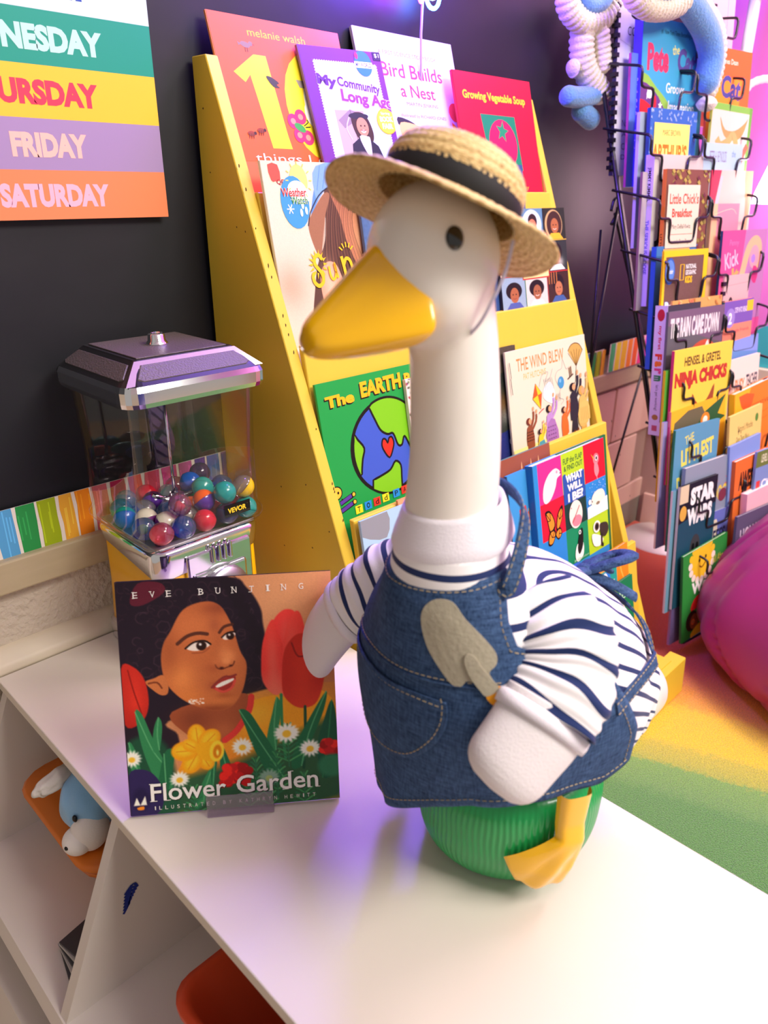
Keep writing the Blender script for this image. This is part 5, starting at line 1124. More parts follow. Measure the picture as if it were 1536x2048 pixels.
arm(1, [(.044, .045, .322), (.042, .080, .302), (.052, .099, .280), (.076, .110, .256), (.102, .114, .232), (.127, .115, .208)], [.032, .041, .041, .038, .036, .034], .60, .60, .0, (0.3, .8, .3))
arm(-1, [(.050, -.070, .305), (.085, -.098, .288), (.115, -.128, .252), (.135, -.153, .218), (.152, -.180, .170), (.162, -.198, .128)], [.034, .037, .036, .034, .032, .030], .58, .56, .0, (.75, .45, .5))
# ---- denim apron: a draped sheet around the front and sides
def denim_mat():
    m = bpy.data.materials.new('denim'); m.use_nodes = True; nt = m.node_tree; b = nt.nodes['Principled BSDF']; b.inputs['Roughness'].default_value = .85; b.inputs['Specular IOR Level'].default_value = .2
    tc = nt.nodes.new('ShaderNodeTexCoord')
    def nz_(sc, st, det=3):
        mp = nt.nodes.new('ShaderNodeMapping'); mp.inputs['Scale'].default_value = st; mp.inputs['Rotation'].default_value = (0, 0, .4); n = nt.nodes.new('ShaderNodeTexNoise'); n.inputs['Scale'].default_value = sc; n.inputs['Detail'].default_value = det
        nt.links.new(tc.outputs['Object'], mp.inputs[0]); nt.links.new(mp.outputs[0], n.inputs['Vector']); return n.outputs[0]
    a1, a2 = nz_(700, (1, 1, .12)), nz_(700, (.12, .12, 1)); a3 = nz_(22, (1, 1, 1))
    mm = nt.nodes.new('ShaderNodeMath'); mm.operation = 'ADD'; nt.links.new(a1, mm.inputs[0]); nt.links.new(a2, mm.inputs[1])
    m2 = nt.nodes.new('ShaderNodeMath'); m2.operation = 'MULTIPLY_ADD'; m2.inputs[1].default_value = .35; nt.links.new(a3, m2.inputs[0]); nt.links.new(mm.outputs[0], m2.inputs[2])
    cr = nt.nodes.new('ShaderNodeMapRange'); cr.inputs[1].default_value = .85; cr.inputs[2].default_value = 1.55; nt.links.new(m2.outputs[0], cr.inputs[0])
    mx = nt.nodes.new('ShaderNodeMix'); mx.data_type = 'RGBA'; mx.inputs[6].default_value = (*lin('#1c3152'), 1); mx.inputs[7].default_value = (*lin('#4a6690'), 1); nt.links.new(cr.outputs[0], mx.inputs[0]); nt.links.new(mx.outputs[2], b.inputs['Base Color'])
    bp = nt.nodes.new('ShaderNodeBump'); bp.inputs['Strength'].default_value = .4; bp.inputs['Distance'].default_value = .0007; nt.links.new(mm.outputs[0], bp.inputs['Height']); nt.links.new(bp.outputs[0], b.inputs['Normal'])
    return m
denim = denim_mat(); thread = mat('tan_stitch_thread', '#b4a17a', .7)
SB = BVHTree.FromPolygons([v.co.copy() for v in shirt.data.vertices], [tuple(p.vertices) for p in shirt.data.polygons])
AX = (.038, -.008)
def rad(phi, z):
    d = Vector((math.cos(phi), math.sin(phi), 0)); o_ = Vector((AX[0], AX[1], z))
    r = SB.ray_cast(o_+d*.6, -d)
    return (r[0]-o_).length if r[0] else .05
NZ, NPH = 60, 120
PH0, PH1 = -88, 152; ZTOP = .372      # degrees
RG = np.zeros((NZ+1, NPH+1)); ZG = np.linspace(ZTOP, .060, NZ+1); PG = np.radians(np.linspace(PH0, PH1, NPH+1))
for i, z in enumerate(ZG):
    for j, f in enumerate(PG): RG[i, j] = rad(f, max(z, .125))
for i in range(1, NZ+1):
    for j in range(NPH+1):
        if ZG[i] < .24: RG[i, j] = max(RG[i, j], RG[i-1, j]-.0006)
K = np.ones(7)/7
0
for _ in range(3):
    RG = np.apply_along_axis(lambda r: np.convolve(np.pad(r, 3, 'edge'), K, 'valid'), 1, RG); RG = np.apply_along_axis(lambda r: np.convolve(np.pad(r, 3, 'edge'), K, 'valid'), 0, RG)
def surf(phi_deg, z, off=.0045):
    fj = (phi_deg-PH0)/(PH1-PH0)*NPH; fi = (ZTOP-z)/(ZTOP-.060)*NZ
    fj = min(max(fj, 0), NPH-1e-6); fi = min(max(fi, 0), NZ-1e-6); i, j = int(fi), int(fj); a, b_ = fi-i, fj-j
    r = (RG[i, j]*(1-a)+RG[i+1, j]*a)*(1-b_)+(RG[i, j+1]*(1-a)+RG[i+1, j+1]*a)*b_
    f = math.radians(phi_deg); wob = .004*math.sin(math.radians(phi_deg)*5+1.2)*ss(.2, .09, z)+.0025*math.sin(math.radians(phi_deg)*11)*ss(.16, .08, z)
    return Vector((AX[0]+(r+off+wob)*math.cos(f), AX[1]+(r+off+wob)*math.sin(f), z))
# outline in (phi, z): the bib, widening at the waist into the skirt, back corner up to the tie
def spans_at(z):
    L = float(np.interp(z, [.06, .20, .26, .345], [-74, -74, -66, -56]))
    Rr = float(np.interp(z, [.10, .155, .205, .235, .262, .285, .31, .345], [129, 127, 119, 113, 96, 62, 57, 54]))
    return L, Rr
def hem(phi): # hem height
    return float(np.interp(phi, [-85, -50, -20, 0, 15, 31, 47, 70, 97, 113, 127, 135], [.070, .072, .080, .096, .116, .138, .155, .160, .150, .143, .150, .160]))
bm = bmesh.new(); NA, NB = 90, 56; G = []
topz = lambda u: float(np.interp(u, [0, .1, .5, .9, 1], [.351, .347, .345, .352, .356]))
for i in range(NB+1):
    row = []; t = i/NB
    for j in range(NA+1):
        u = j/NA; z = topz(u)*(1-t)+.10*t
        L, Rr = spans_at(z); phi = L+(Rr-L)*u
        z = topz(u)*(1-t)+hem(phi)*t
        row.append(bm.verts.new(surf(phi, z)))
    G.append(row)
for i in range(NB):
    for j in range(NA): bm.faces.new((G[i][j], G[i+1][j], G[i+1][j+1], G[i][j+1]))
apron = obj('apron', bm, denim, GO, True); apron['label'] = 'blue denim apron'
s3 = apron.modifiers.new('sol', 'SOLIDIFY'); s3.thickness = .0022; s3.offset = 1
def on_apron(u, t, off=.0):
    z = topz(u)*(1-t)+.10*t; L, Rr = spans_at(z); phi = L+(Rr-L)*u; z = topz(u)*(1-t)+hem(phi)*t; return surf(phi, z, .0045+off)
def stitch(name, pts, parent, dash=.0034, gap=.0022, r=.00042):
    P = [Vector(p) for p in pts]; bm = bmesh.new(); acc = 0; on = True; cur = [P[0]]; lim = dash
    for a, b_ in zip(P, P[1:]):
        seg = (b_-a).length; pos = 0
        while acc+seg-pos >= lim:
            pos += lim-acc; p = a.lerp(b_, pos/seg)
            if on: cur.append(p); tube(bm, cur, r, n=4)
            cur = [p]; acc = 0; on = not on; lim = dash if on else gap
        acc += seg-pos
        if on: cur.append(b_)
    return obj(name, bm, thread, parent)
e_ = .0030
stitch('stitching', [on_apron(u, .025, e_) for u in np.linspace(.02, .98, 90)], apron)
stitch('stitching', [on_apron(u, .955, e_) for u in np.linspace(.01, .99, 160)], apron)
stitch('stitching', [on_apron(.02, t, e_) for t in np.linspace(.02, .95, 90)], apron)
stitch('stitching', [on_apron(.975, t, e_) for t in np.linspace(.02, .95, 90)], apron)
# pocket: upper edge runs from the far side down to the near side; rounded lower right
def pk(phi, z, off): return surf(phi, z, .0045+off)
pocket = [(-46, .236), (-30, .242), (-14, .2475), (4, .2512), (22, .257), (36, .2574), (37, .250), (36.6, .234), (32, .2123), (21.4, .1868), (6, .1734), (-10, .1675), (-24, .172), (-42, .186)]
NU, NW = 30, 20; bm = bmesh.new(); top = catmull(pocket[:6], 6); bot = catmull([pocket[0]]+pocket[:5:-1]+[pocket[5]], 4)
def along(P, t):
    f = t*(len(P)-1); i = min(int(f), len(P)-2); a = f-i; return (P[i][0]*(1-a)+P[i+1][0]*a, P[i][1]*(1-a)+P[i+1][1]*a)
G = []
for i in range(NU+1):
    a_, b_ = along(top, i/NU), along(bot, i/NU); G.append([bm.verts.new(pk(a_[0]*(1-w_/NW)+b_[0]*w_/NW, a_[1]*(1-w_/NW)+b_[1]*w_/NW, .0026+.0015*(1-w_/NW)*math.sin(i/NU*math.pi))) for w_ in range(NW+1)])
for i in range(NU):
    for w_ in range(NW): bm.faces.new((G[i][w_], G[i][w_+1], G[i+1][w_+1], G[i+1][w_]))
po = obj('pocket', bm, denim, apron, True); s4 = po.modifiers.new('sol', 'SOLIDIFY'); s4.thickness = .0016; s4.offset = 1
stitch('pocket_stitching', [pk(p[0], p[1]-.004, .0052) for p in top], apron); stitch('pocket_stitching', [pk(p[0]*.97-1, p[1]+.003, .0046) for p in bot], apron)
fold_ = catmull([(-66, .215), (-40, .245), (-16, .256), (7, .2635), (24, .2679), (36, .2705), (48, .2725), (57, .2735)], 6)
stitch('waist_stitching', [pk(p[0], p[1]+.006, .0034) for p in fold_], apron)
bm = bmesh.new(); tube(bm, [pk(p[0], p[1]+.002, .0022) for p in fold_], .0020, n=6, flat=.6); obj('waist_fold', bm, denim, apron, True)
# straps
def ribbon(name, path, wdt, th, m, parent, ups, smooth=6):
    P = [Vector(p) for p in catmull(path, smooth)]; U_ = catmull(ups, smooth); bm = bmesh.new(); R_ = []
    for i, p in enumerate(P):
        t = (P[min(i+1, len(P)-1)]-P[max(i-1, 0)]).normalized(); nrm = Vector(U_[i]); nrm = (nrm-t*nrm.dot(t)).normalized(); s_ = t.cross(nrm)
        R_.append([bm.verts.new(p+s_*a*wdt/2+nrm*b_*th/2) for a, b_ in ((-1, -1), (1, -1), (1, 1), (-1, 1))])
    for a, b_ in zip(R_, R_[1:]):
        for k in range(4): bm.faces.new((a[k], a[(k+1) % 4], b_[(k+1) % 4], b_[k]))
    bm.faces.new(R_[0][::-1]); bm.faces.new(R_[-1]); bmesh.ops.recalc_face_normals(bm, faces=bm.faces); o = obj(name, bm, m, parent)
    for sgn in (-.38, .38):
        pts = []
        for i, p in enumerate(P):
            t = (P[min(i+1, len(P)-1)]-P[max(i-1, 0)]).normalized(); nrm = Vector(U_[i]); nrm = (nrm-t*nrm.dot(t)).normalized(); s_ = t.cross(nrm); pts.append(p+s_*sgn*wdt+nrm*(th/2+.0003))
        stitch('strap_stitching', pts, parent)
    return o
bl = on_apron(.985, .03, .004); br = on_apron(.015, .03, .004)
ribbon('neck_strap', [bl, (.085, .062, .345), (.070, .054, .372), (.058, .040, .395), (.052, .02, .402), (.050, .0, .404)], .0125, .0020, denim, apron, [(.7, .6, .3), (.4, .9, .3), (0, 1, .3), (-.5, .8, .3), (-1, .3, .3), (-1, 0, .3)])
ribbon('neck_strap', [br, (.102, -.060, .345), (.092, -.056, .372), (.072, -.045, .395), (.056, -.02, .402), (.050, .0, .404)], .0125, .0020, denim, apron, [(.7, -.6, .3), (.4, -.9, .3), (0, -1, .3), (-.5, -.8, .3), (-1, -.3, .3), (-1, 0, .3)])
# waist tie: from the skirt's back corner over the back to a bow
def on_back(x, y, off=.0035):
    r = SB.ray_cast(Vector((x, y, .6)), Vector((0, 0, -1))); p, nn = (r[0], r[1]) if r[0] else (Vector((x, y, .2)), Vector((0, 0, 1))); return p+nn*off, nn
def on_side(x, z, sg=1, off=.0035):
    r = SB.ray_cast(Vector((x, .4*sg, z)), Vector((0, -sg, 0))); p, nn = (r[0], r[1]) if r[0] else (Vector((x, .05*sg, z)), Vector((0, sg, 0))); return p+nn*off, nn
def near(p, off=.0065):
    q, nn, _, _ = SB.find_nearest(Vector(p)); nn = nn if nn.dot(q-Vector((.0, 0, .2))) > 0 else -nn; return q+nn*off, nn
T_ = [near(p) for p in [tuple(surf(112, .228)), (-.075, .070, .232), (-.094, .044, .220), (-.100, .016, .230), (-.094, -.006, .248), (-.086, -.020, .264), (-.074, -.028, .280)]]
ribbon('waist_tie', [tuple(p) for p, _ in T_], .013, .0020, denim, apron, [tuple(nn) for _, nn in T_])
T2 = [near(p) for p in [(-.074, -.028, .280), (-.085, -.06, .26), (-.08, -.09, .24), (-.05, -.11, .22), (0, -.12, .21)]]
ribbon('waist_tie', [tuple(p) for p, _ in T2], .013, .0020, denim, apron, [tuple(nn) for _, nn in T2])
bc, bn = near((-.074, -.028, .280), .008)
bow = empty('bow', tuple(bc)); bow.parent = apron; bow.scale = (1.35, 1.35, 1.35)
bow_parts = []
for sg, dx in ((1, .8), (-1, -.8)):
    bm = bmesh.new(); loop = [(0, 0, 0), (.012*sg, .010, .008), (.030*sg, .014, .012), (.034*sg, -.002, .007), (.018*sg, -.008, .002), (0, 0, 0)]
    tube(bm, catmull(loop, 5), .0062, n=10, flat=.5); q = obj('bow_loop', bm, denim, bow, True)
for k, tail in enumerate([[(0, 0, 0), (-.012, .02, -.004), (-.024, .03, -.012)], [(0, 0, 0), (-.02, -.012, -.002), (-.035, -.01, -.012)]]):
    bm = bmesh.new(); tube(bm, catmull(tail, 5), .0060, n=10, flat=.4); obj('bow_tail', bm, denim, bow, True)
bm = bmesh.new(); bmesh.ops.create_icosphere(bm, subdivisions=2, radius=.0068); obj('bow_knot', bm, denim, bow, True)
# felt trowel sewn on the bib
def felt(name, outline, m, off, th=.0018, parent=apron, rings_=3):
    bm = bmesh.new(); P = catmull(outline, 4, True) if rings_ else outline; c = np.mean(np.array(P), 0); n = len(P)
    R_ = []
    for s_ in (1, .66, .33): R_.append([bm.verts.new(pk(c[0]+(p[0]-c[0])*s_, c[1]+(p[1]-c[1])*s_, off)) for p in P])
    cv = bm.verts.new(pk(c[0], c[1], off))
    for a, b_ in zip(R_, R_[1:]):
        for k in range(n): bm.faces.new((a[k], a[(k+1) % n], b_[(k+1) % n], b_[k]))
    for k in range(n): bm.faces.new((R_[-1][k], R_[-1][(k+1) % n], cv))
    bmesh.ops.recalc_face_normals(bm, faces=bm.faces); o = obj(name, bm, m, parent, False); s_ = o.modifiers.new('sol', 'SOLIDIFY'); s_.thickness = th; s_.offset = 0; return o
gfelt = mat('grey_felt', '#a8a08c', .95, noise_scale=220, noise_amt=.14, bump=(300, .6, .001)); ofelt = mat('orange_felt', '#efa020', .95, bump=(300, .6, .001))
tr = felt('felt_trowel', [(26.3, .3388), (22.5, .3304), (22.5, .317), (26, .2994), (32.3, .2838), (37.5, .2742), (40.9, .2742), (42.5, .2788), (45.4, .2787), (48.5, .2753), (50.6, .2702), (54.2, .2757), (52, .2824), (50.8, .2876), (53.2, .2935), (52.6, .3016), (47.7, .3117), (39.2, .3259), (33, .3383)], gfelt, .0030)
tr['label'] = 'grey felt trowel with orange handle'
t2 = felt('felt_socket', [(41.5, .3011), (41.3, .2941), (44.3, .2828), (47.9, .2745), (50.6, .2702), (54.8, .2763), (52, .2832), (47.8, .292), (44.5, .2997)], gfelt, .0050)
t3 = felt('felt_handle', [(50.3, .271), (53, .2634), (58, .2640), (57.3, .2723), (54.8, .2775)], ofelt, .0040)
for k in (t2, t3): pass
# ---- straw hat
HM = Matrix.Translation((.114, -.004, .6170)) @ Matrix.Rotation(math.radians(-26), 4, 'Y') @ Matrix.Rotation(math.radians(5), 4, 'X') @ Matrix.Scale(.97, 4)
hat = empty('straw_hat'); hat.parent = GO; hat.matrix_basis = HM
hat['label'] = 'natural straw hat with black ribbon'
def straw_mat():
    m = bpy.data.materials.new('braided_straw'); m.use_nodes = True; nt = m.node_tree; b = nt.nodes['Principled BSDF']; b.inputs['Roughness'].default_value = .6
    a = nt.nodes.new('ShaderNodeAttribute'); a.attribute_name = 'braid'; wv = nt.nodes.new('ShaderNodeTexNoise'); wv.inputs['Scale'].default_value = 1.0; wv.inputs['Detail'].default_value = 4
    mp = nt.nodes.new('ShaderNodeMapping'); mp.inputs['Scale'].default_value = (260, 900, 1); nt.links.new(a.outputs['Vector'], mp.inputs[0]); nt.links.new(mp.outputs[0], wv.inputs['Vector'])
    cr = nt.nodes.new('ShaderNodeValToRGB'); cr.color_ramp.elements[0].position = .3; cr.color_ramp.elements[0].color = (*lin('#a87a3c'), 1); cr.color_ramp.elements[1].position = .62; cr.color_ramp.elements[1].color = (*lin('#ecd092'), 1)
    nt.links.new(wv.outputs[0], cr.inputs[0]); nt.links.new(cr.outputs[0], b.inputs['Base Color'])
    bp = nt.nodes.new('ShaderNodeBump'); bp.inputs['Strength'].default_value = .6; bp.inputs['Distance'].default_value = .0012; nt.links.new(wv.outputs[0], bp.inputs['Height']); nt.links.new(bp.outputs[0], b.inputs['Normal']); return m
straw = straw_mat()
def hatpart(name, prof, n=120):
    P = catmull(prof, 9); bm = bmesh.new(); rings = lathe(bm, [(max(p[0], 1e-5), p[1]) for p in P], n, cap=False); L = 0; vals = {}
    for i, ring in enumerate(rings):
        if i: L += math.dist(P[i], P[i-1])
        for k, v in enumerate(ring):
            a = k*TAU/n; rr_ = math.hypot(v.co.x, v.co.y); vals[v] = (a*.05, L, 0)
            br_ = (L/.0062) % 1; d = .0011*math.sin(br_*math.pi)+.0005*math.sin(a*70+(3 if int(L/.0062) % 2 else 0))*math.sin(br_*math.pi)
            if rr_ > .05: v.co.z += .0025*math.sin(a*3+1)*(rr_-.05)/.03+d
            else: v.co.x += d*math.cos(a); v.co.y += d*math.sin(a); v.co.z += d*.4
    bm.verts.index_update(); va = [vals[v] for v in bm.verts]; me = bpy.data.meshes.new(name); bm.to_mesh(me); bm.free()
    at = me.attributes.new('braid', 'FLOAT_VECTOR', 'POINT'); at.data.foreach_set('vector', [c for t in va for c in t])
    me.polygons.foreach_set('use_smooth', [True]*len(me.polygons)); o = mobj(name, me, straw, hat); s_ = o.modifiers.new('sol', 'SOLIDIFY'); s_.thickness = .0022; s_.offset = 0; return o
hatpart('crown', [(.0, .0430), (.020, .0422), (.036, .0385), (.0460, .0295), (.0500, .017), (.0520, .0)])
hatpart('brim', [(.0510, .0005), (.058, -.0015), (.068, -.004), (.080, -.0075), (.0865, -.010)])
bm = bmesh.new(); lathe(bm, [(.0520, -.0005), (.0535, .001), (.0525, .011), (.0508, .0195), (.0500, .020)], 80, cap=False)
obj('hat_band', bm, mat('black_ribbon', '#101012', .75), hat, True)
# chin string
pts = [(.094, .050, .600), (.098, .049, .580), (.104, .045, .562), (.108, .036, .545), (.112, .018, .5300), (.116, -.004, .5250), (.116, -.022, .528), (.108, -.036, .54), (.098, -.049, .565), (.09, -.051, .60)]
bm = bmesh.new(); tube(bm, catmull(pts, 6), .0013, n=6); ch = obj('chin_string', bm, mat('clear_elastic', '#cfc6de', .4), GO, True)
# ================================================================ the garden picture book on its clear stand
FW, FH = .2265, .258
def flower():
    p = Paint(300, 342, '#b9805a')
    # background glow: warm tan top right, dark hair mass left
    p.glow(.80, .12, .30, .25, '#c48f68', .8); p.glow(.95, .5, .2, .2, '#8a4a34', .5); p.poly([(.55, .50), (1, .50), (1, 1), (.3, 1)], '#c07828', 0, soft=.2, al=.8); p.glow(.8, .62, .25, .10, '#d8962c', .8)
    hair = [(.0, .0), (.50, .0), (.60, .05), (.66, .14), (.67, .22), (.70, .34), (.78, .40), (.76, .47), (.62, .50), (.52, .52), (.20, .60), (.24, .66), (.22, .74), (.0, .80)]
    r = random.Random(3)
    p.poly(hair, '#1f1520', 5, soft=.01)
    hm = p.polym(hair, 5, .006)
    for k in range(170):   # curls
        x, y = r.uniform(.02, .72), r.uniform(.02, .48); rr_ = r.uniform(.015, .035)
        if hm[min(341, int(y*342)), min(299, int(x*300+10))] > .5 and hm[min(341, int(y*342)), max(0, min(299, int(x*300-6)))] > .5 and (x < .24 or y < .16 or x > .50):
            pts = [(x+rr_*math.cos(t), y+rr_*.8*math.sin(t)) for t in np.linspace(r.random()*6, r.random()*6+3.5, 7)]
            p.line(pts, .005, ['#3a2730', '#2c1c26', '#43303a'][k % 3], al=.55)
    for k in range(26): t = k/26; p.ell(.50+.20*t+.014*math.sin(k*2), .02+.40*t**1.3, .026, .02, '#1c131c')
    p.poly([(.10, .01), (.20, .01), (.22, .05), (.12, .10), (.06, .09)], '#6a2030', 4, al=.7)
    # shoulders / shirt / neck
    p.poly([(.30, .70), (.34, .62), (.56, .55), (.72, .52), (.98, .55), (1.0, 1.0), (.22, 1.0)], '#cf8b26', 5); p.glow(.62, .60, .10, .07, '#e0a63a', .7); p.glow(.45, .85, .18, .12, '#c06a30', .7)
    p.poly([(.22, .56), (.54, .50), (.58, .56), (.50, .68), (.40, .72), (.28, .66)], '#8c4a2e', 5); p.glow(.32, .60, .08, .05, '#6a3422', .7); p.glow(.46, .66, .06, .04, '#a8603c', .6)
    p.line([(.595, .52), (.58, .58), (.52, .66), (.46, .70)], .030, '#c03a34', 4)
    # face
    face = [(.235, .22), (.30, .13), (.40, .10), (.47, .12), (.515, .19), (.535, .25), (.555, .32), (.58, .37), (.575, .43), (.55, .50), (.50, .555), (.43, .568), (.34, .545), (.26, .50), (.20, .43), (.185, .34), (.20, .27)]
    m = p.polym(face, 5, .006); p.blend(m, '#a9603a')
    def sh(cx, cy, rx, ry, c, al, rot=0):
        x = p.U-cx; y = (p.V-cy)*p.k; cr, sr = math.cos(math.radians(rot)), math.sin(math.radians(rot)); xx, yy = x*cr+y*sr, -x*sr+y*cr
        p.blend(m*np.exp(-((xx/rx)**2+(yy/(ry*p.k))**2)), c, al)
    sh(.34, .20, .12, .06, '#bd7146', .6); sh(.46, .13, .07, .03, '#7c3e2a', .7); sh(.44, .20, .03, .035, '#8c4a34', .5); sh(.27, .42, .07, .07, '#cf824a', .8); sh(.30, .50, .08, .04, '#c4763e', .7); sh(.22, .30, .05, .10, '#8a4a2c', .6)
    sh(.53, .42, .04, .05, '#b4683e', .7); sh(.42, .46, .03, .02, '#8a4630', .5); sh(.46, .53, .09, .03, '#c07442', .6); sh(.40, .56, .12, .018, '#70351f', .7); sh(.50, .34, .035, .03, '#cf8656', .8); sh(.455, .29, .02, .05, '#9a5434', .5); sh(.43, .385, .04, .02, '#90492e', .5)
    # brows, eyes
    p.line([(.265, .272), (.31, .243), (.36, .232), (.405, .238)], .017, '#43241c', 4, al=.9); p.line([(.462, .235), (.485, .212), (.525, .203)], .014, '#43241c', 4, al=.9)
    p.poly([(.305, .292), (.34, .272), (.39, .270), (.415, .285), (.37, .305), (.33, .305)], '#e2cfc4', 3); p.ell(.375, .286, .024, .020, '#24120e'); p.ell(.370, .280, .006, .005, '#f4ece4'); p.line([(.30, .294), (.34, .270), (.39, .266), (.418, .282)], .009, '#1c0e0c', 3)
    p.line([(.33, .315), (.38, .315), (.41, .297)], .006, '#7a3e2a', 3, al=.6)
    p.poly([(.475, .256), (.50, .240), (.53, .238), (.535, .250), (.51, .265), (.485, .267)], '#e2cfc4', 3); p.ell(.512, .252, .019, .016, '#24120e'); p.ell(.508, .247, .005, .004, '#f4ece4'); p.line([(.472, .256), (.50, .238), (.538, .235)], .008, '#1c0e0c', 3)
    # nose, mouth, ear
    sh(.475, .335, .03, .05, '#c87e50', .6); p.ell(.487, .358, .018, .012, '#cd8556', soft=.012, al=.8); p.line([(.435, .372), (.442, .385), (.462, .392), (.49, .385), (.515, .378), (.525, .362)], .007, '#5c2a1c', 4, al=.8); p.ell(.463, .387, .010, .005, '#3a1812'); p.ell(.507, .379, .008, .004, '#3a1812'); p.glow(.44, .36, .02, .015, '#b86c44', .6)
    p.poly([(.415, .470), (.445, .445), (.475, .430), (.50, .428), (.525, .425), (.522, .45), (.50, .478), (.46, .488)], '#8c2e28', 3); p.poly([(.43, .464), (.46, .447), (.515, .434), (.512, .445), (.47, .462), (.44, .470)], '#e6d8cc', 2); p.line([(.412, .468), (.44, .444), (.475, .425), (.50, .426), (.528, .420)], .010, '#7a302a', 3); p.line([(.43, .475), (.465, .49), (.505, .475), (.522, .445)], .012, '#b84a3e', 3); p.glow(.47, .505, .04, .012, '#8a4428', .5)
    p.poly([(.105, .425), (.145, .412), (.19, .40), (.21, .44), (.205, .48), (.175, .485), (.14, .462)], '#b06a40', 4); p.line([(.12, .432), (.16, .43), (.18, .455)], .008, '#6a3420', 3)
    # tulips
    def petal(pts, c, hi, lo, n=14):
        mm = p.polym(pts, 5, .006); p.blend(mm, c); xs = [q[0] for q in pts]; ys = [q[1] for q in pts]; cx, cy = (min(xs)+max(xs))/2, (min(ys)+max(ys))/2; w_ = max(xs)-min(xs); h_ = max(ys)-min(ys)
        g1 = np.exp(-(((p.U-cx)/(w_*.28))**2+((p.V-cy-.1*h_)/(h_*.45))**2)); p.blend(mm*g1, hi, .6); e1 = np.clip((p.V-(cy+.15*h_))/(h_*.4), 0, 1); p.blend(mm*e1, lo, .5)
    petal([(.655, .46), (.65, .38), (.665, .28), (.71, .195), (.75, .24), (.76, .36), (.74, .50), (.70, .515)], '#c93a34', '#e06a5a', '#e8a080')
    petal([(.72, .20), (.77, .155), (.82, .165), (.83, .22), (.78, .33), (.745, .27)], '#cc3c38', '#de5c50', '#c8443c')
    petal([(.76, .30), (.80, .19), (.84, .165), (.865, .24), (.86, .36), (.82, .50), (.74, .515)], '#cc4038', '#e2685a', '#e89878')
    petal([(.745, .50), (.755, .36), (.79, .29), (.85, .26), (.93, .30), (.95, .44), (.91, .56), (.84, .585), (.78, .56)], '#a82a20', '#c23c2a', '#c8482c'); p.line([(.80, .30), (.83, .36), (.90, .34), (.93, .31)], .008, '#7a1c18', 4)
    petal([(.0, .36), (.06, .36), (.105, .42), (.115, .52), (.08, .59), (.0, .60)], '#a82a20', '#c83a2a', '#8c1c18'); p.line([(.03, .37), (.05, .46), (.08, .56)], .006, '#7a1814', 3)
    # leaves
    def leaf(pts, c, c2):
        p.poly(pts, c, 4); x0, y0 = pts[0]; xm = sum(q[0] for q in pts)/len(pts); ym = sum(q[1] for q in pts)/len(pts); p.line([(x0, y0), (xm, ym), pts[len(pts)//2]], .006, c2, 4, al=.8)
    G1, G2, G3, GL = '#1f5a3a', '#2f7248', '#16402c', '#5a9a6a'
    p.poly([(0, .70), (.12, .66), (.2, .74), (.22, 1), (0, 1)], '#1c4430', 4, soft=.03); p.poly([(.22, .86), (.5, .80), (.78, .70), (1, .66), (1, 1), (.15, 1)], '#1f4a34', 4, soft=.05, al=.93)
    p.line([(.738, .52), (.735, .66), (.745, .80)], .014, G2, 3); p.line([(.85, .58), (.845, .70), (.83, .85)], .014, G3, 3)
    leaf([(.715, .53), (.735, .57), (.72, .66), (.70, .76), (.655, .80), (.66, .70), (.69, .60)], G2, GL); leaf([(.535, .575), (.58, .585), (.63, .66), (.70, .78), (.74, .90), (.68, .90), (.60, .76), (.56, .65)], G1, GL)
    leaf([(.955, .52), (.94, .60), (.88, .72), (.82, .84), (.77, .84), (.80, .74), (.87, .63)], G1, GL); leaf([(.98, .56), (1.0, .66), (.99, .86), (.92, .90), (.90, .76), (.94, .64)], '#1a4a34', G2); leaf([(.05, .55), (.08, .56), (.12, .66), (.18, .80), (.20, .90), (.12, .84), (.07, .70)], G2, GL); leaf([(.155, .58), (.17, .62), (.15, .72), (.12, .72), (.13, .63)], G2, GL)
    leaf([(.44, .72), (.47, .78), (.50, .88), (.46, .90), (.43, .82)], G1, GL); leaf([(.40, .80), (.39, .88), (.34, .98), (.30, .98), (.34, .88)], G2, GL); leaf([(.42, .70), (.415, .80), (.39, .90), (.385, .82)], G1, GL); leaf([(.17, .74), (.22, .74), (.17, .92), (.12, .94)], G1, GL); leaf([(.01, .68), (.04, .72), (.06, .84), (.02, .84)], G2, GL)
    for (x0, y0, n_) in ((.60, .80, 9), (.70, .78, 10), (.76, .66, 9), (.56, .88, 9), (.83, .88, 9), (.30, .90, 8), (.66, .92, 8)):   # feathery sprays
        for q in range(n_):
            y = y0+.018*q; s_ = .012+.004*q; p.line([(x0, y+.012), (x0-s_, y-.008), (x0-s_*1.4, y-.012)], .007, ['#3a7a4a', '#2a6040'][q % 2], 2); p.line([(x0, y+.012), (x0+s_, y-.008), (x0+s_*1.4, y-.014)], .007, ['#4a8a54', '#2a6040'][q % 2], 2)
        p.line([(x0, y0-.01), (x0, y0+.02*n_)], .006, '#2a6040')
    # daffodil
    for a_, L_ in ((-95, .115), (-40, .12), (60, .10), (125, .115), (180, .125), (-150, .08)):
        t = math.radians(a_); cx, cy = .335+L_*.55*math.cos(t), .735+L_*.55*math.sin(t); p.ell(cx, cy, L_*.50, L_*.34, '#d8901c', a_, soft=.008); p.ell(cx, cy-.004, L_*.36, L_*.20, '#f0b434', a_, soft=.02, al=.8); p.line([(.335, .735), (cx+.3*L_*math.cos(t), cy+.3*L_*math.sin(t))], .005, '#b06c14', al=.7)
    p.poly([(.32, .715), (.40, .70), (.435, .715), (.44, .765), (.40, .79), (.34, .77)], '#e29a20', 4); p.ell(.418, .745, .034, .046, '#f2b83a', 10); p.ell(.420, .747, .020, .030, '#b8700f', 10); p.ell(.421, .752, .006, .012, '#f2d26a')
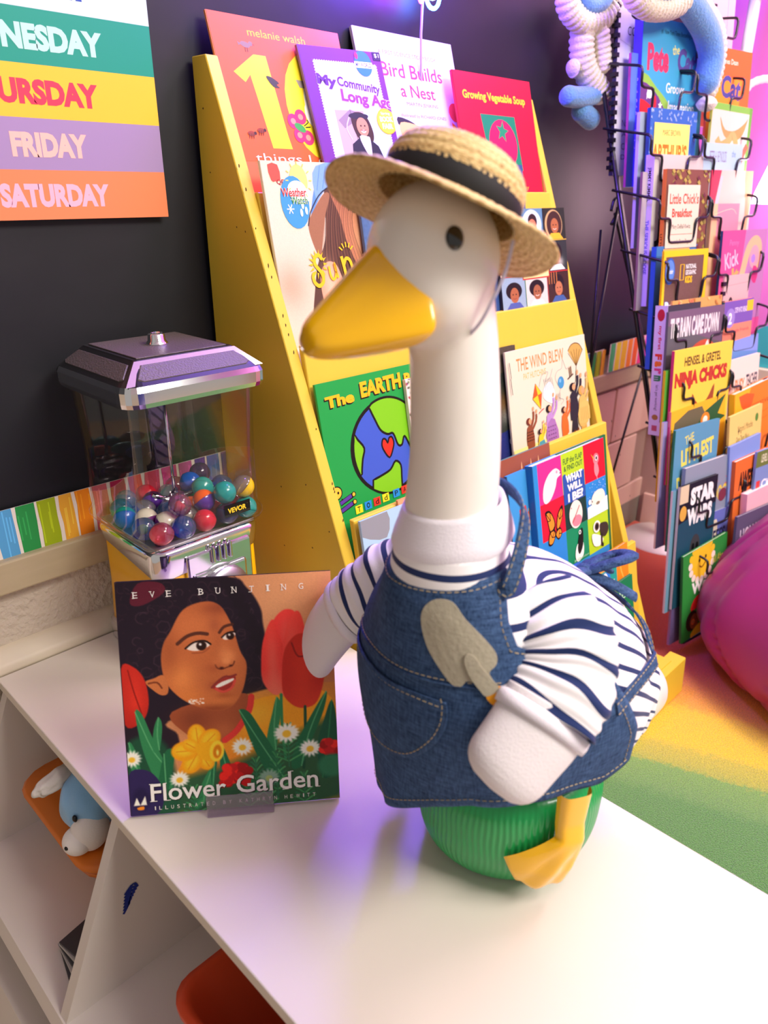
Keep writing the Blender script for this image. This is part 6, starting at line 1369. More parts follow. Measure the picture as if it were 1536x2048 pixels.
    # daisies
    for (x, y, r_, sq) in ((.755, .690, .062, .62), (.54, .735, .050, .75), (.865, .765, .052, .68), (.235, .855, .046, .72), (.02, .75, .045, .8), (.66, .88, .050, .7)):
        for q in range(15): t = q*TAU/15; p.ell(x+r_*.55*math.cos(t), y+r_*.55*sq*math.sin(t), r_*.42, r_*.13, '#dcd8cc' if y < .87 else '#7c9684', math.degrees(math.atan2(sq*math.sin(t), math.cos(t))), soft=.006)
        p.ell(x, y+.004, r_*.34, r_*.26, '#d8a83a' if y < .87 else '#9aa868', soft=.006)
    # red clusters, pansy
    for (x, y, s_, n_) in ((.50, .855, .065, 34), (.965, .765, .04, 16)):
        for q in range(n_): p.ell(x+s_*r.uniform(-1, 1), y+s_*.6*r.uniform(-1, 1), .022, .018, ['#a81c1c', '#cc2a22', '#8c1414'][q % 3], soft=.005)
    p.ell(.97, .85, .07, .05, '#2f6a48', soft=.02); p.poly([(0, .82), (.07, .80), (.13, .84), (.16, .92), (.12, 1), (0, 1)], '#2a2048', 4); p.ell(.05, .93, .04, .05, '#1c1436', soft=.02, al=.8); p.poly([(.015, .955), (.03, .92), (.045, .955), (.07, .915), (.075, .955)], '#e8dccc', 0); p.poly([(.03, .965), (.06, .960), (.06, .975), (.035, .975)], '#d8802a', 2)
    for k in range(26): x, y = .30+.07*r.random(), .513+.022*r.random(); p.ell(x, y, .003, .002, '#f0e4dc')
    g_ = p.a; lum = g_.mean(2, keepdims=True); p.a[:] = np.clip((lum+(g_-lum)*1.12)*1.16, 0, 1)
    p.grain(.05, 5)
    a = Art(FW, FH, step=1.5e-5); W_ = '#fffaf2'
    for t, xs in (('E', .075), ('V', .145), ('E', .212), ('B', .345), ('U', .415), ('N', .482), ('T', .555), ('I', .628), ('N', .690), ('G', .763)):
        xs = .075+(xs-.075)*1.12; w_ = .010 if t == 'I' else .022; a.text(t, xs, .045, xs+w_, .070, W_)
        if t in 'EBITNVU':
            for yy in ((.045,) if t in 'VU' else (.070,) if t == 'T' else (.045, .070)): a.rect(xs-.004, yy-.0012, xs+(.008 if t not in 'I' else .016), yy+.0012, W_)
    a.text('Flower', .100, .868, .455, .945, '#2a1a14', bold=.012); a.text('Garden', .505, .862, .900, .940, '#2a1a14', bold=.012)
    a.text('Flower', .097, .865, .452, .942, '#fffaf2', bold=.012); a.text('Garden', .502, .859, .897, .937, '#fffaf2', bold=.012)
    for x, y, w_ in ((.092, .9415, .034), (.092, .866, .02), (.163, .9415, .026), (.160, .866, .014), (.385, .9415, .03), (.722, .9375, .03), (.655, .9375, .022), (.845, .9375, .022), (.884, .9375, .022), (.762, .86, .016)): a.rect(x, y-.0022, x+w_, y+.0010, '#f0eae0')
    s2 = 'ILLUSTRATED BY KATHRYN HEWITT'; x = .112
    for ch in s2:
        w_ = {'I': .005, ' ': .0, 'W': .018}.get(ch, .0125)
        if ch != ' ': a.text(ch, x, .963, x+w_, .979, '#f2ece0')
        x += w_+(.0155 if ch != ' ' else .022)
    return (p, a)
fo = (.239, .622, TZ+.0035); FU = Vector((.788, -.615, 0)); FN = Vector((.615, .788, 0)); fUp = Vector((0, 0, 1))*math.cos(math.radians(18))+FN*math.sin(math.radians(18))
fb = book('picture_book', 'flower garden picture book with a painted girl standing on the white cabinet', tuple(Vector(fo)+fUp*FH), FU, fUp, FW, FH, .0045, '#241a34', '#3a2030', flower(), None)
# clear acrylic stand: lip in front, foot, back rest
acr = clear_mat('clear_acrylic', '#f0e8f2'); acr.node_tree.nodes['Mix Shader'].inputs[0].default_value = .05; st = empty('acrylic_stand', mw=frame(Vector(fo)+FU*(FW*.52), FU, (0, 0, 1))); tag(st, 'clear acrylic book stand holding up the flower garden book', 'book stand')
obj('lip', boxm(-.036, -.0025, .0075, .036, .026, .0095, .0008), acr, st); obj('foot', boxm(-.036, -.0032, -.085, .036, -.0012, .0095, .0006), acr, st)
bm = bmesh.new(); a_ = math.radians(18); y1 = .15
hexa(bm, [(-.036, .0, -.010), (.036, .0, -.010), (.036, .0, -.012), (-.036, .0, -.012), (-.036, y1, -.010-y1*math.tan(a_)), (.036, y1, -.010-y1*math.tan(a_)), (.036, y1, -.012-y1*math.tan(a_)), (-.036, y1, -.012-y1*math.tan(a_))]); obj('back_rest', bm, acr, st)
# ================================================================ black wire book rack
wire = mat('black_wire', '#0e0d14', .35, coat=.3)
RU = Vector((.9877, -.1564, 0)); RN = Vector((-.1564, -.9877, 0)); RB = Vector((1.669*.955, .630*.955, -.918*.955+ZC)); RT = Vector((1.638*.965, .998*.965, .312*.965+ZC))
def pole_z(z): return RB+(RT-RB)*((z-RB.z)/(RT.z-RB.z))
WZ = [ZC+v*.96 for v in (.376, .251, .122, -.003, -.128, -.255, -.381, -.510, -.637, -.782, -.905)]
RO = Vector((1.85, .80, 0)); rack = empty('wire_book_rack', tuple(RO)); tag(rack, 'black wire book rack with stepped pockets beside the yellow bookcase', 'book rack')
def rp(name, paths, r, **k):
    bm = bmesh.new()
    for p in (paths if isinstance(paths[0][0], (list, tuple, Vector)) else [paths]): tube(bm, [Vector(q)-RO for q in p], r, n=7, **k)
    return obj(name, bm, wire, rack, True)
ztop = ZC+.37
for u in (0.0, .187, .376):
    rp('pole', [tuple(pole_z(.014)+RU*u), tuple(pole_z(ztop)+RU*u)], .0052)
for u in (.032, .35):
    rp('rear_rod', [tuple(pole_z(.014)+RU*u-RN*.02), tuple(pole_z(ZC+.25)+RU*u-RN*.02)], .0034)
for z in (.012, ZC-.70, ZC-.44, ZC-.18, ZC+.08):
    p = pole_z(z); rp('rung', [tuple(p), tuple(p+RU*.032-RN*.02)], .0026)
rp('base_frame', [tuple(pole_z(.012)), tuple(pole_z(.012)+RU*.376)], .0044)
def bend(pts, r=.010):
    P = [Vector(p) for p in pts]; out = [P[0]]
    for i in range(1, len(P)-1):
        a, b, c = P[i-1], P[i], P[i+1]; q = min(r, (a-b).length*.45, (c-b).length*.45); p0 = b+(a-b).normalized()*q; p1 = b+(c-b).normalized()*q
        out += [p0, (p0*.25+b*.5+p1*.25), p1]
    return out+[P[-1]]
for j, z in enumerate(WZ):
    if j == len(WZ)-1: continue
    P = pole_z(z); T = .109
    def W(u, o, dz): return P+RU*u+RN*o+Vector((0, 0, dz))
    for u0, w_ in ((0.0, .185), (.190, .185)):
        if j == 0 and u0 == 0: rp('pocket_wire', bend([W(-.004, -.012, .002), W(-.003, 0, 0), W(0, T, -.016), W(.002, T, -.05), W(.03, T, -.05)]), .0029); continue
        pts = [W(u0-.004, -.012, .002), W(u0-.003, .0, 0), W(u0, T, -.016), W(u0+.002, T, -.052), W(u0+.044, T, -.052), W(u0+.046, T, -.100), W(u0+w_-.05, T, -.100), W(u0+w_-.048, T, -.052), W(u0+w_-.006, T, -.052), W(u0+w_-.004, T, -.012), W(u0+w_, T-.02, -.008), W(u0+w_, 0, 0)]
        rp('pocket_wire', bend(pts), .0029)
    # pocket floor wire
# hook and easel rods behind
rp('hook', [tuple(v) for v in catmull([(1.690, .935, ZC-.075), (1.705, .93, ZC-.045), (1.700, .93, ZC-.020), (1.682, .93, ZC-.022), (1.674, .93, ZC-.045)], 5)], .0042)
es = empty('folding_easel', (1.75, .93, 0)); tag(es, 'thin black folding easel legs leaning between bookcase and wire rack', 'easel')
for a, b in (((1.701, .93, ZC-.037), (1.56, .91, .01)), ((1.655, .94, ZC-.085), (1.70, .93, .01)), ((1.965, .93, ZC-.395), (1.74, .92, .01)), ((1.70, .935, ZC-.05), (2.02, .93, ZC-.50))):
    obj('rod', tubem([tuple(Vector(p)-Vector((1.75, .93, 0))) for p in (a, b)], .0034, n=8), wire, es, True)
# ---------------------------------------------------------------- books in the rack
GR = 'books in the wire rack'
def rackbook(label, tl, w, h, th, cover, art=None, spine=None, roll=0, sart=None, name='picture_book', tlf=None, **k):
    tl = tuple(v*.978 for v in tl); w *= .978; h *= .978; a = math.radians(roll); Up = Vector((0, 0, 1))-RN*.10; Up.normalize(); U = RU*math.cos(a)+Up*math.sin(a); Up2 = Up*math.cos(a)-RU*math.sin(a)
    h = min(h, (tl[2]+ZC-.02)/max(.2, Up2.z))
    vis = k.pop('vis', h); e = book(name, label, (tl[0], tl[1], tl[2]+ZC), U, Up2, w, h, th, cover, spine, None, GR, **k)
    if art is not None:
        A_ = art(w, min(vis, h)); dy = h-min(vis, h)
        if isinstance(A_, tuple):
            A_[0].build('cover_art', w, min(vis, h), e, z=.0003).matrix_basis = Matrix.Translation((-w/2, dy, 0)); A_[1].build('cover_lettering', e).matrix_basis = Matrix.Translation((-w/2, dy, .0006))
        else: A_.build('cover_art', e).matrix_basis = Matrix.Translation((-w/2, dy, .0001))
    if sart is not None:
        sa = sart(h, th)   # art drawn with u running DOWN the spine, v across
        o = sa.build('spine_lettering', e); M = Matrix(((0, 0, -1, -w/2-.0014), (-1, 0, 0, h), (0, 1, 0, -th), (0, 0, 0, 1))); o.matrix_basis = M
    return e
def solid(c): return lambda w, h: Art(w, h, c)
def sptext(txts, bg=None):
    def f(L, th):
        a = Art(L, th, bg)
        for t, u0, u1, c in txts: a.text(t, u0, .25, u1, .75, c, bold=.03)
        return a
    return f
# --- left column, top to bottom
def a_note(w, h):
    a = Art(w, h, '#c9c2d2'); a.text('COUNT', .25, .12, .8, .17, '#3a3444'); a.poly([(.25, .30), (.6, .25), (.75, .55), (.35, .62)], '#dcd8e4', 3)
    for q in range(4): a.text(['Name', 'Age', 'Class', 'Day'][q], .2, .66+.07*q, .5, .70+.07*q, '#5a5466')
    a.line([(.05, .2), (.95, .3)], .004, '#6a6478'); return a
nb = rackbook('grey spiral bound notebook at the upper left of the wire rack', (1.622, .938, .352), .125, .325, .010, '#2a2838', a_note, name='spiral_notebook')
bmq = bmesh.new()
for q in range(18): z_ = .012+q*.0175; box(bmq, -.0675, z_, -.012, -.056, z_+.008, .0015)
o = obj('binding_comb', bmq, mat('black_plastic'), nb); o['kind'] = 'stuff'
def a_pete(w, h):
    a = Art(w, h, '#3f9cc4'); a.poly([(0, .36), (.25, .40), (.50, .52), (.66, .70), (.72, 1), (0, 1)], '#8cb84a', 4); a.poly([(.60, .62), (.8, .8), (1, .85), (1, 1), (.6, 1)], '#5aa24a', 4)
    for r_, c in ((.60, '#6a3a80'), (.50, '#d8262e'), (.38, '#f07a2a'), (.28, '#f2c82a'), (.18, '#3a8a3a'), (.08, '#2a60a8')): a.ell(-.02, .98, r_, r_*1.02, c, n=36)
    a.text('#1 New York Times Bestselling Series', .27, .055, .82, .09, '#1c3448'); P = '#d83a62'
    a.text('Pete', .08, .145, .41, .305, P, bold=.05); a.text('the', .46, .135, .57, .19, '#f0e27a', bold=.01, rot=-8); a.text("Cat's", .55, .15, .93, .30, '#5a4a92', bold=.05, rot=6)
    a.text('Groovy', .39, .36, .68, .44, '#f2f4f2', bold=.01); a.text('Imagination', .43, .465, .86, .56, '#f2f4f2', bold=.01, shear=.1)
    a.ell(.14, .44, .045, .025, '#e8eef2'); a.line([(.11, .41), (.10, .47)], .01, '#e8eef2'); a.ell(.20, .50, .035, .05, '#f0a82a'); a.ell(.22, .49, .028, .045, '#d8262e'); a.star(.31, .50, .035, '#f2f2ee'); a.ell(.38, .66, .025, .04, '#f2a02a')
    a.poly([(.44, .80), (.48, .68), (.56, .74), (.68, .74), (.74, .68), (.80, .82), (.72, .92), (.5, .92)], '#1a2238', 3); a.ell(.54, .80, .035, .03, '#f2c82a'); a.ell(.68, .80, .035, .03, '#f2c82a'); a.ell(.55, .80, .012, .02, '#101010'); a.ell(.67, .80, .012, .02, '#101010')
    a.poly([(-.0, .62), (.18, .60), (.20, .67), (0, .70)], '#2a4a3a', 2); a.ell(.05, .70, .03, .022, '#101418'); a.ell(.15, .69, .03, .022, '#101418'); a.star(.04, .78, .035, '#f0b42a'); a.ell(.15, .78, .035, .05, '#d8262e'); return a
rackbook('blue picture book with rainbow circles at the top of the wire rack', (1.660, .900, .3305), .228, .325, .020, '#3f9cc4', a_pete, spine='#4a3fd0', sart=sptext([("Pete the Cat's Groovy Imagination", .35, .80, '#d8c8f4')], '#4a40c8'))
rackbook('thin blue book leaning behind the rainbow circle book', (1.637, .905, .262), .19, .258, .006, '#3a52b0', solid('#5a7ac8'), spine='#b04a8a')
rackbook('glossy silver edged book behind the yellow tooth book', (1.625, .862, .150), .17, .27, .008, '#8a93a8', solid('#9aa6b8'), spine='#c8ccd8')
def a_arthur(w, h):
    a = Art(w, h, '#2f62b4'); r = random.Random(1)
    for q in range(60):
        x, y = (r.random(), r.uniform(.01, .10)) if q % 2 else (r.choice([r.uniform(.0, .07), r.uniform(.86, .99)]), r.random()); a.line([(x-.012, y+.01), (x, y-.012), (x+.01, y+.012)], .008, '#b8cdea')
    a.rect(.08, .13, .84, 1, '#f6df72'); a.text('MARC BROWN', .26, .19, .64, .245, '#4a3a28'); a.text("ARTHUR'S", .06, .32, .80, .50, '#f0701c', bold=.04); a.text('Tooth', .27, .60, .52, .70, '#e0601c', bold=.02); return a
rackbook('blue bordered yellow picture book about a tooth', (1.6377, .8464, .158), .167, .24, .008, '#2f62b4', a_arthur, vis=.205, spine='#2a4a8c')
def a_jimmy(w, h):
    a = Art(w, h, '#c6bcb8'); a.text('WRITTEN AND ILLUSTRATED BY', .18, .13, .84, .19, '#3a3434'); a.text('J', .06, .26, .16, .60, '#201c1c', bold=.01); a.text('JIMMY KIMMEL', .18, .24, .9, .28, '#e8582a'); a.line([(.10, .9), (.16, .7), (.22, .95)], .008, '#2a2a2a', 4); return a
rackbook('thick white book with an orange spine label leaning in the rack', (1.629, .8193, .0696), .217, .31, .020, '#dcd3cf', a_jimmy, spine='#b8aee0', sart=sptext([('JIMMY KIMMEL', .08, .30, '#2a1a10'), ('THE SERIOUS GOOSE', .42, .78, '#5a50b0')], '#cfc3e8'))
nbk = rackbook('white folder with red fox print behind the thick white book', (1.612, .832, .035), .13, .285, .006, '#c8bcc4', solid('#b8a8b0'), spine='#8c6a70')
def a_chick(w, h):
    a = Art(w, h, '#7c4a3c'); r = random.Random(8)
    for q in range(70):
        x, y = (r.uniform(.05, 1), r.uniform(0, .14)) if q % 2 else (r.uniform(.80, 1), r.uniform(.1, 1)); a.poly([(x-.04, y), (x, y-.02), (x+.045, y+.01), (x, y+.022)], ['#b09a4a', '#8c7a3a', '#6a2f3a'][q % 3])
    a.rect(.03, .12, .78, .62, '#dccfbb'); R = '#d84a34'
    a.text("Little Chick's", .08, .185, .76, .27, R, bold=.02); a.text('Breakfast', .15, .305, .62, .375, R, bold=.03); a.text('Mary DeBall Kwitz', .16, .43, .60, .475, '#3a2a24'); a.line([(.12, .51), (.66, .51)], .006, R); a.text('Pictures by Bruce Degen', .12, .55, .62, .595, '#3a2a24')
    a.rect(.0, .625, .62, 1, '#efb35a'); a.ell(.52, .72, .06, .06, '#ef8a2a'); a.poly([(.10, .86), (.22, .80), (.36, .74), (.42, .78), (.36, .86), (.42, .98), (.14, 1)], '#d8c42c', 3); a.ell(.38, .80, .05, .05, '#e4d234'); a.ell(.40, .79, .008, .009, '#111111'); return a
rackbook('brown leafy bordered picture book about a little chick', (1.6352, .7901, .0407), .156, .285, .009, '#8c5a44', a_chick, vis=.25, spine='#d07a2a', sart=sptext([("LITTLE CHICK'S BREAKFAST", .45, .95, '#20140c')], '#e0822c'))
rackbook('blue spined book behind the yellow framed otter book', (1.612, .778, -.112), .15, .262, .012, '#2a5aa8', solid('#3f78b8'), spine='#2a62c0')
def a_otter(w, h):
    p = Paint(110, 150, '#6e5048'); p.glow(.5, 1.0, .4, .25, '#a8806a', .8); p.glow(.3, .9, .2, .15, '#4a3430', .7); p.glow(.7, .9, .2, .2, '#5a443c', .8)
    for q in range(60): x = (q*37 % 60)/60; p.line([(x, .75+.2*((q*13 % 7)/7)), (x+.03, .85+.2*((q*13 % 7)/7))], .008, '#b89480', al=.4)
    p.grain(.08); a = Art(w, h); Y = '#f6c21c'; a.rect(0, 0, 1, .05, Y); a.rect(0, 0, .05, 1, Y); a.rect(.90, 0, 1, 1, Y); a.ell(.15, .17, .11, .11, '#2a58b0'); a.ell(.15, .17, .095, .095, '#5a86d0'); a.text('Pre-reader', .08, .15, .22, .19, '#ffffff')
    a.line([(.38, .12), (.46, .12), (.46, .25), (.38, .25)], .016, Y, 0, True); a.text('NATIONAL', .50, .12, .74, .16, '#f2f2f2', bold=.02); a.text('GEOGRAPHIC', .50, .17, .74, .21, '#f2f2f2', bold=.02); a.text('KIDS', .50, .22, .66, .28, Y, bold=.04)
    a.text('Peek, Otter!', .08, .42, .90, .58, '#e8f0ff', bold=.03, out='#5a7cc8', ow=.05); return (p, a)
rackbook('yellow framed otter reader in the middle pocket of the rack', (1.600, .7549, -.1194), .165, .25, .004, '#f6c21c', a_otter)
def a_farm(L, th):
    a = Art(L, th, '#d9cfdc'); a.ell(.07, .5, .045, .30, '#c02a3a'); cs = ['#e0402a', '#e87a28', '#d84a78', '#2a8a4a', '#2a70c0']
    a.text('my first', .15, .35, .33, .68, '#d03a50', bold=.03)
    for q, ch in enumerate('Farm'): a.text(ch, .36+.055*q, .22, .405+.055*q, .80, cs[q], bold=.06)
    a.text("let's get working!", .60, .35, .80, .66, '#4a4454'); a.ell(.855, .5, .022, .26, '#a87a40'); a.rect(.92, .28, .965, .72, '#c05a6a'); return a
rackbook('thick grey farm board book with a colourful spine title', (1.5871, .7210, -.2273), .12, .285, .030, '#3a3a48', solid('#3e3a46'), spine='#d9cfdc', sart=a_farm)
def a_jan(w, h):
    a = Art(w, h, '#d8a05a'); r = random.Random(2)
    for q in range(60): a.ell(r.random(), r.random()*.4, .03, .012, ['#e8c07a', '#b87838', '#e07a5a'][q % 3], r.random()*90)
    a.rect(.42, .10, .80, .23, '#d02a48'); a.text('JAN BRETT', .45, .125, .77, .205, '#f4e8e0', bold=.01); return a
rackbook('gold patterned picture book with a red author band', (1.6037, .7212, -.2195), .190, .26, .004, '#d8a05a', a_jan)
def a_rain(w, h):
    a = Art(w, h, '#5f5c64'); a.poly([(0, 0), (1, 0), (1, .35), (0, .12)], '#745a74'); a.text('THE RAIN CAME DOWN', .04, .06, .92, .24, '#ded8dc', bold=.05); a.poly([(.3, .5), (.6, .3), (.9, .4), (1, .9), (.4, 1)], '#c2543c', 4); a.poly([(.66, .45), (.74, .3), (.8, .55)], '#e8e0dc', 3); return a
rackbook('grey purple picture book with tall white rain title', (1.5805, .7148, -.2395), .211, .24, .006, '#5f5c64', a_rain)
def a_hansel(w, h):
    a = Art(w, h, '#f2cc4a'); a.text('HENSEL & GRETEL', .17, .085, .80, .185, '#5a3a1c', bold=.03); a.text('NINJA CHICKS', .03, .24, .93, .44, '#c0322c', bold=.05, out='#8a2420', ow=.02)
    a.poly([(.36, .72), (.34, .50), (.44, .62), (.60, .60), (.72, .44), (.72, .66), (.80, .78), (.60, .92), (.40, .90)], '#9c4a2a', 3); a.ell(.47, .73, .035, .02, '#f2e8c0'); a.ell(.60, .70, .035, .02, '#f2e8c0'); a.ell(.20, .98, .20, .18, '#4a8a3a'); a.poly([(.5, .85), (.8, .62), (.9, .7), (.7, .95)], '#d8d4c8', 2); return a
rackbook('yellow chicken and fox picture book curling forward in the rack', (1.5725, .6848, -.3171), .225, .30, .007, '#f2cc4a', a_hansel, vis=.20, spine='#c82a6a')
rackbook('green and yellow stapled reader behind the fox picture book', (1.566, .695, -.360), .20, .30, .006, '#4a9a3a', solid('#5aa840'), spine='#d8b42a')
def a_phyl(w, h):
    a = Art(w, h, '#f2b42a'); a.poly([(.06, .14), (.55, .05), (.60, .35), (.10, .60)], '#6a6248', 2); a.poly([(.36, .35), (.62, .12), (1, .0), (.86, .20), (1.02, .26), (.8, .32), (.5, .45)], '#2a5a34', 0); a.ell(.62, .22, .085, .085, '#ef8a2a'); a.ell(.62, .22, .045, .045, '#f6f0e0'); a.text('Phyllis', .0, .2, .08, .35, '#4a3010'); return a
rackbook('orange yellow picture book with a green bird eye', (1.5682, .6691, -.4477), .212, .32, .006, '#f2b42a', a_phyl, vis=.20, spine='#e07a8c', roll=3)
rackbook('lavender thin reader behind the orange bird book', (1.556, .677, -.470), .19, .30, .005, '#8a80c0', solid('#9a90cc'), spine='#e8d8c0')
def a_duck(w, h):
    a = Art(w, h, '#5a96b8'); Y = '#e8dc5a'; a.text('THE', .22, .06, .42, .13, Y, bold=.01, rot=-12); a.text('LITTLEST', .16, .15, .90, .29, Y, bold=.04, rot=-6); a.text('DUCKLING', .10, .36, .84, .50, Y, bold=.04, rot=-8); a.ell(.66, .60, .11, .09, '#a8a040'); a.ell(.70, .58, .012, .012, '#111111'); a.poly([(0, .62), (.5, .56), (1, .64), (1, 1), (0, 1)], '#2f8a6a', 3)
    for q in range(8): a.ell(.15+.1*q, .8+.03*(q % 3), .04, .02, '#48a880')
    return a
rackbook('blue and green duckling picture book with yellow title', (1.5559, .6473, -.4825), .170, .285, .006, '#4a90b0', a_duck, spine='#1f7a5a')
def a_dog(w, h):
    a = Art(w, h, '#8a94a8'); Y = '#e4cc4a'; a.text('DOT', .16, .24, .40, .40, Y, bold=.03); a.text('THE', .44, .18, .56, .24, '#e08a9a', rot=-20); a.text('DOG', .50, .26, .72, .40, Y, bold=.03); R = '#dc3a56'
    for q in range(14): t = q*TAU/14; a.poly([(.80+.03*math.cos(t-.3), .26+.04*math.sin(t-.3)), (.80+.13*math.cos(t), .26+.17*math.sin(t)), (.80+.03*math.cos(t+.3), .26+.04*math.sin(t+.3))], R)
    a.ell(.80, .26, .05, .065, R); a.ell(.66, .36, .07, .06, '#7c3448', -30); a.rect(.56, .50, 1, .60, R); a.rect(0, .6, 1, 1, '#5a6a70'); return a
rackbook('grey blue dog picture book with a red starburst', (1.5776, .6199, -.5692), .240, .32, .009, '#8a94a8', a_dog, vis=.26)
def a_star(w, h):
    a = Art(w, h, '#141c28'); a.poly([(0, .3), (1, .22), (1, 1), (0, 1)], '#1c4a60', 0); a.rect(0, 0, .22, .14, '#d8c8a8'); a.ell(.11, .22, .09, .06, '#d8a84a')
    a.text('STAR', .28, .04, .95, .18, '#f0f2f2', bold=.07, shear=-.05); a.text('WARS', .22, .20, .90, .34, '#f0f2f2', bold=.07, shear=-.05); a.ell(.5, .55, .14, .12, '#3a3c40'); a.ell(.45, .53, .04, .03, '#0c0e12'); a.ell(.56, .53, .04, .03, '#0c0e12'); a.text('DROIDS', .2, .86, .9, .96, '#6a7480', bold=.03); return a
rackbook('black space saga reader with bold white outlined title', (1.5463, .6113, -.6024), .146, .30, .006, '#141c28', a_star, spine='#c8c0c0')
rackbook('pale blue striped reader behind the black space reader', (1.535, .622, -.612), .14, .30, .005, '#5a8aa8', solid('#6a9ab4'), spine='#d8d0d8')
def a_gir(w, h):
    a = Art(w, h, '#6a74c0'); a.poly([(.6, 0), (1, 0), (1, 1), (.8, 1)], '#5a4aa8'); K = '#2c2a58'; a.poly([(.30, .20), (.42, .10), (.46, .30), (.52, .80), (.34, .85), (.28, .5)], '#e2d4bc', 3); a.text('GIRAFFES', .12, .24, .60, .42, K, bold=.03, rot=-3); a.text("Can't", .64, .14, .92, .32, K, bold=.03); a.text('DANCE', .22, .52, .66, .72, K, bold=.03, rot=-4)
    for q in range(8): a.star(.1+.8*((q*5 % 8)/8), .1+.7*((q*3 % 8)/8), .012, '#d8d8f4')
    return a
rackbook('violet blue giraffe picture book with its pages bowed open', (1.6092, .5967, -.6986), .239, .26, .010, '#6a74c0', a_gir, vis=.20)
def a_wea(w, h):
    a = Art(w, h, '#2f8c3c'); a.ell(.42, .16, .24, .20, '#f2c42a')
    for q in range(16): t = q*TAU/16; a.ell(.42+.26*math.cos(t), .16+.21*math.sin(t), .045, .04, '#f2c42a' if t > math.pi else '#f6e4d8')
    a.ell(.36, .14, .02, .02, '#3a2a10'); a.ell(.50, .13, .02, .02, '#3a2a10'); a.line([(.36, .20), (.42, .23), (.50, .19)], .02, '#8a4a14', 3)
    a.text('All About', .66, .18, .98, .27, '#e8dc5a'); a.text('Weather', .20, .36, 1.0, .50, '#f6f6f2', bold=.05); a.poly([(.20, .68), (.26, .56), (.50, .52), (.80, .55), (.86, .66), (.50, .66)], '#e02a2a', 3); a.ell(.22, .80, .13, .12, '#2a1a14'); a.ell(.28, .82, .10, .09, '#8a4a2c'); a.ell(.25, .82, .04, .035, '#e86a3a'); a.ell(.25, .82, .028, .022, '#b07048'); a.poly([(.2, 1), (.3, .9), (.6, .86), (.7, 1)], '#f2c42a', 2); return a
rackbook('green weather picture book with a smiling sun low in the rack', (1.549, .5793, -.7649), .177, .23, .006, '#2f8c3c', a_wea, spine='#1f6a3a', roll=5)
rackbook('dark violet book in the lowest pocket behind the weather book', (1.552, .595, -.800), .16, .20, .006, '#5a4a7a', solid('#6a5a8c'), spine='#8a70b0')
# --- right column
def a_pet(w, h):
    a = Art(w, h, '#cfb0b6'); a.text('Our', .1, .05, .5, .18, '#241c28', bold=.03); a.text('Pet', .28, .23, .66, .42, '#241c28', bold=.03); a.line([(.80, 0), (.82, 1)], .006, '#4a3a44'); a.rect(.6, .86, .75, .90, '#dcc0c4'); return a
rackbook('pink taped paper book with handwritten title topmost on the right of the rack', (1.8884, .8957, .4068), .144, .27, .006, '#e8ccd0', a_pet, vis=.20)
e = empty('teal_card', mw=frame((2.045, .880, ZC+.215), RU, (0, 0, 1))); tag(e, 'teal glitter card with wavy edge behind the handwritten book', 'card')
bm = bmesh.new(); vs = [bm.verts.new((x, y, 0)) for x, y in [(-.05, 0), (.0, 0)]+[(.0+.010*math.sin(t*5.5), .24*t) for t in np.linspace(.03, 1, 24)]+[(-.05, .24)]]; f = bm.faces.new(vs); r_ = bmesh.ops.extrude_face_region(bm, geom=[f]); bmesh.ops.translate(bm, verts=[v for v in r_['geom'] if isinstance(v, bmesh.types.BMVert)], vec=(0, 0, -.002)); bmesh.ops.recalc_face_normals(bm, faces=bm.faces); obj('card', bm, tealm, e)
def a_cat(w, h):
    a = Art(w, h, '#f2662c'); a.poly([(0, .25), (.8, .3), (.7, 1), (0, 1)], '#f78f2a', 0); a.text('& James Dean', .20, .10, .66, .17, '#f8e8d0', bold=.005); a.text('the', .15, .24, .34, .32, '#6a4a3a'); a.text('Cat', .30, .27, .78, .50, '#4a4a90', bold=.04, rot=4); a.text('magic sunglasses', .10, .56, .68, .68, '#f6c83a', rot=6); a.poly([(.30, .85), (.42, .68), (.50, .85)], '#5a5468'); a.ell(.42, .92, .16, .08, '#5a5468'); return a
rackbook('orange cat picture book with blue lettering in the right column', (1.888, .850, .297), .170, .28, .006, '#f2662c', a_cat, vis=.20)
def a_buf(w, h):
    a = Art(w, h, '#cfc5b8'); a.rect(0, 0, 1, .08, '#7cb04a'); a.rect(.93, 0, 1, 1, '#6aa040'); B = '#c87a40'
    a.poly([(.20, .16), (.34, .30), (.60, .30), (.82, .20), (.90, .14), (.80, .34), (.62, .42), (.38, .40), (.26, .30)], '#d89054', 3); a.line([(.16, .42), (.26, .50), (.44, .44), (.56, .36), (.66, .50), (.62, .80), (.60, 1)], .11, '#e0a064', 5); a.line([(.95, .46), (.84, .62), (.78, .90)], .09, '#b4644a', 4); a.poly([(.36, .55), (.50, .55), (.46, .90), (.36, .96)], '#a87a50', 2); a.ell(.24, .72, .07, .05, '#4a3c38'); a.ell(.56, .72, .07, .05, '#4a3c38'); a.ell(.30, .90, .03, .03, '#f2c83a'); a.ell(.46, .90, .03, .03, '#f2c83a'); return a
rackbook('green edged picture book with curling brown horns', (1.8611, .8135, .1824), .164, .285, .006, '#a8c070', a_buf, vis=.17, roll=-2, spine='#e8e060')
def a_rey(w, h):
    a = Art(w, h, '#a9c4d4'); a.text('PETER H. REYNOLDS', .14, .07, .58, .17, '#7a5a8a'); a.text('the', .72, .06, .82, .12, '#5a7ab0'); a.line([(.3, .35), (.34, .28), (.38, .34)], .008, '#40506a', 3); a.ell(.36, .42, .02, .03, '#40506a'); return a
rackbook('pale blue picture book with violet author line', (1.805, .7935, .0973), .154, .23, .005, '#cfe4ee', a_rey)
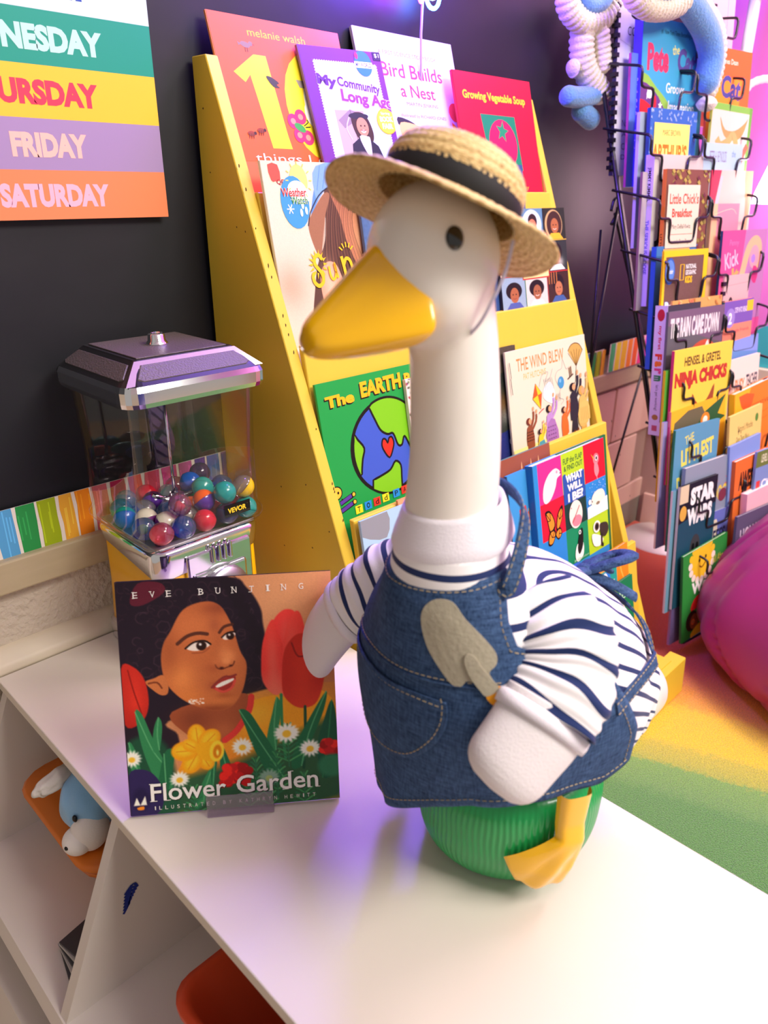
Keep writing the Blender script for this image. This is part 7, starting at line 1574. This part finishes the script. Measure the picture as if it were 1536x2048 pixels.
def a_red(w, h):
    a = Art(w, h, '#e0b8ac'); a.poly([(0, 0), (.22, 0), (.10, .30), (0, .42)], '#d42a4a', 0); a.poly([(.12, .3), (.2, .05), (.26, .05), (.16, .36)], '#f6b8c8', 0); a.poly([(.80, 0), (1, 0), (.92, .6), (.86, .3)], '#e8a070', 3); a.rect(.65, .62, 1, 1, '#dc3a7a'); return a
rackbook('red and cream watercolour picture book in the right column', (1.834, .779, .0421), .172, .28, .006, '#e85a70', a_red, vis=.25, spine='#c02a4a')
def a_tog(w, h):
    a = Art(w, h, '#d8889e'); a.text('All Together', .30, .30, .80, .40, '#f6dce4'); a.text('Together', .2, .5, .75, .6, '#f6dce4'); a.rect(0, .0, .2, 1, '#e8b890'); a.line([(.1, .1), (.7, .05), (.9, .1)], .01, '#f4d0b0', 3); return a
rackbook('rosy pink soft cover standing before the red and cream book', (1.8087, .7556, -.0283), .112, .225, .010, '#f0a8bc', a_tog, spine='#d8a888')
def a_kick(w, h):
    a = Art(w, h, '#d8508e'); a.poly([(.5, 0), (1, 0), (1, 1), (.4, 1)], '#b478ae', 0); a.text('Penny', .16, .10, .36, .18, '#e87ab0'); a.text('Kick', .08, .22, .38, .40, '#f2b8d0', bold=.02, rot=-12); a.text('It', .26, .40, .42, .56, '#f2a05a', bold=.04, rot=-8)
    a.line([(.30, 1), (.40, .75), (.50, .45), (.60, .20), (.74, .12), (.84, .20), (.80, .42)], .12, '#f0b088', 6); a.ell(.74, .30, .11, .13, '#e89aa8'); a.ell(.72, .32, .05, .05, '#a880d0'); a.poly([(.74, .40), (.86, .45), (.82, .60), (.72, .55)], '#d03a7a', 2); return a
rackbook('magenta flamingo picture book bowed outward in the right column', (1.8174, .724, -.0845), .190, .28, .006, '#d8508e', a_kick, vis=.20, spine='#2a4a6a')
def a_our(w, h):
    a = Art(w, h, '#d4aeb0'); a.line([(0, .12), (1, .09)], .01, '#b08a90'); a.text('Our', .20, .24, .62, .46, '#3a2a34', bold=.02); return a
nb2 = rackbook('pink comb bound class book with handwritten word our', (1.8296, .7075, -.1818), .107, .30, .008, '#ecc8c8', a_our, vis=.20, name='spiral_notebook')
bmq = bmesh.new()
for q in range(12): z_ = .04+q*.021; box(bmq, -.0585, z_, -.010, -.046, z_+.009, .0015)
o = obj('binding_comb', bmq, mat('black_plastic'), nb2); o['kind'] = 'stuff'
def a_step(w, h):
    a = Art(w, h, '#f08a70'); a.rect(0, 0, 1, .26, '#7a5ab0'); a.ell(.22, .19, .16, .11, '#9a84cc'); a.text('2', .16, .13, .28, .26, '#f6f0fa', bold=.03); a.text('STEP INTO READ', .36, .08, .78, .14, '#e8d8f4', bold=.02); a.rect(.78, .02, 1, .14, '#f6c22a'); a.text('Jungle Friends', .3, .32, .9, .37, '#c04a5a'); a.ell(.5, .62, .22, .16, '#5a3a58'); a.ell(.5, .66, .13, .11, '#e0a080'); a.rect(0, .75, 1, 1, '#e8a83a'); return a
rackbook('orange and purple step reader with a numbered badge', (1.8019, .6861, -.2367), .123, .265, .006, '#f08a70', a_step, vis=.20, spine='#2a7a8a', roll=1)
def a_click(w, h):
    a = Art(w, h, '#6a90cc'); a.poly([(0, 0), (1, 0), (1, .2), (0, .1)], '#8a9ae0'); a.text('Click Clack', .16, .30, .72, .42, '#e8ecf8', rot=-3); a.text('Moo!', .5, .42, .9, .52, '#e8ecf8'); a.rect(0, .6, 1, 1, '#e8dcd8'); return a
rackbook('sky blue farm picture book with thin white title', (1.8285, .6679, -.3291), .124, .30, .008, '#6a90cc', a_click, vis=.20, roll=4)
def a_busy(w, h):
    a = Art(w, h, '#ecd8cc'); a.text('MY', .15, .20, .28, .32, '#c05a4a', bold=.03); a.text('BUSY', .33, .19, .60, .32, '#e07a3a', bold=.03); a.text('TEACHER', .64, .17, .98, .29, '#3a3448', bold=.03); a.ell(.8, .5, .06, .06, '#3a3448'); return a
rackbook('pale peach picture book with tall coloured words', (1.7773, .652, -.3663), .151, .26, .006, '#ecd8cc', a_busy, roll=2)
def a_fold(w, h):
    a = Art(w, h, '#f4822a'); a.poly([(0, 0), (.4, 0), (.15, .5), (0, .7)], '#f8b42a', 0); a.poly([(.1, .05), (.5, .1), (.3, .3)], '#f2602a', 2); a.text('creative', .45, .2, .9, .27, '#a84a18'); a.line([(.4, .4), (.9, .36)], .006, '#c0581c'); a.line([(.35, .48), (.88, .45)], .006, '#c0581c'); return a
rackbook('crumpled bright orange paper folder bulging from the rack', (1.7983, .6231, -.4417), .170, .32, .014, '#f4822a', a_fold, vis=.20, roll=7, spine='#f2c02a')
def a_tad(w, h):
    a = Art(w, h, '#e8cc78'); a.text("Nature's Miracles", .26, .15, .72, .23, '#6a4a20'); a.text('Once There Was a', .22, .28, .62, .35, '#6a4a20'); a.text('Tadpole', .14, .42, .84, .62, '#3a3018', bold=.03); a.ell(.84, .14, .05, .05, '#5a8a3a'); return a
rackbook('mustard yellow tadpole reader in the right column', (1.7474, .6068, -.4826), .139, .28, .006, '#e8cc78', a_tad, vis=.20, roll=5)
rackbook('periwinkle blue thin reader below the mustard tadpole reader', (1.7397, .5911, -.5501), .133, .26, .006, '#7a94d8', lambda w, h: (lambda a: (a.line([(.6, .35), (.7, .2), (.85, .2)], .04, '#dce6f8', 2), a)[1])(Art(w, h, '#7f98d8')), roll=5)
rackbook('orange brown picture book with black block letters', (1.7522, .5753, -.5863), .149, .26, .010, '#e0682c', lambda w, h: (lambda a: (a.text('AWESOME', .12, .12, .85, .30, '#3a1a10', bold=.05), a)[1])(Art(w, h, '#e4702f')), roll=3)
def a_read(w, h):
    a = Art(w, h, '#7a94c8'); a.rect(0, 0, 1, .16, '#6a7a3a'); a.text('LEVEL READER', .2, .04, .8, .12, '#e8e8c8', bold=.02); a.rect(.08, .3, .24, .42, '#d83a3a'); a.text('City', .3, .3, .8, .42, '#f4f6fa', bold=.03); return a
rackbook('blue level reader with an olive top band at the right edge', (1.8237, .5551, -.5738), .11, .25, .006, '#7a94c8', a_read)
def a_class(w, h):
    a = Art(w, h, '#eebcc4'); a.text('Class Pets', .08, .22, 1.0, .45, '#3a2a38', bold=.02, rot=-3); a.text('by us', .2, .55, .6, .65, '#b07a90'); return a
rackbook('pink handmade class pets book stuffed with paper', (1.7775, .5429, -.6665), .160, .24, .016, '#eebcc4', a_class, roll=3)
rackbook('dark slate reader with white hand lettering beside the bean bag', (1.7226, .5374, -.7065), .193, .22, .006, '#5a5470', lambda w, h: (lambda a: (a.text('HOW TO BE', .1, .15, .9, .34, '#d8d0e0', bold=.03, rot=-3), a)[1])(Art(w, h, '#5a5470')))
# ---------------------------------------------------------------- plush with long striped limbs hanging on the rack
def fur(name, c, d): return mat(name, c, .95, bump=(260, .9, .003), sheen=.6, noise_scale=120, noise_amt=d)
fblue, fcream = fur('blue_plush_fur', '#5f93d0', .2), fur('cream_plush_fur', '#ddd2c0', .08)
pt = empty('long_limbed_plush', (1.70, .93, ZC+.30)); tag(pt, 'blue and cream plush with long ribbed limbs draped over the wire rack', 'plush')
def limb(name, pts, r, m, rib, flat=1.0):
    P = catmull(pts, 22); n = len(P); L = [0]
    for a, b in zip(P, P[1:]): L.append(L[-1]+float(np.linalg.norm(b-a)))
    R = [r*((.80+.20*abs(math.sin(l/rib*math.pi))**.6) if rib else 1)*max(.12, math.sqrt(max(0, 1-max(0, 1-min(l, L[-1]-l)/r)**2))) for l in L]
    P2 = [tuple(np.array(p)*.972+np.array((0, 0, ZC))-np.array((1.70*1, .93, ZC+.30))+np.array((0, 0, p[2]*.028))) for p in P]
    o = obj(name, tubem(P2, R, n=20, flat=flat), m, pt, True); return o
limb('limb', [(1.4929, .987, .353), (1.5122, .984, .3217), (1.5553, .977, .3049), (1.6076, .969, .3165), (1.6374, .964, .3445), (1.6464, .963, .3805)], .024, fcream, .011)
limb('limb_lining', [(1.5238, .974, .361), (1.5423, .971, .3379), (1.5735, .966, .3329), (1.602, .962, .3474), (1.6131, .96, .372)], .017, fblue, 0)
limb('limb', [(1.5734, .985, .3148), (1.5700, .985, .2704), (1.590, .983, .2266), (1.6300, .975, .1968), (1.6500, .97, .1685)], .026, fcream, .011)
limb('limb', [(1.595, .965, .305), (1.6150, .965, .2641), (1.630, .963, .2200)], .021, fcream, .011)
limb('foot', [(1.5216, .99, .177), (1.5688, .982, .1752), (1.6254, .975, .1857), (1.6411, .97, .2104)], .020, fblue, 0)
limb('foot', [(1.5787, .99, .1605), (1.6116, .985, .1455), (1.6492, .98, .1304)], .021, fblue, 0)
limb('paw', [(1.540, .99, .222), (1.552, .988, .226), (1.562, .985, .222)], .019, fcream, 0)
limb('limb', [(1.562, .885, .357), (1.5882, .8808, .3385), (1.6351, .8734, .3287), (1.699, .8633, .3374), (1.7412, .8566, .3577), (1.7522, .8549, .3808)], .026, fcream, .011)
limb('limb_lining', [(1.5884, .865, .3648), (1.6154, .860, .352), (1.6628, .853, .3556), (1.6903, .849, .3746)], .018, fblue, 0)
limb('limb', [(1.7676, .8727, .3812), (1.8321, .8625, .3576), (1.8958, .8524, .3226), (1.9204, .8478, .282), (1.9202, .8479, .2325), (1.9027, .8513, .1858)], .019, fcream, .011)
limb('limb_lining', [(1.7171, .8604, .3635), (1.7763, .8511, .3397), (1.8387, .8428, .3043), (1.8682, .839, .2641), (1.8661, .8394, .2206), (1.8636, .8404, .1908)], .027, fblue, 0)
limb('paw', [(1.866, .832, .190), (1.868, .832, .175), (1.870, .832, .158)], .024, fcream, 0)
# ================================================================ beanbag
bean = mat('magenta_satin', '#a3226a', .42, sheen=.1, noise_scale=3, noise_amt=.06)
BC = Vector((1.785, .175, .012)); BR = .42
bb = empty('bean_bag', tuple(BC)); tag(bb, 'magenta satin bean bag chair on the rug at the right', 'bean bag')
BHH = .50; _p = catmull([(0, .33), (.03, .385), (.08, .412), (.15, .412), (.22, .385), (.29, .335), (.36, .268), (.42, .195), (.47, .11), (.492, .05), (.5, .0)], 10); BZ = [q[0] for q in _p]; BRr = [max(0, q[1]) for q in _p]
bm = bmesh.new(); n, mN = 160, 90; rings = []
for j in range(mN+1):
    t = j/mN; z = BHH*t; r0 = float(np.interp(z, BZ, BRr))
    ring = []
    for k in range(n):
        a = k*TAU/n; p = Vector((math.cos(a)*1.6, math.sin(a)*1.6, z*4)); seam = abs(((a/TAU*6+.15*math.sin(z*5)) % 1)-.5)*2
        w_ = -.036*max(0, (seam-.90)/.10)**1.5+.022*noise.noise(p*1.1)
        cr_ = abs(noise.noise(Vector((p.x*1.5, p.y*1.5, p.z*.5)))); w_ += -.014*max(0, 1-cr_/.08)**2; w_ += .0055*ss(.16, .42, z)*math.sin(a*19+3*noise.noise(p*1.3))-.007*ss(.10, .0, z)*abs(math.sin(a*15+2*noise.noise(p)))
        r = max(.0, r0+w_*min(1, r0/BR+.1)); ring.append(bm.verts.new((r*math.cos(a), r*math.sin(a), z)))
    rings.append(ring)
for a, b_ in zip(rings, rings[1:]):
    for k in range(n): bm.faces.new((a[k], a[(k+1) % n], b_[(k+1) % n], b_[k]))
bm.faces.new(rings[0][::-1]); bm.faces.new(rings[-1]); obj('cover', bm, bean, bb, True)
for k in range(6):
    pts = []
    for j in range(4, mN-6, 2):
        z = BHH*j/mN; a = (k+.5+.0-.15*math.sin(z*5))/6*TAU
        t = j/mN; r0 = float(np.interp(z, BZ, BRr))
        p = Vector((math.cos(a)*1.6, math.sin(a)*1.6, z*4)); r = r0-.028+.022*noise.noise(p*1.1)+.001
        pts.append((r*math.cos(a), r*math.sin(a), z))
    obj('piping', tubem(pts, .0022, n=6), bean, bb, True)
# ================================================================ floor lamp by the pink wall
lampm = mat('white_lamp_metal', '#efe6e0', .35, coat=.3)
LX, LY = 2.12, .865
lp = empty('floor_lamp', (LX, LY, 0)); tag(lp, 'white pole floor lamp with bendy arms by the pink wall', 'lamp')
bm = bmesh.new(); lathe(bm, [(.12, .0), (.125, .006), (.12, .016), (.02, .022), (.014, .03)], 36); obj('base', bm, lampm, lp, True)
obj('pole', tubem([(0, 0, .02), (0, 0, ZC+.48)], .0135, n=20), lampm, lp, True)
arm_pts = catmull([(0, -.005, ZC+.17), (-.02, -.03, ZC+.235), (.01, -.08, ZC+.245), (.0, -.13, ZC+.20), (-.04, -.16, ZC+.13), (-.08, -.165, ZC+.07)], 10)
obj('flexible_arm', tubem(arm_pts, [.0085+.0012*(i % 2) for i in range(len(arm_pts))], n=12), lampm, lp, True)
glow = mat('lit_shade', '#ffffff', .5, emit='#fff4ff', estr=9)
bm = bmesh.new(); lathe(bm, [(.018, .05), (.03, .04), (.052, -.03), (.054, -.05), (.0, -.05)], 28); o = obj('lamp_shade', bm, glow, lp, True); o.location = (2.04-LX, .70-LY, ZC+.02)
bm = bmesh.new(); lathe(bm, [(.014, -.01), (.05, .03), (.055, .10), (.050, .10), (.045, .04)], 28, cap=False); o = obj('upper_shade', bm, mat('cream_shade', '#d8c87a', .4), lp, True); o.location = (0, -.02, ZC+.43)
# ================================================================ string light cluster over the bookcase
sl_ = empty('string_light', (1.065, .985, ZC+.288)); tag(sl_, 'small glowing blue and pink LED loop light on the black wall', 'string light')
eb = mat('blue_led', '#2a60ff', .3, emit='#3b8cff', estr=30); ep = mat('pink_led', '#ff50c0', .3, emit='#ff3fb0', estr=14); ev = mat('violet_led', '#5020ff', .3, emit='#4a18ff', estr=34)
def loop(c, r, m, rot):
    pts = [(c[0]+r*math.cos(a)*math.cos(rot), c[1]+r*math.cos(a)*math.sin(rot)*.4, c[2]+r*math.sin(a)) for a in np.linspace(0, TAU, 24, endpoint=False)]
    bm = bmesh.new(); tube(bm, pts, .0032, n=8, closed=True, cap=False); obj('led_loop', bm, m, sl_, True)
loop((-.030, -.004, .008), .013, ep, .3); loop((.004, -.004, .004), .011, ep, .8); loop((.030, -.006, .006), .019, eb, .2); loop((-.01, -.004, .030), .016, ev, 1.0); loop((.022, -.004, .036), .018, ev, .5); loop((-.045, -.004, .03), .014, ev, .2)
bm = bmesh.new(); bmesh.ops.create_icosphere(bm, subdivisions=2, radius=.010); obj('led_core', bm, mat('cyan_led', '#a0f0ff', .3, emit='#8fe8ff', estr=22), sl_, True).location = (.030, -.006, .008)
obj('cable', tubem([(.012, .0, .0), (.014, .004, -.05), (.019, .006, -.12), (.03, .008, -.22)], .0022, n=6), mat('pale_cable', '#b9a8e8', .4), sl_, True)
